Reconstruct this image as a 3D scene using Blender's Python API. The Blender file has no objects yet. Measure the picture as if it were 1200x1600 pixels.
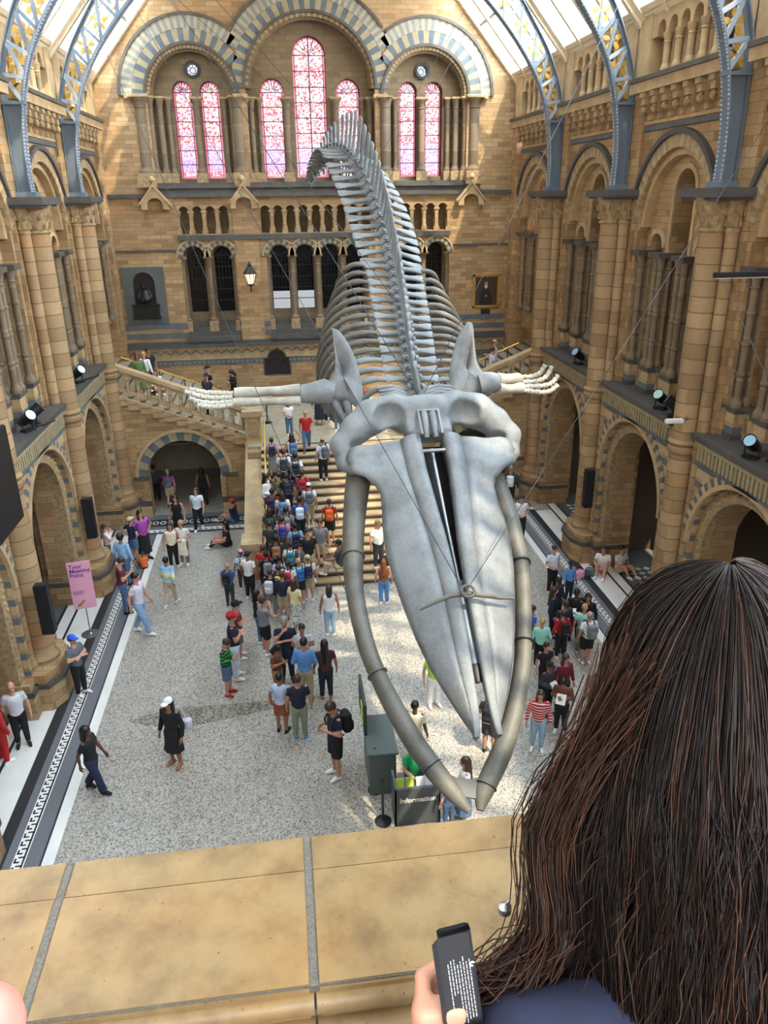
import bpy, bmesh, math, random
import numpy as np
from mathutils import Vector, Matrix, Euler
from mathutils.geometry import tessellate_polygon

S = bpy.context.scene
COL = S.collection
PI = math.pi
random.seed(7)

# ------------------------------------------------------------------ camera
CAM_H = 11.0
cam_d = bpy.data.cameras.new('camera')
cam = bpy.data.objects.new('camera', cam_d)
COL.objects.link(cam)
S.camera = cam
cam_d.sensor_fit = 'VERTICAL'
cam_d.sensor_height = 32.0
cam_d.lens = 24.0
cam_d.clip_start = 0.05
cam_d.clip_end = 300


def _basis():
    ax = Vector(((430 - 600) / 1200, (305.7 - 800) / 1200, 1.0)).normalized()
    hd = Vector((1, -0.013, 0))
    n = ax.cross(hd).normalized()
    up = n if n.y < 0 else -n
    rt = ax.cross(up)
    if rt.x < 0:
        rt = -rt
    return rt, ax, up


_R, _F, _U = _basis()
# rows of the camera axes expressed in the hall's axes
cx_ = Vector((_R.x, _F.x, _U.x))
cy_ = -Vector((_R.y, _F.y, _U.y))
cz_ = -Vector((_R.z, _F.z, _U.z))
cam.matrix_world = Matrix(((cx_.x, cy_.x, cz_.x, 0), (cx_.y, cy_.y, cz_.y, 0), (cx_.z, cy_.z, cz_.z, CAM_H), (0, 0, 0, 1)))

# ------------------------------------------------------------------ light
w = bpy.data.worlds.new('sky')
S.world = w
w.use_nodes = True
nt = w.node_tree
nt.nodes.clear()
wo = nt.nodes.new('ShaderNodeOutputWorld')
bg = nt.nodes.new('ShaderNodeBackground')
tc = nt.nodes.new('ShaderNodeTexCoord')
sp = nt.nodes.new('ShaderNodeSeparateXYZ')
rm = nt.nodes.new('ShaderNodeValToRGB')
nt.links.new(tc.outputs['Generated'], sp.inputs[0])
nt.links.new(sp.outputs['Z'], rm.inputs[0])
rm.color_ramp.elements[0].position = 0.0
rm.color_ramp.elements[0].color = (1.0, 0.98, 0.95, 1)
rm.color_ramp.elements[1].position = 0.9
rm.color_ramp.elements[1].color = (0.70, 0.85, 1.0, 1)
nt.links.new(rm.outputs[0], bg.inputs['Color'])
# brighter sky on the sun's side
mr = nt.nodes.new('ShaderNodeMapRange')
mr.inputs[1].default_value = -0.8
mr.inputs[2].default_value = 0.8
mr.inputs[3].default_value = 2.5
mr.inputs[4].default_value = 19.0
nt.links.new(sp.outputs['X'], mr.inputs[0])
nt.links.new(mr.outputs[0], bg.inputs['Strength'])
bg.inputs['Strength'].default_value = 7.0
nt.links.new(bg.outputs[0], wo.inputs['Surface'])

sd = bpy.data.lights.new('sun', 'SUN')
sd.energy = 5.6
sd.angle = math.radians(1.2)
sd.color = (1.0, 0.82, 0.58)
sun = bpy.data.objects.new('sun', sd)
COL.objects.link(sun)
SUNV = Vector((0.34, -0.6, 1.0)).normalized()
sun.rotation_euler = SUNV.to_track_quat('Z', 'Y').to_euler()
sun.location = (12, -16, 40)

S.view_settings.view_transform = 'Standard'
S.view_settings.look = 'None'
S.view_settings.gamma = 1
S.view_settings.use_curve_mapping = False
S.view_settings.exposure = 0.8
S.cycles.max_bounces = 10
S.cycles.diffuse_bounces = 6
S.cycles.glossy_bounces = 3
S.cycles.transparent_max_bounces = 16
S.cycles.sample_clamp_indirect = 8.0

# ------------------------------------------------------------------ helpers
CX = 1.58            # centre line of the hall


def lin(c):
    c = c / 255.0
    return c / 12.92 if c <= 0.04045 else ((c + 0.055) / 1.055) ** 2.4


def rgb(r, g, b):
    return (lin(r), lin(g), lin(b), 1.0)


def ident(p):
    return p


class MB:
    """collects geometry; build() links it as ONE mesh object"""

    def __init__(self):
        self.v = []
        self.f = []
        self.mi = []
        self.sm = []
        self.T = ident

    def add(self, vs, fs, mi=0, smooth=False):
        o = len(self.v)
        T = self.T
        self.v.extend(tuple(T(p)) for p in vs)
        for f in fs:
            self.f.append([o + i for i in f])
            self.mi.append(mi)
            self.sm.append(smooth)

    def box(self, x0, x1, y0, y1, z0, z1, mi=0):
        vs = [(x, y, z) for z in (z0, z1) for y in (y0, y1) for x in (x0, x1)]
        self.add(vs, [(0, 2, 3, 1), (4, 5, 7, 6), (0, 1, 5, 4), (2, 6, 7, 3), (0, 4, 6, 2), (1, 3, 7, 5)], mi)

    def lathe(self, c, prof, n=12, mi=0, a0=0.0, a1=2 * PI, smooth=True):
        """prof: list of (r, z) about the vertical axis through c"""
        full = abs(a1 - a0 - 2 * PI) < 1e-6
        m = n if full else n + 1

        def row(r, z):
            return [(c[0] + r * math.cos(a0 + (a1 - a0) * i / n), c[1] + r * math.sin(a0 + (a1 - a0) * i / n), c[2] + z) for i in range(m)]
        for (ra, za), (rb, zb) in zip(prof[:-1], prof[1:]):     # each course keeps its own edge
            self.add(row(ra, za) + row(rb, zb), [(i, (i + 1) % m, m + (i + 1) % m, m + i) for i in range(n)], mi, smooth)
        vs = row(*prof[0]) + row(*prof[-1])
        if full and prof[-1][0] > 1e-4:
            self.add(vs[m:], [list(range(m))], mi)
        if full and prof[0][0] > 1e-4:
            self.add(vs[:m], [list(range(m - 1, -1, -1))], mi)

    def tube(self, pts, rad, n=8, mi=0, caps=True, flat=1.0, upv=None, smooth=True):
        """sweep along points; rad is a number, or a list of numbers or (a, b) pairs"""
        P = [Vector(p) for p in pts]
        k = len(P)
        if not isinstance(rad, (list, tuple)):
            rad = [rad] * k
        vs = []
        ref = Vector(upv) if upv else None
        last = None
        for i in range(k):
            t = (P[min(i + 1, k - 1)] - P[max(i - 1, 0)]).normalized()
            if ref is not None:
                b = ref
            elif last is None:
                b = Vector((0, 0, 1)) if abs(t.z) < 0.9 else Vector((1, 0, 0))
            else:
                b = last
            s = t.cross(b)
            if s.length < 1e-5:
                s = t.cross(Vector((0.3, 0.9, 0.1)))
            s.normalize()
            u = s.cross(t).normalized()
            last = u
            r = rad[i]
            ra, rb = (r if isinstance(r, (list, tuple)) else (r, r * flat))
            for j in range(n):
                a = 2 * PI * j / n
                vs.append(P[i] + s * (ra * math.cos(a)) + u * (rb * math.sin(a)))
        fs = []
        for i in range(k - 1):
            for j in range(n):
                j2 = (j + 1) % n
                fs.append((i * n + j, i * n + j2, (i + 1) * n + j2, (i + 1) * n + j))
        self.add(vs, fs, mi, smooth)
        if caps:
            self.add(vs[:n], [list(range(n - 1, -1, -1))], mi)
            self.add(vs[-n:], [list(range(n))], mi)

    def plate(self, outer, holes, t0, t1, mi=0, mi_side=None, ends=True):
        """polygon with holes in (u, v), extruded from n = t0 to n = t1; points are (u, v, n)"""
        ms = mi if mi_side is None else mi_side
        loops = [outer] + list(holes)
        flat = [p for l in loops for p in l]
        tri = tessellate_polygon([[Vector((p[0], p[1], 0)) for p in l] for l in loops])
        self.add([(p[0], p[1], t1) for p in flat], tri, mi)
        if ends:
            self.add([(p[0], p[1], t0) for p in flat], [tuple(reversed(t)) for t in tri], mi)
        for l in loops:
            n = len(l)
            vs = [(p[0], p[1], t0) for p in l] + [(p[0], p[1], t1) for p in l]
            self.add(vs, [(i, (i + 1) % n, n + (i + 1) % n, n + i) for i in range(n)], ms)

    def ring(self, cu, cv, r0, r1, t0, t1, n=24, a0=0.0, a1=PI, mats=(0,), clip=None):
        """voussoir blocks of an arch, colours cycling through mats; clip(u, v) drops blocks"""
        for i in range(n):
            b0 = a0 + (a1 - a0) * i / n
            b1 = a0 + (a1 - a0) * (i + 1) / n
            bm_ = 0.5 * (b0 + b1)
            if clip and not clip(cu + 0.5 * (r0 + r1) * math.cos(bm_), cv + 0.5 * (r0 + r1) * math.sin(bm_)):
                continue
            q = []
            for (r, b) in ((r0, b0), (r1, b0), (r1, b1), (r0, b1)):
                q.append((cu + r * math.cos(b), cv + r * math.sin(b)))
            vs = [(p[0], p[1], t) for t in (t0, t1) for p in q]
            self.add(vs, [(0, 3, 2, 1), (4, 5, 6, 7), (0, 1, 5, 4), (1, 2, 6, 5), (2, 3, 7, 6), (3, 0, 4, 7)], mats[i % len(mats)])

    def build(self, name, mats, parent=None, loc=None, kind=None):
        me = bpy.data.meshes.new(name)
        me.from_pydata([tuple(p) for p in self.v], [], self.f)
        if not isinstance(mats, (list, tuple)):
            mats = [mats]
        for m in mats:
            me.materials.append(m)
        me.polygons.foreach_set('material_index', self.mi)
        me.polygons.foreach_set('use_smooth', self.sm)
        box_uv(me)
        me.update()
        return link(name, me, parent, loc, kind)


def box_uv(me):
    nv, nl, nf = len(me.vertices), len(me.loops), len(me.polygons)
    if not nf:
        return
    co = np.empty(nv * 3, np.float32)
    me.vertices.foreach_get('co', co)
    co = co.reshape(-1, 3)
    li = np.empty(nl, np.int32)
    me.loops.foreach_get('vertex_index', li)
    no = np.empty(nf * 3, np.float32)
    me.polygons.foreach_get('normal', no)
    no = np.abs(no.reshape(-1, 3))
    tot = np.empty(nf, np.int32)
    me.polygons.foreach_get('loop_total', tot)
    fl = np.repeat(np.arange(nf), tot)
    n = no[fl]
    p = co[li]
    up = n[:, 2] > 0.8
    xd = n[:, 0] >= n[:, 1]
    uv = np.empty((nl, 2), np.float32)
    uv[:, 0] = np.where(up, p[:, 0], np.where(xd, p[:, 1], p[:, 0]))
    uv[:, 1] = np.where(up, p[:, 1], p[:, 2])
    lay = me.uv_layers.new(name='UVMap')
    lay.data.foreach_set('uv', uv.ravel())


def link(name, me, parent=None, loc=None, kind=None):
    o = bpy.data.objects.new(name, me)
    COL.objects.link(o)
    if parent:
        o.parent = parent
    if loc is not None:
        o.location = loc
    if kind:
        o['kind'] = kind
    return o


def tag(o, label, cat, group=None):
    o['label'] = label
    o['category'] = cat
    if group:
        o['group'] = group
    return o


def thing(name, label, cat, loc=(0, 0, 0), rz=0.0, group=None):
    o = bpy.data.objects.new(name, None)
    COL.objects.link(o)
    o.location = loc
    o.rotation_euler = (0, 0, rz)
    o.empty_display_size = 0.2
    return tag(o, label, cat, group)


def struct_root(name):
    o = bpy.data.objects.new(name, None)
    COL.objects.link(o)
    o['kind'] = 'structure'
    return o


def copy_tree(o, parent=None):
    c = o.copy()
    COL.objects.link(c)
    if parent:
        c.parent = parent
    for ch in list(o.children):
        copy_tree(ch, c)
    return c


def arch_pts(c, hw, z0, zs, n=14, rise=None):
    """outline of a round-headed opening: bottom z0, springing zs"""
    rise = hw if rise is None else rise
    pts = [(c - hw, z0), (c + hw, z0)]
    for i in range(n + 1):
        a = PI * i / n
        pts.append((c + hw * math.cos(a), zs + rise * math.sin(a)))
    return pts


def rect(u0, u1, v0, v1):
    return [(u0, v0), (u1, v0), (u1, v1), (u0, v1)]


# ------------------------------------------------------------------ materials
class NT:
    def __init__(self, name):
        self.m = bpy.data.materials.new(name)
        self.m.use_nodes = True
        self.t = self.m.node_tree
        self.b = self.t.nodes['Principled BSDF']
        self.out = self.t.nodes['Material Output']

    def n(self, typ, **kw):
        nd = self.t.nodes.new(typ)
        for k, v in kw.items():
            if k.startswith('i_'):
                nd.inputs[k[2:].replace('_', ' ')].default_value = v
            else:
                setattr(nd, k, v)
        return nd

    def l(self, a, b):
        self.t.links.new(a, b)

    def ramp(self, src, stops, interp='LINEAR'):
        r = self.n('ShaderNodeValToRGB')
        r.color_ramp.interpolation = interp
        e = r.color_ramp.elements
        while len(e) < len(stops):
            e.new(0.5)
        for k, (p, c) in enumerate(stops):
            e[k].position = p
            e[k].color = c
        self.l(src, r.inputs[0])
        return r.outputs[0]

    def mix(self, fac, a, b, mode='MIX'):
        x = self.n('ShaderNodeMix', data_type='RGBA', blend_type=mode)
        for sock, val in ((x.inputs[0], fac), (x.inputs[6], a), (x.inputs[7], b)):
            if hasattr(val, 'links') or isinstance(val, bpy.types.NodeSocket):
                self.l(val, sock)
            else:
                sock.default_value = val
        return x.outputs[2]

    def pos(self):
        return self.n('ShaderNodeNewGeometry').outputs['Position']

    def noise(self, scale, detail=3.0, vec=None, rough=0.55):
        x = self.n('ShaderNodeTexNoise')
        x.inputs['Scale'].default_value = scale
        x.inputs['Detail'].default_value = detail
        x.inputs['Roughness'].default_value = rough
        self.l(vec if vec is not None else self.pos(), x.inputs['Vector'])
        return x.outputs['Fac']

    def bump(self, h, strength=0.3, dist=0.02):
        x = self.n('ShaderNodeBump')
        x.inputs['Strength'].default_value = strength
        x.inputs['Distance'].default_value = dist
        self.l(h, x.inputs['Height'])
        self.l(x.outputs[0], self.b.inputs['Normal'])


def plain(name, c, rough=0.6, metal=0.0, var=0.0, scale=6.0, bump=0.0):
    m = NT(name)
    m.b.inputs['Roughness'].default_value = rough
    m.b.inputs['Metallic'].default_value = metal
    if var > 0:
        f = m.noise(scale, 4.0)
        lo = tuple(x * (1 - var) for x in c[:3]) + (1,)
        hi = tuple(min(1, x * (1 + var)) for x in c[:3]) + (1,)
        m.l(m.ramp(f, [(0.3, lo), (0.7, hi)]), m.b.inputs['Base Color'])
        if bump:
            m.bump(f, bump, 0.03)
    else:
        m.b.inputs['Base Color'].default_value = c
    return m.m


def brick(name, cols, bw, bh, mortar, msize=0.012, rough=0.8):
    """coursed blocks, each block its own tone out of cols"""
    m = NT(name)
    m.b.inputs['Roughness'].default_value = rough
    uv = m.n('ShaderNodeUVMap').outputs[0]
    bt = m.n('ShaderNodeTexBrick', offset=0.5)
    m.l(uv, bt.inputs['Vector'])
    bt.inputs['Color1'].default_value = (0, 0, 0, 1)
    bt.inputs['Color2'].default_value = (1, 1, 1, 1)
    bt.inputs['Mortar'].default_value = (0.5, 0.5, 0.5, 1)
    bt.inputs['Scale'].default_value = 1.0
    bt.inputs['Mortar Size'].default_value = msize
    bt.inputs['Brick Width'].default_value = bw
    bt.inputs['Row Height'].default_value = bh
    n = len(cols)
    av = [sum(c[k] for c in cols) / n for k in range(3)]
    cols = [tuple(.60 * c[k] + .28 * av[k] + .12 * (c[0] * .4 + c[1] * .5 + c[2] * .1) for k in range(3)) + (1,) for c in cols]
    col = m.ramp(bt.outputs['Color'], [(0.1 + 0.8 * k / max(1, n - 1), c) for k, c in enumerate(cols)])
    big = m.noise(0.5, 4.0)
    col = m.mix(0.55, col, m.ramp(big, [(0.3, (0.62, 0.58, 0.54, 1)), (0.7, (1.0, 1.0, 1.0, 1))]), 'MULTIPLY')
    fine = m.noise(14.0, 3.0)
    col = m.mix(0.3, col, m.ramp(fine, [(0.25, (0.6, 0.58, 0.55, 1)), (0.75, (1.1, 1.1, 1.08, 1))]), 'MULTIPLY')
    col = m.mix(bt.outputs['Fac'], col, mortar)
    m.l(col, m.b.inputs['Base Color'])
    return m.m


M = {}
BUFF = [rgb(142, 110, 70), rgb(180, 145, 96), rgb(196, 163, 114), rgb(158, 128, 88), rgb(184, 138, 84)]
M['brick'] = brick('buff terracotta blocks', BUFF, 0.5, 0.2, rgb(128, 102, 70), 0.009)
M['brick_small'] = brick('small buff terracotta courses', BUFF, 0.46, 0.155, rgb(132, 106, 74), 0.008)
M['brick_grey'] = brick('dark grey buff blocks', [rgb(112, 94, 68), rgb(134, 113, 80), rgb(120, 98, 68), rgb(140, 116, 80)], 0.5, 0.2, rgb(104, 86, 62), 0.01)  # darker, greyer blocks for the recess wall and inner archivolts
M['shaft'] = brick('drum courses of buff terracotta', [rgb(146, 116, 76), rgb(176, 144, 98), rgb(190, 156, 108), rgb(160, 134, 96), rgb(180, 132, 82)], 40.0, 0.34, rgb(110, 86, 58), 0.012)
M['shaft_dark'] = brick('brown grey colonnette terracotta', [rgb(122, 103, 80), rgb(140, 119, 93), rgb(114, 95, 73)], 40.0, 0.9, rgb(136, 118, 92), 0.03)
M['carved'] = plain('carved buff terracotta', rgb(156, 131, 97), 0.85, 0, 0.35, 9.0, 0.6)
M['stone'] = plain('smooth buff terracotta', rgb(176, 150, 113), 0.75, 0, 0.2, 2.5)
M['stone_pale'] = plain('pale grey buff stone', rgb(160, 148, 124), 0.7, 0, 0.15, 3.0)
M['stone_dark'] = plain('dark weathered stone', rgb(80, 74, 66), 0.7, 0, 0.25, 3.0)
M['blue'] = plain('blue grey terracotta', rgb(88, 96, 102), 0.7, 0, 0.2, 4.0)
M['cream'] = plain('cream terracotta', rgb(152, 138, 108), 0.75, 0, 0.15, 5.0)
M['slate'] = plain('grey slate slab', rgb(76, 74, 72), 0.5, 0, 0.2, 3.0)
M['iron'] = plain('blue grey painted iron', rgb(102, 115, 128), 0.4, 0.1, 0.08, 3.0)
M['iron_pale'] = plain('pale grey painted iron', rgb(148, 160, 172), 0.4, 0.1)
M['gilt'] = plain('gilded leaf ornament', rgb(176, 138, 62), 0.45, 0.4)
M['ceil'] = plain('cream painted plaster', rgb(236, 222, 198), 0.8, 0, 0.06, 2.0)
M['ceil_frame'] = plain('cream painted timber', rgb(226, 208, 178), 0.6)
M['black'] = plain('black paint', rgb(22, 22, 24), 0.5)
M['dark_metal'] = plain('dark grey metal', rgb(52, 53, 56), 0.45, 0.5)
M['steel'] = plain('brushed steel', rgb(168, 170, 172), 0.3, 0.9)
M['brass'] = plain('polished brass', rgb(214, 178, 92), 0.28, 0.9)
M['white'] = plain('white marble', rgb(222, 219, 212), 0.45, 0, 0.06, 1.5)
M['jet'] = plain('black marble mosaic', rgb(44, 44, 46), 0.45, 0, 0.25, 40.0)
M['mid'] = plain('dark grey mosaic', rgb(104, 104, 108), 0.5, 0, 0.25, 60.0)
M['dim'] = plain('shade darkened plaster', rgb(84, 72, 58), 0.9, 0, 0.2, 1.0)  # interior shade put into the plaster colour
M['slot'] = plain('painted interior shade', rgb(40, 34, 30), 0.9)  # near-black: darkness of unlit interiors put into the colour


def terrazzo(name, base, chips, scale=16.0):
    m = NT(name)
    m.b.inputs['Roughness'].default_value = 0.5
    v = m.n('ShaderNodeTexVoronoi')
    v.inputs['Scale'].default_value = scale
    v.inputs['Randomness'].default_value = 1.0
    m.l(m.pos(), v.inputs['Vector'])
    s = m.n('ShaderNodeSeparateColor')
    m.l(v.outputs['Color'], s.inputs[0])
    col = m.ramp(s.outputs[0], chips, 'CONSTANT')
    big = m.noise(0.6, 3.0)
    col = m.mix(0.35, col, m.ramp(big, [(0.35, (0.72, 0.72, 0.72, 1)), (0.65, (1, 1, 1, 1))]), 'MULTIPLY')
    m.l(col, m.b.inputs['Base Color'])
    return m.m


CH = [(0.0, rgb(100, 98, 94)), (0.11, rgb(138, 134, 128)), (0.34, rgb(182, 175, 164)), (0.7, rgb(168, 160, 147)), (0.88, rgb(152, 138, 118))]
M['terrazzo'] = terrazzo('speckled terrazzo', None, CH, 40.0)
M['terrazzo_coarse'] = terrazzo('coarse dark terrazzo', None, [(0.0, rgb(76, 72, 64)), (0.3, rgb(120, 114, 102)), (0.55, rgb(166, 158, 142)), (0.85, rgb(138, 128, 110))], 34.0)


def glass(name, tint, gloss=0.08):
    m = NT(name)
    tr = m.n('ShaderNodeBsdfTransparent')
    tr.inputs[0].default_value = tint
    gl = m.n('ShaderNodeBsdfGlossy')
    gl.inputs['Roughness'].default_value = 0.05
    mx = m.n('ShaderNodeMixShader')
    mx.inputs[0].default_value = gloss
    m.l(tr.outputs[0], mx.inputs[1])
    m.l(gl.outputs[0], mx.inputs[2])
    m.l(mx.outputs[0], m.out.inputs['Surface'])
    return m.m


M['glass'] = glass('skylight glass', (0.92, 0.95, 0.97, 1))
M['dark_glass'] = plain('dark leaded glass', rgb(26, 28, 32), 0.12)


def stained(name):
    m = NT(name)
    uv = m.n('ShaderNodeUVMap').outputs[0]
    v = m.n('ShaderNodeTexVoronoi')
    v.inputs['Scale'].default_value = 19.0
    m.l(uv, v.inputs['Vector'])
    s = m.n('ShaderNodeSeparateColor')
    m.l(v.outputs['Color'], s.inputs[0])
    warm = m.ramp(s.outputs[0], [(0.0, (0.072, 0.012, 0.014, 1)), (0.24, (0.096, 0.068, 0.072, 1)), (0.52, (0.053, 0.058, 0.096, 1)), (0.66, (0.096, 0.082, 0.048, 1)), (0.8, (0.116, 0.106, 0.106, 1))], 'CONSTANT')
    cool = m.ramp(s.outputs[1], [(0.0, (0.043, 0.029, 0.082, 1)), (0.3, (0.068, 0.039, 0.087, 1)), (0.55, (0.058, 0.072, 0.106, 1)), (0.8, (0.087, 0.048, 0.072, 1))], 'CONSTANT')
    sx = m.n('ShaderNodeSeparateXYZ')
    m.l(uv, sx.inputs[0])
    mr = m.n('ShaderNodeMapRange')
    mr.inputs[1].default_value = 11.8
    mr.inputs[2].default_value = 13.4
    m.l(sx.outputs[1], mr.inputs[0])
    col = m.mix(mr.outputs[0], cool, warm)
    # repeating red bands
    wv = m.n('ShaderNodeMath', operation='PINGPONG')
    m.l(sx.outputs[1], wv.inputs[0])
    wv.inputs[1].default_value = 0.62
    st = m.n('ShaderNodeMath', operation='GREATER_THAN')
    m.l(wv.outputs[0], st.inputs[0])
    st.inputs[1].default_value = 0.47
    rd = m.ramp(s.outputs[2], [(0.0, (0.096, 0.015, 0.014, 1)), (0.5, (0.116, 0.096, 0.087, 1))], 'CONSTANT')
    f = m.n('ShaderNodeMath', operation='MULTIPLY')
    m.l(st.outputs[0], f.inputs[0])
    f.inputs[1].default_value = 0.8
    col = m.mix(f.outputs[0], col, rd)
    e = m.n('ShaderNodeTexVoronoi', feature='DISTANCE_TO_EDGE')
    e.inputs['Scale'].default_value = 19.0
    m.l(uv, e.inputs['Vector'])
    ld = m.n('ShaderNodeMath', operation='GREATER_THAN')
    m.l(e.outputs['Distance'], ld.inputs[0])
    ld.inputs[1].default_value = 0.035
    col = m.mix(ld.outputs[0], (0.019, 0.012, 0.029, 1), col)
    tr = m.n('ShaderNodeBsdfTransparent')
    m.l(col, tr.inputs[0])
    m.l(tr.outputs[0], m.out.inputs['Surface'])
    return m.m


M['stained'] = stained('stained glass')
M['stained_red'] = glass('ruby glass', (0.062, 0.018, 0.026, 1), 0.02)
M['pale_pane'] = glass('pale lit pane', (0.028, 0.03, 0.033, 1), 0.02)
M['stained_pale'] = glass('pale blue white glass', (0.05, 0.053, 0.057, 1), 0.02)
# ------------------------------------------------------------------ more materials for the building
def banded(name):
    m = NT(name)
    m.b.inputs['Roughness'].default_value = 0.8
    uv = m.n('ShaderNodeUVMap').outputs[0]
    sx = m.n('ShaderNodeSeparateXYZ')
    m.l(uv, sx.inputs[0])
    md = m.n('ShaderNodeMath', operation='FRACT')
    dv = m.n('ShaderNodeMath', operation='DIVIDE')
    m.l(sx.outputs[1], dv.inputs[0])
    dv.inputs[1].default_value = 0.46
    m.l(dv.outputs[0], md.inputs[0])
    bt = m.n('ShaderNodeTexBrick')
    m.l(uv, bt.inputs['Vector'])
    bt.inputs['Color1'].default_value = (0, 0, 0, 1)
    bt.inputs['Color2'].default_value = (1, 1, 1, 1)
    bt.inputs['Scale'].default_value = 1
    bt.inputs['Brick Width'].default_value = 0.7
    bt.inputs['Row Height'].default_value = 0.23
    bt.inputs['Mortar Size'].default_value = 0.01
    buff = m.ramp(bt.outputs['Color'], [(0.2, rgb(160, 134, 97)), (0.8, rgb(188, 163, 123))])
    col = m.ramp(md.outputs[0], [(0.0, (0, 0, 0, 1)), (0.34, (1, 1, 1, 1))], 'CONSTANT')
    col = m.mix(col, rgb(98, 106, 112), buff)
    fine = m.noise(6.0, 3.0)
    col = m.mix(0.4, col, m.ramp(fine, [(0.25, (0.6, 0.58, 0.55, 1)), (0.75, (1, 1, 1, 1))]), 'MULTIPLY')
    m.l(col, m.b.inputs['Base Color'])
    return m.m


M['banded'] = banded('buff blocks with blue grey bands')
M['recess'] = brick('shade darkened recess blocks', [rgb(96, 76, 52), rgb(112, 90, 62), rgb(88, 70, 50)], 0.6, 0.24, rgb(72, 58, 42), 0.01)  # brown lowered so the recess shade sits in the colour
M['bronze'] = plain('dark bronze', rgb(48, 46, 44), 0.4, 0.6, 0.2, 8.0)
M['niche'] = plain('dark green grey marble', rgb(84, 88, 86), 0.5, 0, 0.15, 2.0)

# ------------------------------------------------------------------ floor
fl = MB()
fl.box(-12, 15, -6, 34.5, -0.3, 0.0, 0)
floor = fl.build('floor', [M['terrazzo']], kind='structure')


def floor_band(name, mat, x0, x1, y0, y1, h):
    b = MB()
    b.box(x0, x1, y0, y1, -0.01, h)
    return b.build(name, mat, floor)


for sg in (-1, 1):
    def sx_(a, b):
        p, q = CX + sg * a, CX + sg * b
        return (min(p, q), max(p, q))
    YA, YB = 4.0, 25.6
    for nm, mat, a, b, h in (('marble_strip', 'white', 6.24, 6.45, .004), ('black_strip', 'jet', 6.45, 6.49, .005), ('grey_strip', 'mid', 6.49, 6.76, .004),
                             ('key_ground', 'white', 6.76, 6.98, .004), ('grey_strip', 'mid', 6.98, 7.13, .004), ('black_strip', 'jet', 7.13, 7.36, .004),
                             ('marble_strip', 'white', 7.36, 7.95, .004), ('black_strip', 'jet', 7.95, 8.02, .005), ('marble_strip', 'white', 8.02, 8.3, .004),
                             ('black_strip', 'jet', 8.3, 8.38, .005), ('grey_strip', 'mid', 8.38, 11.4, .004)):
        floor_band(nm, M[mat], *sx_(a, b), YA, YB if a < 7.4 else 27.3, h)
    # greek key: a running meander of black bars
    k = MB()
    a0, a1 = 6.78, 6.96
    p = 0.2
    y = YA
    i = 0
    while y < YB - p:
        t = 0.035
        for (u0, u1, v0, v1) in ((a0, a0 + t, 0, p), (a0, a1 - t * 1.6, 0, t), (a0 + t * 2.2, a1, p * .45, p * .45 + t), (a1 - t, a1, p * .45, p)):
            q0, q1 = sx_(u0, u1)
            k.box(q0, q1, y + v0, y + v1, 0, .0065)
        y += p
    k.build('greek_key', M['jet'], floor)
    # mosaic diamonds inside the bays
    for yb in (5.55, 11.0, 16.45, 21.9):
        k = MB()
        for ii in range(5):
            for jj in range(10):
                u = 8.75 + ii * 0.28
                v = yb + 1.3 + jj * 0.3
                q = CX + sg * u
                k.add([(q - .12, v, .008), (q, v - .12, .008), (q + .12, v, .008), (q, v + .12, .008)], [(0, 1, 2, 3)])
        k.build('mosaic_diamonds', M['white'], floor)
    # border across the foot of the side stairs
    for nm, mat, ya, yb_, h in (('black_strip', 'jet', 25.6, 25.75, .004), ('key_ground', 'white', 25.75, 26.0, .004), ('grey_strip', 'mid', 26.0, 26.3, .004),
                               ('circle_ground', 'jet', 26.3, 26.95, .004), ('grey_strip', 'mid', 26.95, 27.4, .004)):
        floor_band(nm, M[mat], *sx_(3.2, 7.36), ya, yb_, h)
    k = MB()
    for ii in range(16):
        u = 3.5 + ii * 0.26
        q = CX + sg * u
        for n_ in range(12):
            b0, b1 = 2 * PI * n_ / 12, 2 * PI * (n_ + 1) / 12
            k.add([(q + r * math.cos(b), 26.62 + r * 1.5 * math.sin(b), .008) for r, b in ((.07, b0), (.11, b0), (.11, b1), (.07, b1))], [(0, 1, 2, 3)])
    k.build('mosaic_circles', M['white'], floor)
    k = MB()
    x_ = 3.3
    while x_ < 7.2:
        q0, q1 = sx_(x_, x_ + .1)
        k.box(q0, q1, 25.8, 25.86, 0, .0065)
        q0, q1 = sx_(x_ + .07, x_ + .1)
        k.box(q0, q1, 25.8, 25.95, 0, .0065)
        x_ += 0.2
    k.build('greek_key', M['jet'], floor)

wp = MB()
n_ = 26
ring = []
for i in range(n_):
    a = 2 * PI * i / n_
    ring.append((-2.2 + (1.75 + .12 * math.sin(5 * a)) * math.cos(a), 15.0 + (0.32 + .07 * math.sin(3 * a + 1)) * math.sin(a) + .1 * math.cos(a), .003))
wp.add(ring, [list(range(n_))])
wp.build('coarse_patch', M['terrazzo_coarse'], floor)  # darker, coarser terrazzo in a long irregular oval

# ------------------------------------------------------------------ side walls
BAY = 5.45
PIER_Y = [5.55 + BAY * k for k in range(5)]     # 5.55 11 16.45 21.9 27.35
C = BAY / 2


def side_T(sg):
    return (lambda p: (CX + sg * p[0], p[1], p[2])), (lambda p: (CX + sg * p[2], p[0], p[1]))


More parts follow.
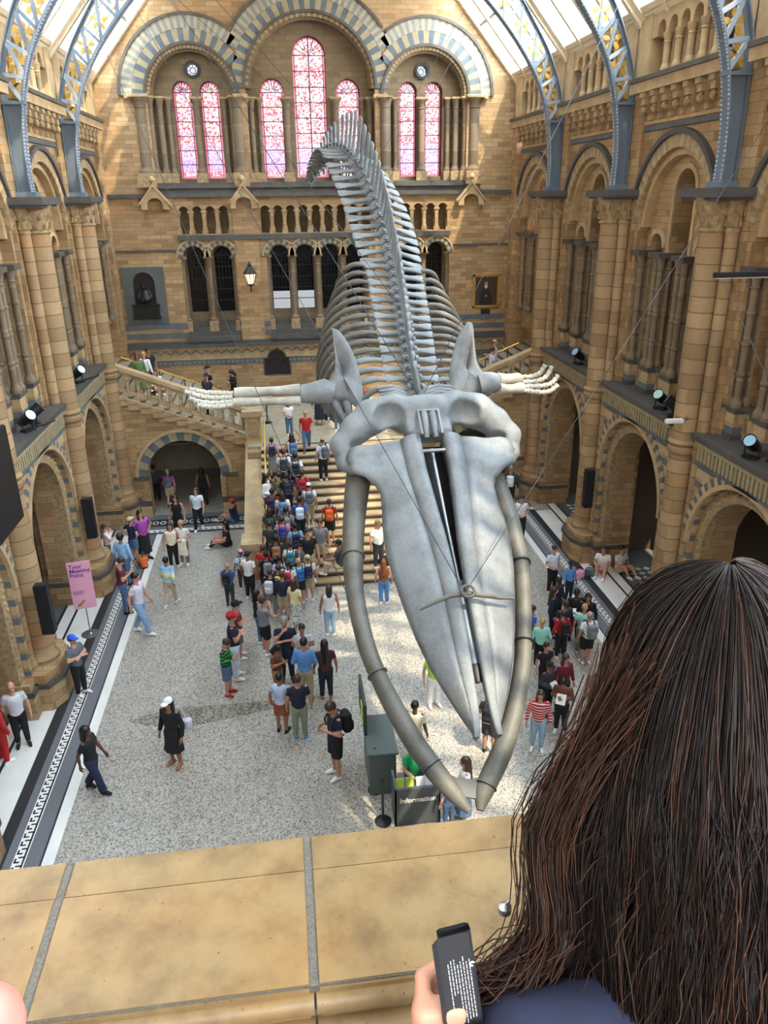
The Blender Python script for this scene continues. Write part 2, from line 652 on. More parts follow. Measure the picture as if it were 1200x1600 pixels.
def make_pier(sg, root):
    A, P = side_T(sg)
    m = MB()
    m.T = A
    m.box(7.98, 9.0, -.70, .70, 0, 13.35, 0)
    m.box(7.86, 8.0, -.5, .5, 0.9, 10.3, 0)
    pier = m.build('pier', M['brick'], root)
    for (o, y, r, nm) in ((7.70, 0, .31, 'main_shaft'), (7.86, -.46, .135, 'side_shaft'), (7.86, .46, .135, 'side_shaft')):
        s_ = MB()
        s_.T = A
        s_.lathe((o, y, 0), [(r * 1.25, .95), (r * 1.25, 1.05), (r * 1.08, 1.15), (r, 1.25), (r, 5.2), (r * 1.18, 5.28), (r * 1.18, 5.36), (r * 1.05, 5.42), (r * 1.18, 5.5), (r, 5.58), (r, 10.2)], 16)
        s_.build(nm, M['shaft'], pier)
        k = MB()
        k.T = A
        k.lathe((o, y, 0), [(r * 1.05, 10.16), (r * 1.2, 10.2), (r * 1.05, 10.26), (r * 1.12, 10.45), (r * 1.3, 10.7), (r * 1.55, 10.86)], 12)
        for a in range(10):
            for zz, rr in ((10.38, 1.12), (10.6, 1.26)):
                b = 2 * PI * (a + (.5 if zz > 10.5 else 0)) / 10
                px, py = o + r * rr * math.cos(b), y + r * rr * math.sin(b)
                k.add([(px - .04, py - .04, zz - .09), (px + .04, py - .04, zz - .09), (px + .04, py + .04, zz - .09), (px - .04, py + .04, zz - .09), (o + (px - o) * 1.16, y + (py - y) * 1.16, zz + .1)],
                      [(0, 1, 4), (1, 2, 4), (2, 3, 4), (3, 0, 4)])
        k.build('capital', M['carved'], pier)
    b = MB()
    b.T = A
    b.box(7.2, 8.1, -.86, .86, 10.86, 11.04)
    b.box(7.28, 8.1, -.78, .78, 10.8, 10.86)
    b.build('abacus', M['slate'], pier)
    b = MB()
    b.T = A
    b.plate([(7.18, -.42), (7.4, -.82), (8.6, -.82), (8.6, .82), (7.4, .82), (7.18, .42)], [], 0, .62, 0)
    b.plate([(7.14, -.44), (7.38, -.86), (8.6, -.86), (8.6, .86), (7.38, .86), (7.14, .44)], [], .62, .74, 1)
    b.plate([(7.24, -.42), (7.46, -.8), (8.6, -.8), (8.6, .8), (7.46, .8), (7.24, .42)], [], .74, .95, 0)
    b.build('pedestal', [M['brick'], M['stone_dark']], pier)
    return pier


def make_ground_arch(sg, root):
    A, P = side_T(sg)
    m = MB()
    m.T = P
    zs = 3.2
    out = [(.66, 0), (C - 1.95, 0), (C - 1.95, zs)] + [(C - 1.95 * math.cos(PI * i / 18), zs + 1.95 * math.sin(PI * i / 18)) for i in range(1, 18)] + [(C + 1.95, zs), (C + 1.95, 0), (4.79, 0), (4.79, 5.3), (.66, 5.3)]
    m.plate(out, [], 7.75, 8.2, 0)
    ga = m.build('ground_arch', M['banded'], root)
    m = MB()
    m.T = P
    m.ring(C, zs, 1.95, 2.06, 7.66, 7.76, 30, 0.0, PI, (0,))
    m.ring(C, zs, 2.06, 2.26, 7.70, 7.76, 44, 0.12, PI - .12, (1, 0))
    m.build('hood_moulding', [M['stone'], M['blue']], ga)
    m = MB()
    m.T = P
    m.ring(C, zs, 1.62, 1.95, 7.9, 8.2, 34, 0, PI, (0,))
    for s_ in (-1, 1):
        u0, u1 = sorted((C + s_ * 1.62, C + s_ * 1.95))
        m.T = A
        m.box(7.9, 8.2, u0, u1, 0.9, zs)
    m.T = P
    rr = random.Random(3)
    for i in range(44):                      # carved leaves of the archivolt
        a = PI * (i + .5) / 44
        r = 1.78 + rr.uniform(-.05, .05)
        u, v = C + r * math.cos(a), zs + r * math.sin(a)
        d = .07
        m.add([(u - d, v - d, 7.9), (u + d, v - d, 7.9), (u + d, v + d, 7.9), (u - d, v + d, 7.9), (u, v, 7.82)], [(0, 1, 4), (1, 2, 4), (2, 3, 4), (3, 0, 4)])
    for s_ in (-1, 1):
        for i in range(14):
            u, v = C + s_ * (1.78 + rr.uniform(-.04, .04)), 1.05 + i * .155
            d = .065
            m.add([(u - d, v - d, 7.9), (u + d, v - d, 7.9), (u + d, v + d, 7.9), (u - d, v + d, 7.9), (u, v, 7.83)], [(0, 1, 4), (1, 2, 4), (2, 3, 4), (3, 0, 4)])
    m.build('carved_archivolt', M['carved'], ga)
    m = MB()
    m.T = P
    out = [(.66, 0), (C - 1.62, 0), (C - 1.62, zs)] + [(C - 1.62 * math.cos(PI * i / 18), zs + 1.62 * math.sin(PI * i / 18)) for i in range(1, 18)] + [(C + 1.62, zs), (C + 1.62, 0), (4.79, 0), (4.79, 5.3), (.66, 5.3)]
    m.plate(out, [], 8.2, 8.7, 0)
    m.build('inner_arch', M['brick'], ga)
    m = MB()
    m.T = A
    for s_ in (-1, 1):
        u0, u1 = sorted((C + s_ * 1.58, C + s_ * 2.1))
        m.box(7.66, 8.74, u0, u1, 0, .62, 0)
        m.box(7.62, 8.76, u0 - .03, u1 + .03, .62, .74, 1)
        m.box(7.7, 8.72, u0, u1, .74, .92, 0)
    m.build('plinth', [M['brick'], M['stone_dark']], ga)
    # the room behind: side walls, back wall with a doorway, shade put into their colours
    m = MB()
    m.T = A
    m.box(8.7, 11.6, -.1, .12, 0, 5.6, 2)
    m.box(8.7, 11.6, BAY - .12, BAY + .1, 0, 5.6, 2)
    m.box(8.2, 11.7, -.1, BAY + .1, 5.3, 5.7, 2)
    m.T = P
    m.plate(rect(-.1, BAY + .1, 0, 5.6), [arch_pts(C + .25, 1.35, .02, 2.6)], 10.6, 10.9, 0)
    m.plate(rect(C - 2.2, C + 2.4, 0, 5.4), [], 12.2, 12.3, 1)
    m.plate(rect(C - 2.2, C + 2.4, 0, 5.4), [], 11.9, 12.0, 1)  # near-black sheets stand in for the unlit space beyond the doorway
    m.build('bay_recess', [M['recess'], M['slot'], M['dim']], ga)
    return ga


def make_ledge(sg, root):
    A, P = side_T(sg)
    m = MB()
    m.T = A
    m.box(7.7, 8.2, .66, 4.79, 5.22, 5.74, 0)
    m.box(7.62, 7.7, .66, 4.79, 5.62, 5.74, 2)
    m.box(7.66, 7.7, .66, 4.79, 5.18, 5.26, 1)
    n = 26
    for i in range(n):
        y = .74 + 3.98 * (i + .5) / n
        m.box(7.63, 7.7, y - .045, y + .045, 5.28, 5.62, 2)
    lg = m.build('dentil_band', [M['carved'], M['blue'], M['cream']], root)
    m = MB()
    m.T = A
    m.box(7.56, 8.7, .5, 4.95, 5.74, 5.86)
    m.build('ledge_slab', M['slate'], lg)
    # balustrade of the gallery: pedestals and a pierced parapet
    m = MB()
    m.T = P
    holes = []
    for c0 in (1.55, C, 3.9):
        for d in (-.24, 0, .24):
            holes.append(arch_pts(c0 + d, .075, 5.98, 6.3, 6))
    m.plate(rect(.6, 4.85, 5.86, 6.5), holes, 8.35, 8.5, 0)
    m.T = A
    m.box(8.28, 8.56, .6, 4.85, 6.5, 6.6, 1)
    for y in (.93, 2.1, 3.35, 4.52):
        m.box(8.12, 8.6, y - .27, y + .27, 5.86, 6.5, 2)
        m.box(8.08, 8.62, y - .31, y + .31, 6.48, 6.58, 1)
        m.box(8.09, 8.6, y - .3, y + .3, 5.86, 5.98, 3)
    m.build('gallery_parapet', [M['stone'], M['stone_dark'], M['banded'], M['stone_dark']], lg)
    return lg


def make_colonnettes(sg, root):
    A, P = side_T(sg)
    for y in (.93, 2.1, 3.35, 4.52):
        m = MB()
        m.T = A
        for (o, d, r) in ((8.2, -.14, .085), (8.2, .14, .085), (8.42, -.15, .08), (8.42, .15, .08)):
            pr = [(r * 1.7, 6.58), (r * 1.7, 6.66), (r * 1.25, 6.74), (r, 6.8)]
            for z in (7.3, 7.95, 8.6):
                pr += [(r, z - .05), (r * 1.22, z - .02), (r * 1.22, z + .02), (r, z + .05)]
            pr += [(r, 9.08), (r * 1.25, 9.12), (r, 9.16), (r * 1.2, 9.28), (r * 1.75, 9.4)]
            m.lathe((o, y + d, 0), pr, 10, 0)
        m.box(8.02, 8.62, y - .33, y + .33, 9.4, 9.52, 1)
        m.build('colonnette_cluster', [M['shaft_dark'], M['stone_dark']], root)


def make_upper(sg, root):
    A, P = side_T(sg)
    m = MB()
    m.T = P
    holes = [arch_pts(C, .5, 6.6, 11.0), arch_pts(1.52, .34, 6.6, 9.62), arch_pts(BAY - 1.52, .34, 6.6, 9.62)]
    m.plate(rect(.62, 4.83, 5.8, 12.7), holes, 8.38, 8.85, 0)
    uw = m.build('lancet_wall', M['brick_small'], root)
    m = MB()
    m.T = P
    for c, hw, zs in ((C, .5, 11.0), (1.52, .34, 9.62), (BAY - 1.52, .34, 9.62)):
        m.ring(c, zs, hw, hw + .12, 8.33, 8.38, 12, 0, PI, (0,))
        if hw > .4:
            m.T = A
            for s_ in (-1, 1):
                u0, u1 = sorted((c + s_ * hw, c + s_ * (hw + .12)))
                m.box(8.33, 8.38, u0, u1, 9.52, zs)
            m.T = P
    m.build('lancet_moulding', M['stone'], uw)
    # great arch in front
    m = MB()
    m.T = P
    R0, zc = 1.86, 10.1
    out = [(.64, 5.86), (C - R0, 5.86), (C - R0, zc)] + [(C - R0 * math.cos(PI * i / 20), zc + R0 * math.sin(PI * i / 20)) for i in range(1, 20)] + [(C + R0, zc), (C + R0, 5.86), (4.81, 5.86), (4.81, 13.4), (.64, 13.4)]
    m.plate(out, [], 8.08, 8.4, 0)
    ua = m.build('great_arch', M['brick'], root)
    m = MB()
    m.T = P
    m.ring(C, zc, R0 - .16, R0, 8.16, 8.38, 40, 0.0, PI, (0,))
    m.ring(C, zc, R0, R0 + .3, 8.02, 8.1, 60, .1, PI - .1, (1, 0, 2))
    m.build('archivolt', [M['stone'], M['carved'], M['cream']], ua)
    m = MB()
    m.T = P
    a = math.asin(.93 / 2.25)
    m.ring(C, zc, R0 + .3, R0 + .42, 7.94, 8.1, 30, a, PI - a, (0,))
    m.T = A
    m.box(7.97, 8.1, .64, C - 2.2 * math.cos(a), 10.88, 11.03)
    m.box(7.97, 8.1, C + 2.2 * math.cos(a), 4.81, 10.88, 11.03)
    m.build('hood_moulding', M['slate'], ua)
    m = MB()
    m.T = A
    for z, h, mi in ((12.42, .1, 0), (12.56, .08, 1)):
        m.box(8.03, 8.1, .64, 4.81, z, z + h, mi)
    m.build('string_course', [M['blue'], M['stone']], ua)
    # gallery behind, its shade put into the wall colour
    m = MB()
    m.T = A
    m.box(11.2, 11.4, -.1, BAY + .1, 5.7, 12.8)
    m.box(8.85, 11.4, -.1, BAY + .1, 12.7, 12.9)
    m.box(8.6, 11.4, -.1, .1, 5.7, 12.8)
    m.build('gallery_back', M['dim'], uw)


def make_top(sg, root):
    A, P = side_T(sg)
    m = MB()
    n = 7
    m.T = A
    for i in range(n):
        y = .75 + (BAY - 1.5) * (i + .5) / n
        for (o, z0, z1, wd) in ((7.98, 12.66, 12.82, .07), (7.88, 12.82, 13.0, .09), (7.78, 13.0, 13.16, .1), (7.72, 13.16, 13.28, .12)):
            m.box(o, 8.1, y - wd, y + wd, z0, z1, 0)
        m.lathe((7.84, y, 12.86), [(.02, -.08), (.09, -.03), (.1, .05), (.04, .12)], 8, 1)
    m.T = P
    for i in range(n):
        y = .75 + (BAY - 1.5) * (i + 1) / n
        if i < n - 1:
            m.ring(y, 13.02, .14, .28, 7.92, 8.1, 8, 0, PI, (0,))
    ct = m.build('corbel_table', [M['stone'], M['carved']], root)
    m = MB()
    m.T = A
    m.box(7.66, 9.2, .42, BAY - .42, 13.28, 13.52, 0)
    m.box(7.6, 9.2, .42, BAY - .42, 13.52, 13.62, 1)
    m.box(7.86, 8.35, .62, BAY - .62, 13.62, 13.7, 2)
    m.build('cornice', [M['stone'], M['stone_dark'], M['stone_pale']], ct)
    # arcade of the top gallery
    m = MB()
    m.T = P
    n = 6
    L0, L1 = .95, BAY - .95
    pt = (L1 - L0) / n
    top = [(L0 - .2, 14.5)]
    out = [(L0 - .25, 15.12), (L0 - .25, 14.5)]
    for i in range(n):
        c = L0 + pt * (i + .5)
        r = pt * .36
        out += [(c - r, 14.5)] + [(c - r * math.cos(PI * j / 8), 14.62 + r * math.sin(PI * j / 8)) for j in range(9)] + [(c + r, 14.5)]
    out += [(L1 + .25, 14.5), (L1 + .25, 15.12)]
    m.plate(out, [], 7.98, 8.24, 0)
    m.T = A
    m.box(7.86, 8.5, .2, BAY - .2, 15.12, 15.26, 0)
    m.box(7.95, 8.4, -.02, L0 - .2, 13.6, 15.12, 0)
    m.box(7.95, 8.4, L1 + .2, BAY + .02, 13.6, 15.12, 0)
    m.box(9.1, 9.2, -.05, BAY + .05, 13.5, 15.2, 1)
    ar = m.build('top_gallery_arcade', [M['stone'], M['dim']], root)
    for i in range(1, n):
        y = L0 + pt * i
        k = MB()
        k.T = A
        r = .085
        for o in (8.03, 8.2):
            k.lathe((o, y, 0), [(r * 1.35, 13.7), (r * 1.35, 13.78), (r, 13.86), (r, 14.28), (r * 1.2, 14.31), (r, 14.34), (r * 1.55, 14.5)], 10)
        k.box(7.95, 8.28, y - .11, y + .11, 14.48, 14.53)
        k.build('balustrade_column', M['stone'], ar)


def copy_shift(o, root, dy):
    c = copy_tree(o, root)
    c.location.y += dy
    return c


walls = {}
for sg, nm in ((-1, 'wall_left'), (1, 'wall_right')):
    root = struct_root(nm)
    walls[sg] = root
    holder = bpy.data.objects.new('tmp', None)
    COL.objects.link(holder)
    make_pier(sg, holder)
    make_upper(sg, holder)
    make_colonnettes(sg, holder)
    make_top(sg, holder)
    full = list(holder.children)
    make_ledge(sg, holder)
    make_ground_arch(sg, holder)
    allc = list(holder.children)
    for k, y0 in enumerate(PIER_Y):
        for o in (allc if k < 4 else full):
            copy_shift(o, root, y0)

    def kill(o):
        for c in list(o.children):
            kill(c)
        bpy.data.objects.remove(o)
    kill(holder)
    m = MB()
    A, P = side_T(sg)
    m.T = A
    m.box(8.1, 9.0, -6.0, 5.2, 0, 15.2)            # plain wall towards the entrance end
    m.box(8.0, 9.2, 32.6, 33.4, 0, 15.2)           # pilaster in the far corner
    m.box(8.9, 9.0, 27.3, 33.3, 2.0, 5.9)
    m.box(11.4, 11.6, 27.3, 33.3, 2.0, 13)
    m.build('end_wall', M['brick'], root)

# ------------------------------------------------------------------ far wall
FY = 33.2


def far_T(p):
    return (p[0], FY - p[2], p[1])


def far_box(m, x0, x1, z0, z1, n0, n1, mi=0):
    m.T = ident
    m.box(x0, x1, FY - n1, FY - n0, z0, z1, mi)
    m.T = far_T


wall_back = struct_root('wall_far')
WIN = []   # (centre, half width, sill, springing)
for s_ in (-4.87, -3.84, 3.84, 4.87):
    WIN.append((CX + s_, .36, 11.66, 14.7))
WIN += [(CX, .63, 11.66, 15.96), (CX - 1.47, .46, 11.66, 14.7), (CX + 1.47, .46, 11.66, 14.7)]
LOW = []
for s_ in (-4.98, -3.88, -1.56, -.52, .52, 1.56, 3.88, 4.98):
    LOW.append((CX + s_, .35, 6.5, 8.75))
AX = [CX + s_ for s_ in (-4.4, 4.4)]

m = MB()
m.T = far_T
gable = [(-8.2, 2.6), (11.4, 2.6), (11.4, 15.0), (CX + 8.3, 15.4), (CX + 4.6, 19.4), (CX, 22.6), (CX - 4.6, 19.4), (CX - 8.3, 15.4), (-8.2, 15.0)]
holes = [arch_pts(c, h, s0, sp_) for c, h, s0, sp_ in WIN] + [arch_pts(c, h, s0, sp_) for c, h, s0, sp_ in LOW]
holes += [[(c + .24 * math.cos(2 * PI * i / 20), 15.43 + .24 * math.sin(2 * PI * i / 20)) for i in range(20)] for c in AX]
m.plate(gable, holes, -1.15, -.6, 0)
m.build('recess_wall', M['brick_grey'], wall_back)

m = MB()
m.T = far_T
SA = [(CX - 4.44, 1.66, 14.5), (CX + 4.44, 1.66, 14.5), (CX, 2.46, 14.75)]
holes = [arch_pts(c, r, 11.5, z, 24) for c, r, z in SA]
for s0, s1, n in ((-5.45, -3.4, 4), (-2.27, 2.27, 9), (3.4, 5.45, 4)):
    pt = (s1 - s0) / n
    for i in range(n):
        holes.append(arch_pts(CX + s0 + pt * (i + .5), pt * .37, 9.62, 10.46, 8))
holes += [rect(CX - 5.5, CX - 3.35, 5.75, 8.75)]
holes[-1] = [(CX - 5.5, 5.75), (CX - 3.36, 5.75), (CX - 3.36, 8.75)] + [(CX - 3.88 + .42 * math.cos(PI * i / 10), 8.75 + .42 * math.sin(PI * i / 10)) for i in range(11)] + [(CX - 4.98 + .42 * math.cos(PI * i / 10), 8.75 + .42 * math.sin(PI * i / 10)) for i in range(11)] + [(CX - 5.5, 8.75)]
holes += [[(CX - 2.08, 5.75), (CX + 2.08, 5.75), (CX + 2.08, 8.75)] + [(CX + s + .42 * math.cos(PI * i / 10), 8.75 + .42 * math.sin(PI * i / 10)) for s in (1.56, .52, -.52, -1.56) for i in range(11)] + [(CX - 2.08, 8.75)]]
holes += [[(CX + 3.36, 5.75), (CX + 5.5, 5.75), (CX + 5.5, 8.75)] + [(CX + s + .42 * math.cos(PI * i / 10), 8.75 + .42 * math.sin(PI * i / 10)) for s in (4.98, 3.88) for i in range(11)] + [(CX + 3.36, 8.75)]]
m.plate(gable, holes, -.6, 0, 0)
m.build('front_wall', M['brick_small'], wall_back)

# arches of the upper windows: striped voussoirs, hood mouldings
m = MB()
m.T = far_T
VAL = 2.83
for c, r, z in SA:
    side = (c < CX - 1) - (c > CX + 1)
    if side:
        cl = (lambda u, v: u < CX - VAL) if side > 0 else (lambda u, v: u > CX + VAL)
    else:
        cl = lambda u, v: abs(u - CX) < VAL
    big = .42 if side else .4
    m.ring(c, z, r, r + .1, -.1, .1, 40, 0, PI, (2,), None)
    m.ring(c, z, r + .1, r + .1 + big, -.05, .05, 31 if side else 43, 0, PI, (0, 1), cl)
    m.ring(c, z, r + .1 + big, r + .5 + big, -.05, .06, 61 if side else 85, 0, PI, (4, 3), cl)
    m.ring(c, z, r + .5 + big, r + .6 + big, -.05, .12, 40, 0, PI, (2,), cl)
m.build('striped_arches', [M['blue'], M['cream'], M['stone_dark'], M['stone_pale'], plain('pale blue grey terracotta', rgb(122, 124, 120), .7, 0, .2, 4.0)], wall_back)
m = MB()
m.T = far_T
for c, r, z in SA:
    m.ring(c, z, r - .2, r, -.5, -.15, 50, 0, PI, (0,))
    m.ring(c, z, r - .12, r, -.15, 0, 70, 0, PI, (1, 0))
m.build('inner_archivolt', [M['brick_grey'], M['carved']], wall_back)

# string courses, sills, cornices
m = MB()
m.T = far_T
far_box(m, -8.2, 11.3, 10.98, 11.12, -.05, .16, 0)
for s0, s1 in ((-6.15, -2.7), (-2.7, 2.7), (2.7, 6.15)):
    far_box(m, CX + s0, CX + s1, 11.12, 11.5, -.62, .1, 1)
    far_box(m, CX + s0, CX + s1, 11.3, 11.42, -.6, .2, 0)
for s0, s1 in ((-6.9, -6.05), (6.05, 6.9), (-2.95, -2.4), (2.4, 2.95)):
    far_box(m, CX + s0, CX + s1, 14.4, 14.55, -.1, .16, 2)
far_box(m, CX - 5.5, CX + 5.5, 9.4, 9.58, -.3, .14, 0)
far_box(m, -8.2, CX - 5.5, 8.98, 9.06, -.05, .07, 0)
far_box(m, CX + 5.5, 11.3, 8.98, 9.06, -.05, .07, 0)
far_box(m, -8.2, 11.3, 5.18, 5.3, -.05, .3, 0)
far_box(m, -8.2, 11.3, 5.3, 5.42, -.05, .2, 0)
far_box(m, -8.2, 11.3, 5.08, 5.18, -.05, .2, 2)
m.build('string_courses', [M['slate'], M['stone_dark'], M['stone']], wall_back)
m = MB()
m.T = far_T
for a, b in ((-8.2, CX - 5.5), (CX - 3.36, CX - 2.08), (CX + 2.08, CX + 3.36), (CX + 5.5, 11.3)):
    far_box(m, a, b, 5.95, 6.16, -.05, .03, 0)
    far_box(m, a, b, 5.58, 5.78, -.05, .03, 0)
far_box(m, -8.2, 11.3, 4.42, 4.62, -.05, .04, 0)
for i in range(95):
    x = -8.0 + i * .2
    far_box(m, x - .03, x + .03, 4.49, 4.55, .0, .05, 1)
# chevron frieze
far_box(m, -8.2, 11.3, 4.64, 5.06, -.05, .03, 2)
p = .42
for i in range(46):
    x = -8.1 + i * p
    for (a, b) in ((0, 0), (0, .14)):
        m.add([(x, 4.70 + b, .036), (x, 4.76 + b, .036), (x + p / 2, 4.94 + b * .8, .036), (x + p / 2, 4.88 + b * .8, .036)], [(0, 1, 2, 3)], 1 if b == 0 else 0)
        m.add([(x + p / 2, 4.88 + b * .8, .036), (x + p / 2, 4.94 + b * .8, .036), (x + p, 4.76 + b, .036), (x + p, 4.70 + b, .036)], [(0, 1, 2, 3)], 1 if b == 0 else 0)
m.build('chevron_frieze', [M['blue'], M['cream'], M['stone']], wall_back)

# stepped sills beneath the low windows
for s0, s1 in ((-5.5, -3.36), (-2.08, 2.08), (3.36, 5.5)):
    m = MB()
    m.T = far_T
    for k in range(4):
        far_box(m, CX + s0, CX + s1, 5.42 + .18 * k, 5.6 + .18 * k, -.62, .28 - .2 * k, k % 2)
    m.build('stepped_sill', [M['slate'], M['stone_dark']], wall_back)

# colonnettes with capitals
col_m = MB()


def far_col(x, n, r, z0, z1, mat='shaft_dark', bs=.5, name='colonnette'):
    k = MB()
    k.lathe((x, FY - n, 0), [(r * 1.5, z0), (r * 1.5, z0 + .06), (r * 1.15, z0 + .14), (r, z0 + .2), (r, z1 - .42), (r * 1.2, z1 - .39), (r, z1 - .36), (r * 1.15, z1 - .25), (r * 1.7, z1 - .06)], 12)
    k.box(x - r * 1.8, x + r * 1.8, FY - n - r * 1.8, FY - n + r * 1.8, z1 - .07, z1, 1)
    k.box(x - r * 1.7, x + r * 1.7, FY - n - r * 1.7, FY - n + r * 1.7, z0 - bs, z0, 1)
    return k.build(name, [M[mat], M['carved']], wall_back)


for s_ in (1, -1):
    for s, n, r in ((6.4, -.02, .2), (6.06, -.18, .11), (5.72, -.35, .11), (5.42, -.5, .09), (4.36, -.5, .13), (3.3, -.5, .09), (3.0, -.3, .1), (2.82, -.02, .17), (2.52, -.22, .1), (2.3, -.42, .1), (.96, -.48, .13), (2.0, -.55, .08)):
        far_col(CX + s_ * s, n, r, 11.85, 14.5)
    for s in (5.5, 4.43, 3.36):
        far_col(CX + s_ * s, -.3, .11, 6.2, 8.75, 'shaft_dark', .8)
    for s in (2.08, 1.04):
        far_col(CX + s_ * s, -.3, .11, 6.2, 8.75, 'shaft_dark', .8)
    pt = 2.05 / 4
    for i in range(5):
        far_col(CX + s_ * (3.4 + pt * i), -.1, .07, 9.75, 10.48, 'stone', .16, 'arcade_column')
    for i in range(1, 5):
        far_col(CX + s_ * (.252 + (i - 1) * .504), -.1, .07, 9.75, 10.48, 'stone', .16, 'arcade_column')
far_col(CX, -.3, .11, 6.2, 8.75, 'shaft_dark', .8)
m = MB()
m.T = far_T
for c, h, s0, sp_ in LOW:
    m.ring(c, sp_, .44, .62, -.05, .05, 15, 0, PI, (0, 1))
    m.ring(c, sp_, .62, .68, -.05, .09, 15, 0, PI, (2,))
m.build('low_window_arches', [M['blue'], M['cream'], M['stone']], wall_back)
# gabled niches on the string course
for s_ in (-6.22, -2.83, 2.83, 6.3):
    m = MB()
    m.T = far_T
    x = CX + s_
    out = [(x - .52, 10.55), (x - .3, 10.55), (x - .3, 10.75)] + [(x - .3 * math.cos(PI * i / 8), 10.75 + .22 * math.sin(PI * i / 8)) for i in range(1, 8)] + [(x + .3, 10.75), (x + .3, 10.55), (x + .52, 10.55), (x + .52, 10.8), (x, 11.45), (x - .52, 10.8)]
    m.plate(out, [], -.02, .32, 0)
    m.T = ident
    for sg in (-1, 1):
        q = [(x, 11.47), (x + sg * .6, 10.75), (x + sg * .6, 10.68), (x, 11.38)]
        m.add([(u, FY - n, v) for n in (-.02, .4) for u, v in q], [(0, 1, 5, 4), (1, 2, 6, 5), (2, 3, 7, 6), (3, 0, 4, 7), (4, 5, 6, 7)], 0)
    m.lathe((x, FY - .3, 11.4), [(.03, 0), (.05, .12), (.11, .2), (.09, .3), (.02, .36)], 8, 0)
    m.build('gabled_niche', M['stone'], wall_back)
# pilaster strips between the window groups
m = MB()
m.T = far_T
for s0, s1 in ((-3.3, -2.35), (2.35, 3.3)):
    far_box(m, CX + s0, CX + s1, 5.42, 10.55, -.02, .1)
m.build('pilaster', M['brick_small'], wall_back)

wi = 0
for c, h, s0, sp_ in WIN:
    wi += 1
    m = MB()
    m.T = far_T
    b = .085
    inner = arch_pts(c, h - b, s0 + b, sp_)
    m.plate(inner, [], -.9, -.89, 0, ends=False)
    win = m.build('window_%d' % wi, M['stained'], kind='structure')
    m = MB()
    m.T = far_T
    m.plate(arch_pts(c, h, s0, sp_), [inner], -.9, -.89, 0, ends=False)
    m.build('border_glass', M['stained_red'], win)
    m = MB()
    m.T = far_T
    nb = 7 if h < .5 else 9
    for i in range(1, nb):
        z = s0 + (sp_ - s0) * i / (nb - 1)
        far_box(m, c - h, c + h, z - .014, z + .014, -.89, -.86)
    far_box(m, c - h + b - .012, c - h + b + .012, s0, sp_, -.89, -.87)
    far_box(m, c + h - b - .012, c + h - b + .012, s0, sp_, -.89, -.87)
    if h > .5:
        far_box(m, c - .02, c + .02, s0, sp_ + h - .05, -.89, -.85)
    for i in range(1, 8):
        a = PI * i / 8
        q = .012
        r1 = h - .02
        dx, dz = math.cos(a), math.sin(a)
        m.add([(c + .22 * h * dx - q * dz, sp_ + .22 * h * dz + q * dx, -.87), (c + .22 * h * dx + q * dz, sp_ + .22 * h * dz - q * dx, -.87), (c + r1 * dx + q * dz, sp_ + r1 * dz - q * dx, -.87), (c + r1 * dx - q * dz, sp_ + r1 * dz + q * dx, -.87)], [(0, 1, 2, 3)])
    m.ring(c, sp_, h - .02, h + .03, -.9, -.84, 20)
    m.build('lead_bars', M['black'], win)
for c in AX:
    wi += 1
    m = MB()
    m.T = far_T
    m.plate([(c + .24 * math.cos(2 * PI * i / 20), 15.43 + .24 * math.sin(2 * PI * i / 20)) for i in range(20)], [], -.9, -.89, 0, ends=False)
    win = m.build('window_%d' % wi, M['stained_pale'], kind='structure')
    m = MB()
    m.T = far_T
    m.ring(c, 15.43, .2, .3, -.88, -.5, 20, 0, 2 * PI)
    m.ring(c, 15.43, .09, .11, -.89, -.86, 12, 0, 2 * PI)
    for i in range(8):
        a = 2 * PI * i / 8
        m.ring(c, 15.43, .1, .22, -.89, -.86, 1, a - .05, a + .05)
    m.build('tracery', M['black'], win)
for c, h, s0, sp_ in LOW:
    wi += 1
    m = MB()
    m.T = far_T
    zc = s0 + .75
    m.plate(rect(c - h, c + h, s0, zc), [], -.9, -.89, 1 if CX - 2.2 < c < CX else 0, ends=False)
    up = [(c - h, zc), (c + h, zc)] + arch_pts(c, h, s0, sp_)[2:]
    m.plate(up, [], -.9, -.89, 0, ends=False)
    win = m.build('window_%d' % wi, [M['dark_glass'], M['pale_pane']], kind='structure')
    m = MB()
    m.T = far_T
    for i in range(1, 6):
        z = s0 + (sp_ - s0) * i / 5
        far_box(m, c - h, c + h, z - .015, z + .015, -.89, -.86)
    for i in range(1, 5):
        x = c - h + 2 * h * i / 5
        far_box(m, x - .008, x + .008, zc, sp_ + .1, -.89, -.86)
    for r in (.3, .18, .08):
        m.ring(c, sp_ + .02, r, r + .02, -.89, -.86, 14, 0, 2 * PI)
    m.build('lattice', M['black'], win)
# dark space behind the arcade is the recess wall itself

# ------------------------------------------------------------------ entrance end behind the viewer
m = MB()
m.T = lambda p: (p[0], -6.0 - p[2], p[1])
m.plate(gable, [arch_pts(CX, 1.6, 11.2, 15.4), arch_pts(CX - 4.6, 1.2, 11.2, 14.0), arch_pts(CX + 4.6, 1.2, 11.2, 14.0)], 0, .6, 0)
m.box(-8.2, 11.4, 0, 9.0, 0, .6)
m.build('wall_entrance', M['brick_small'], kind='structure')

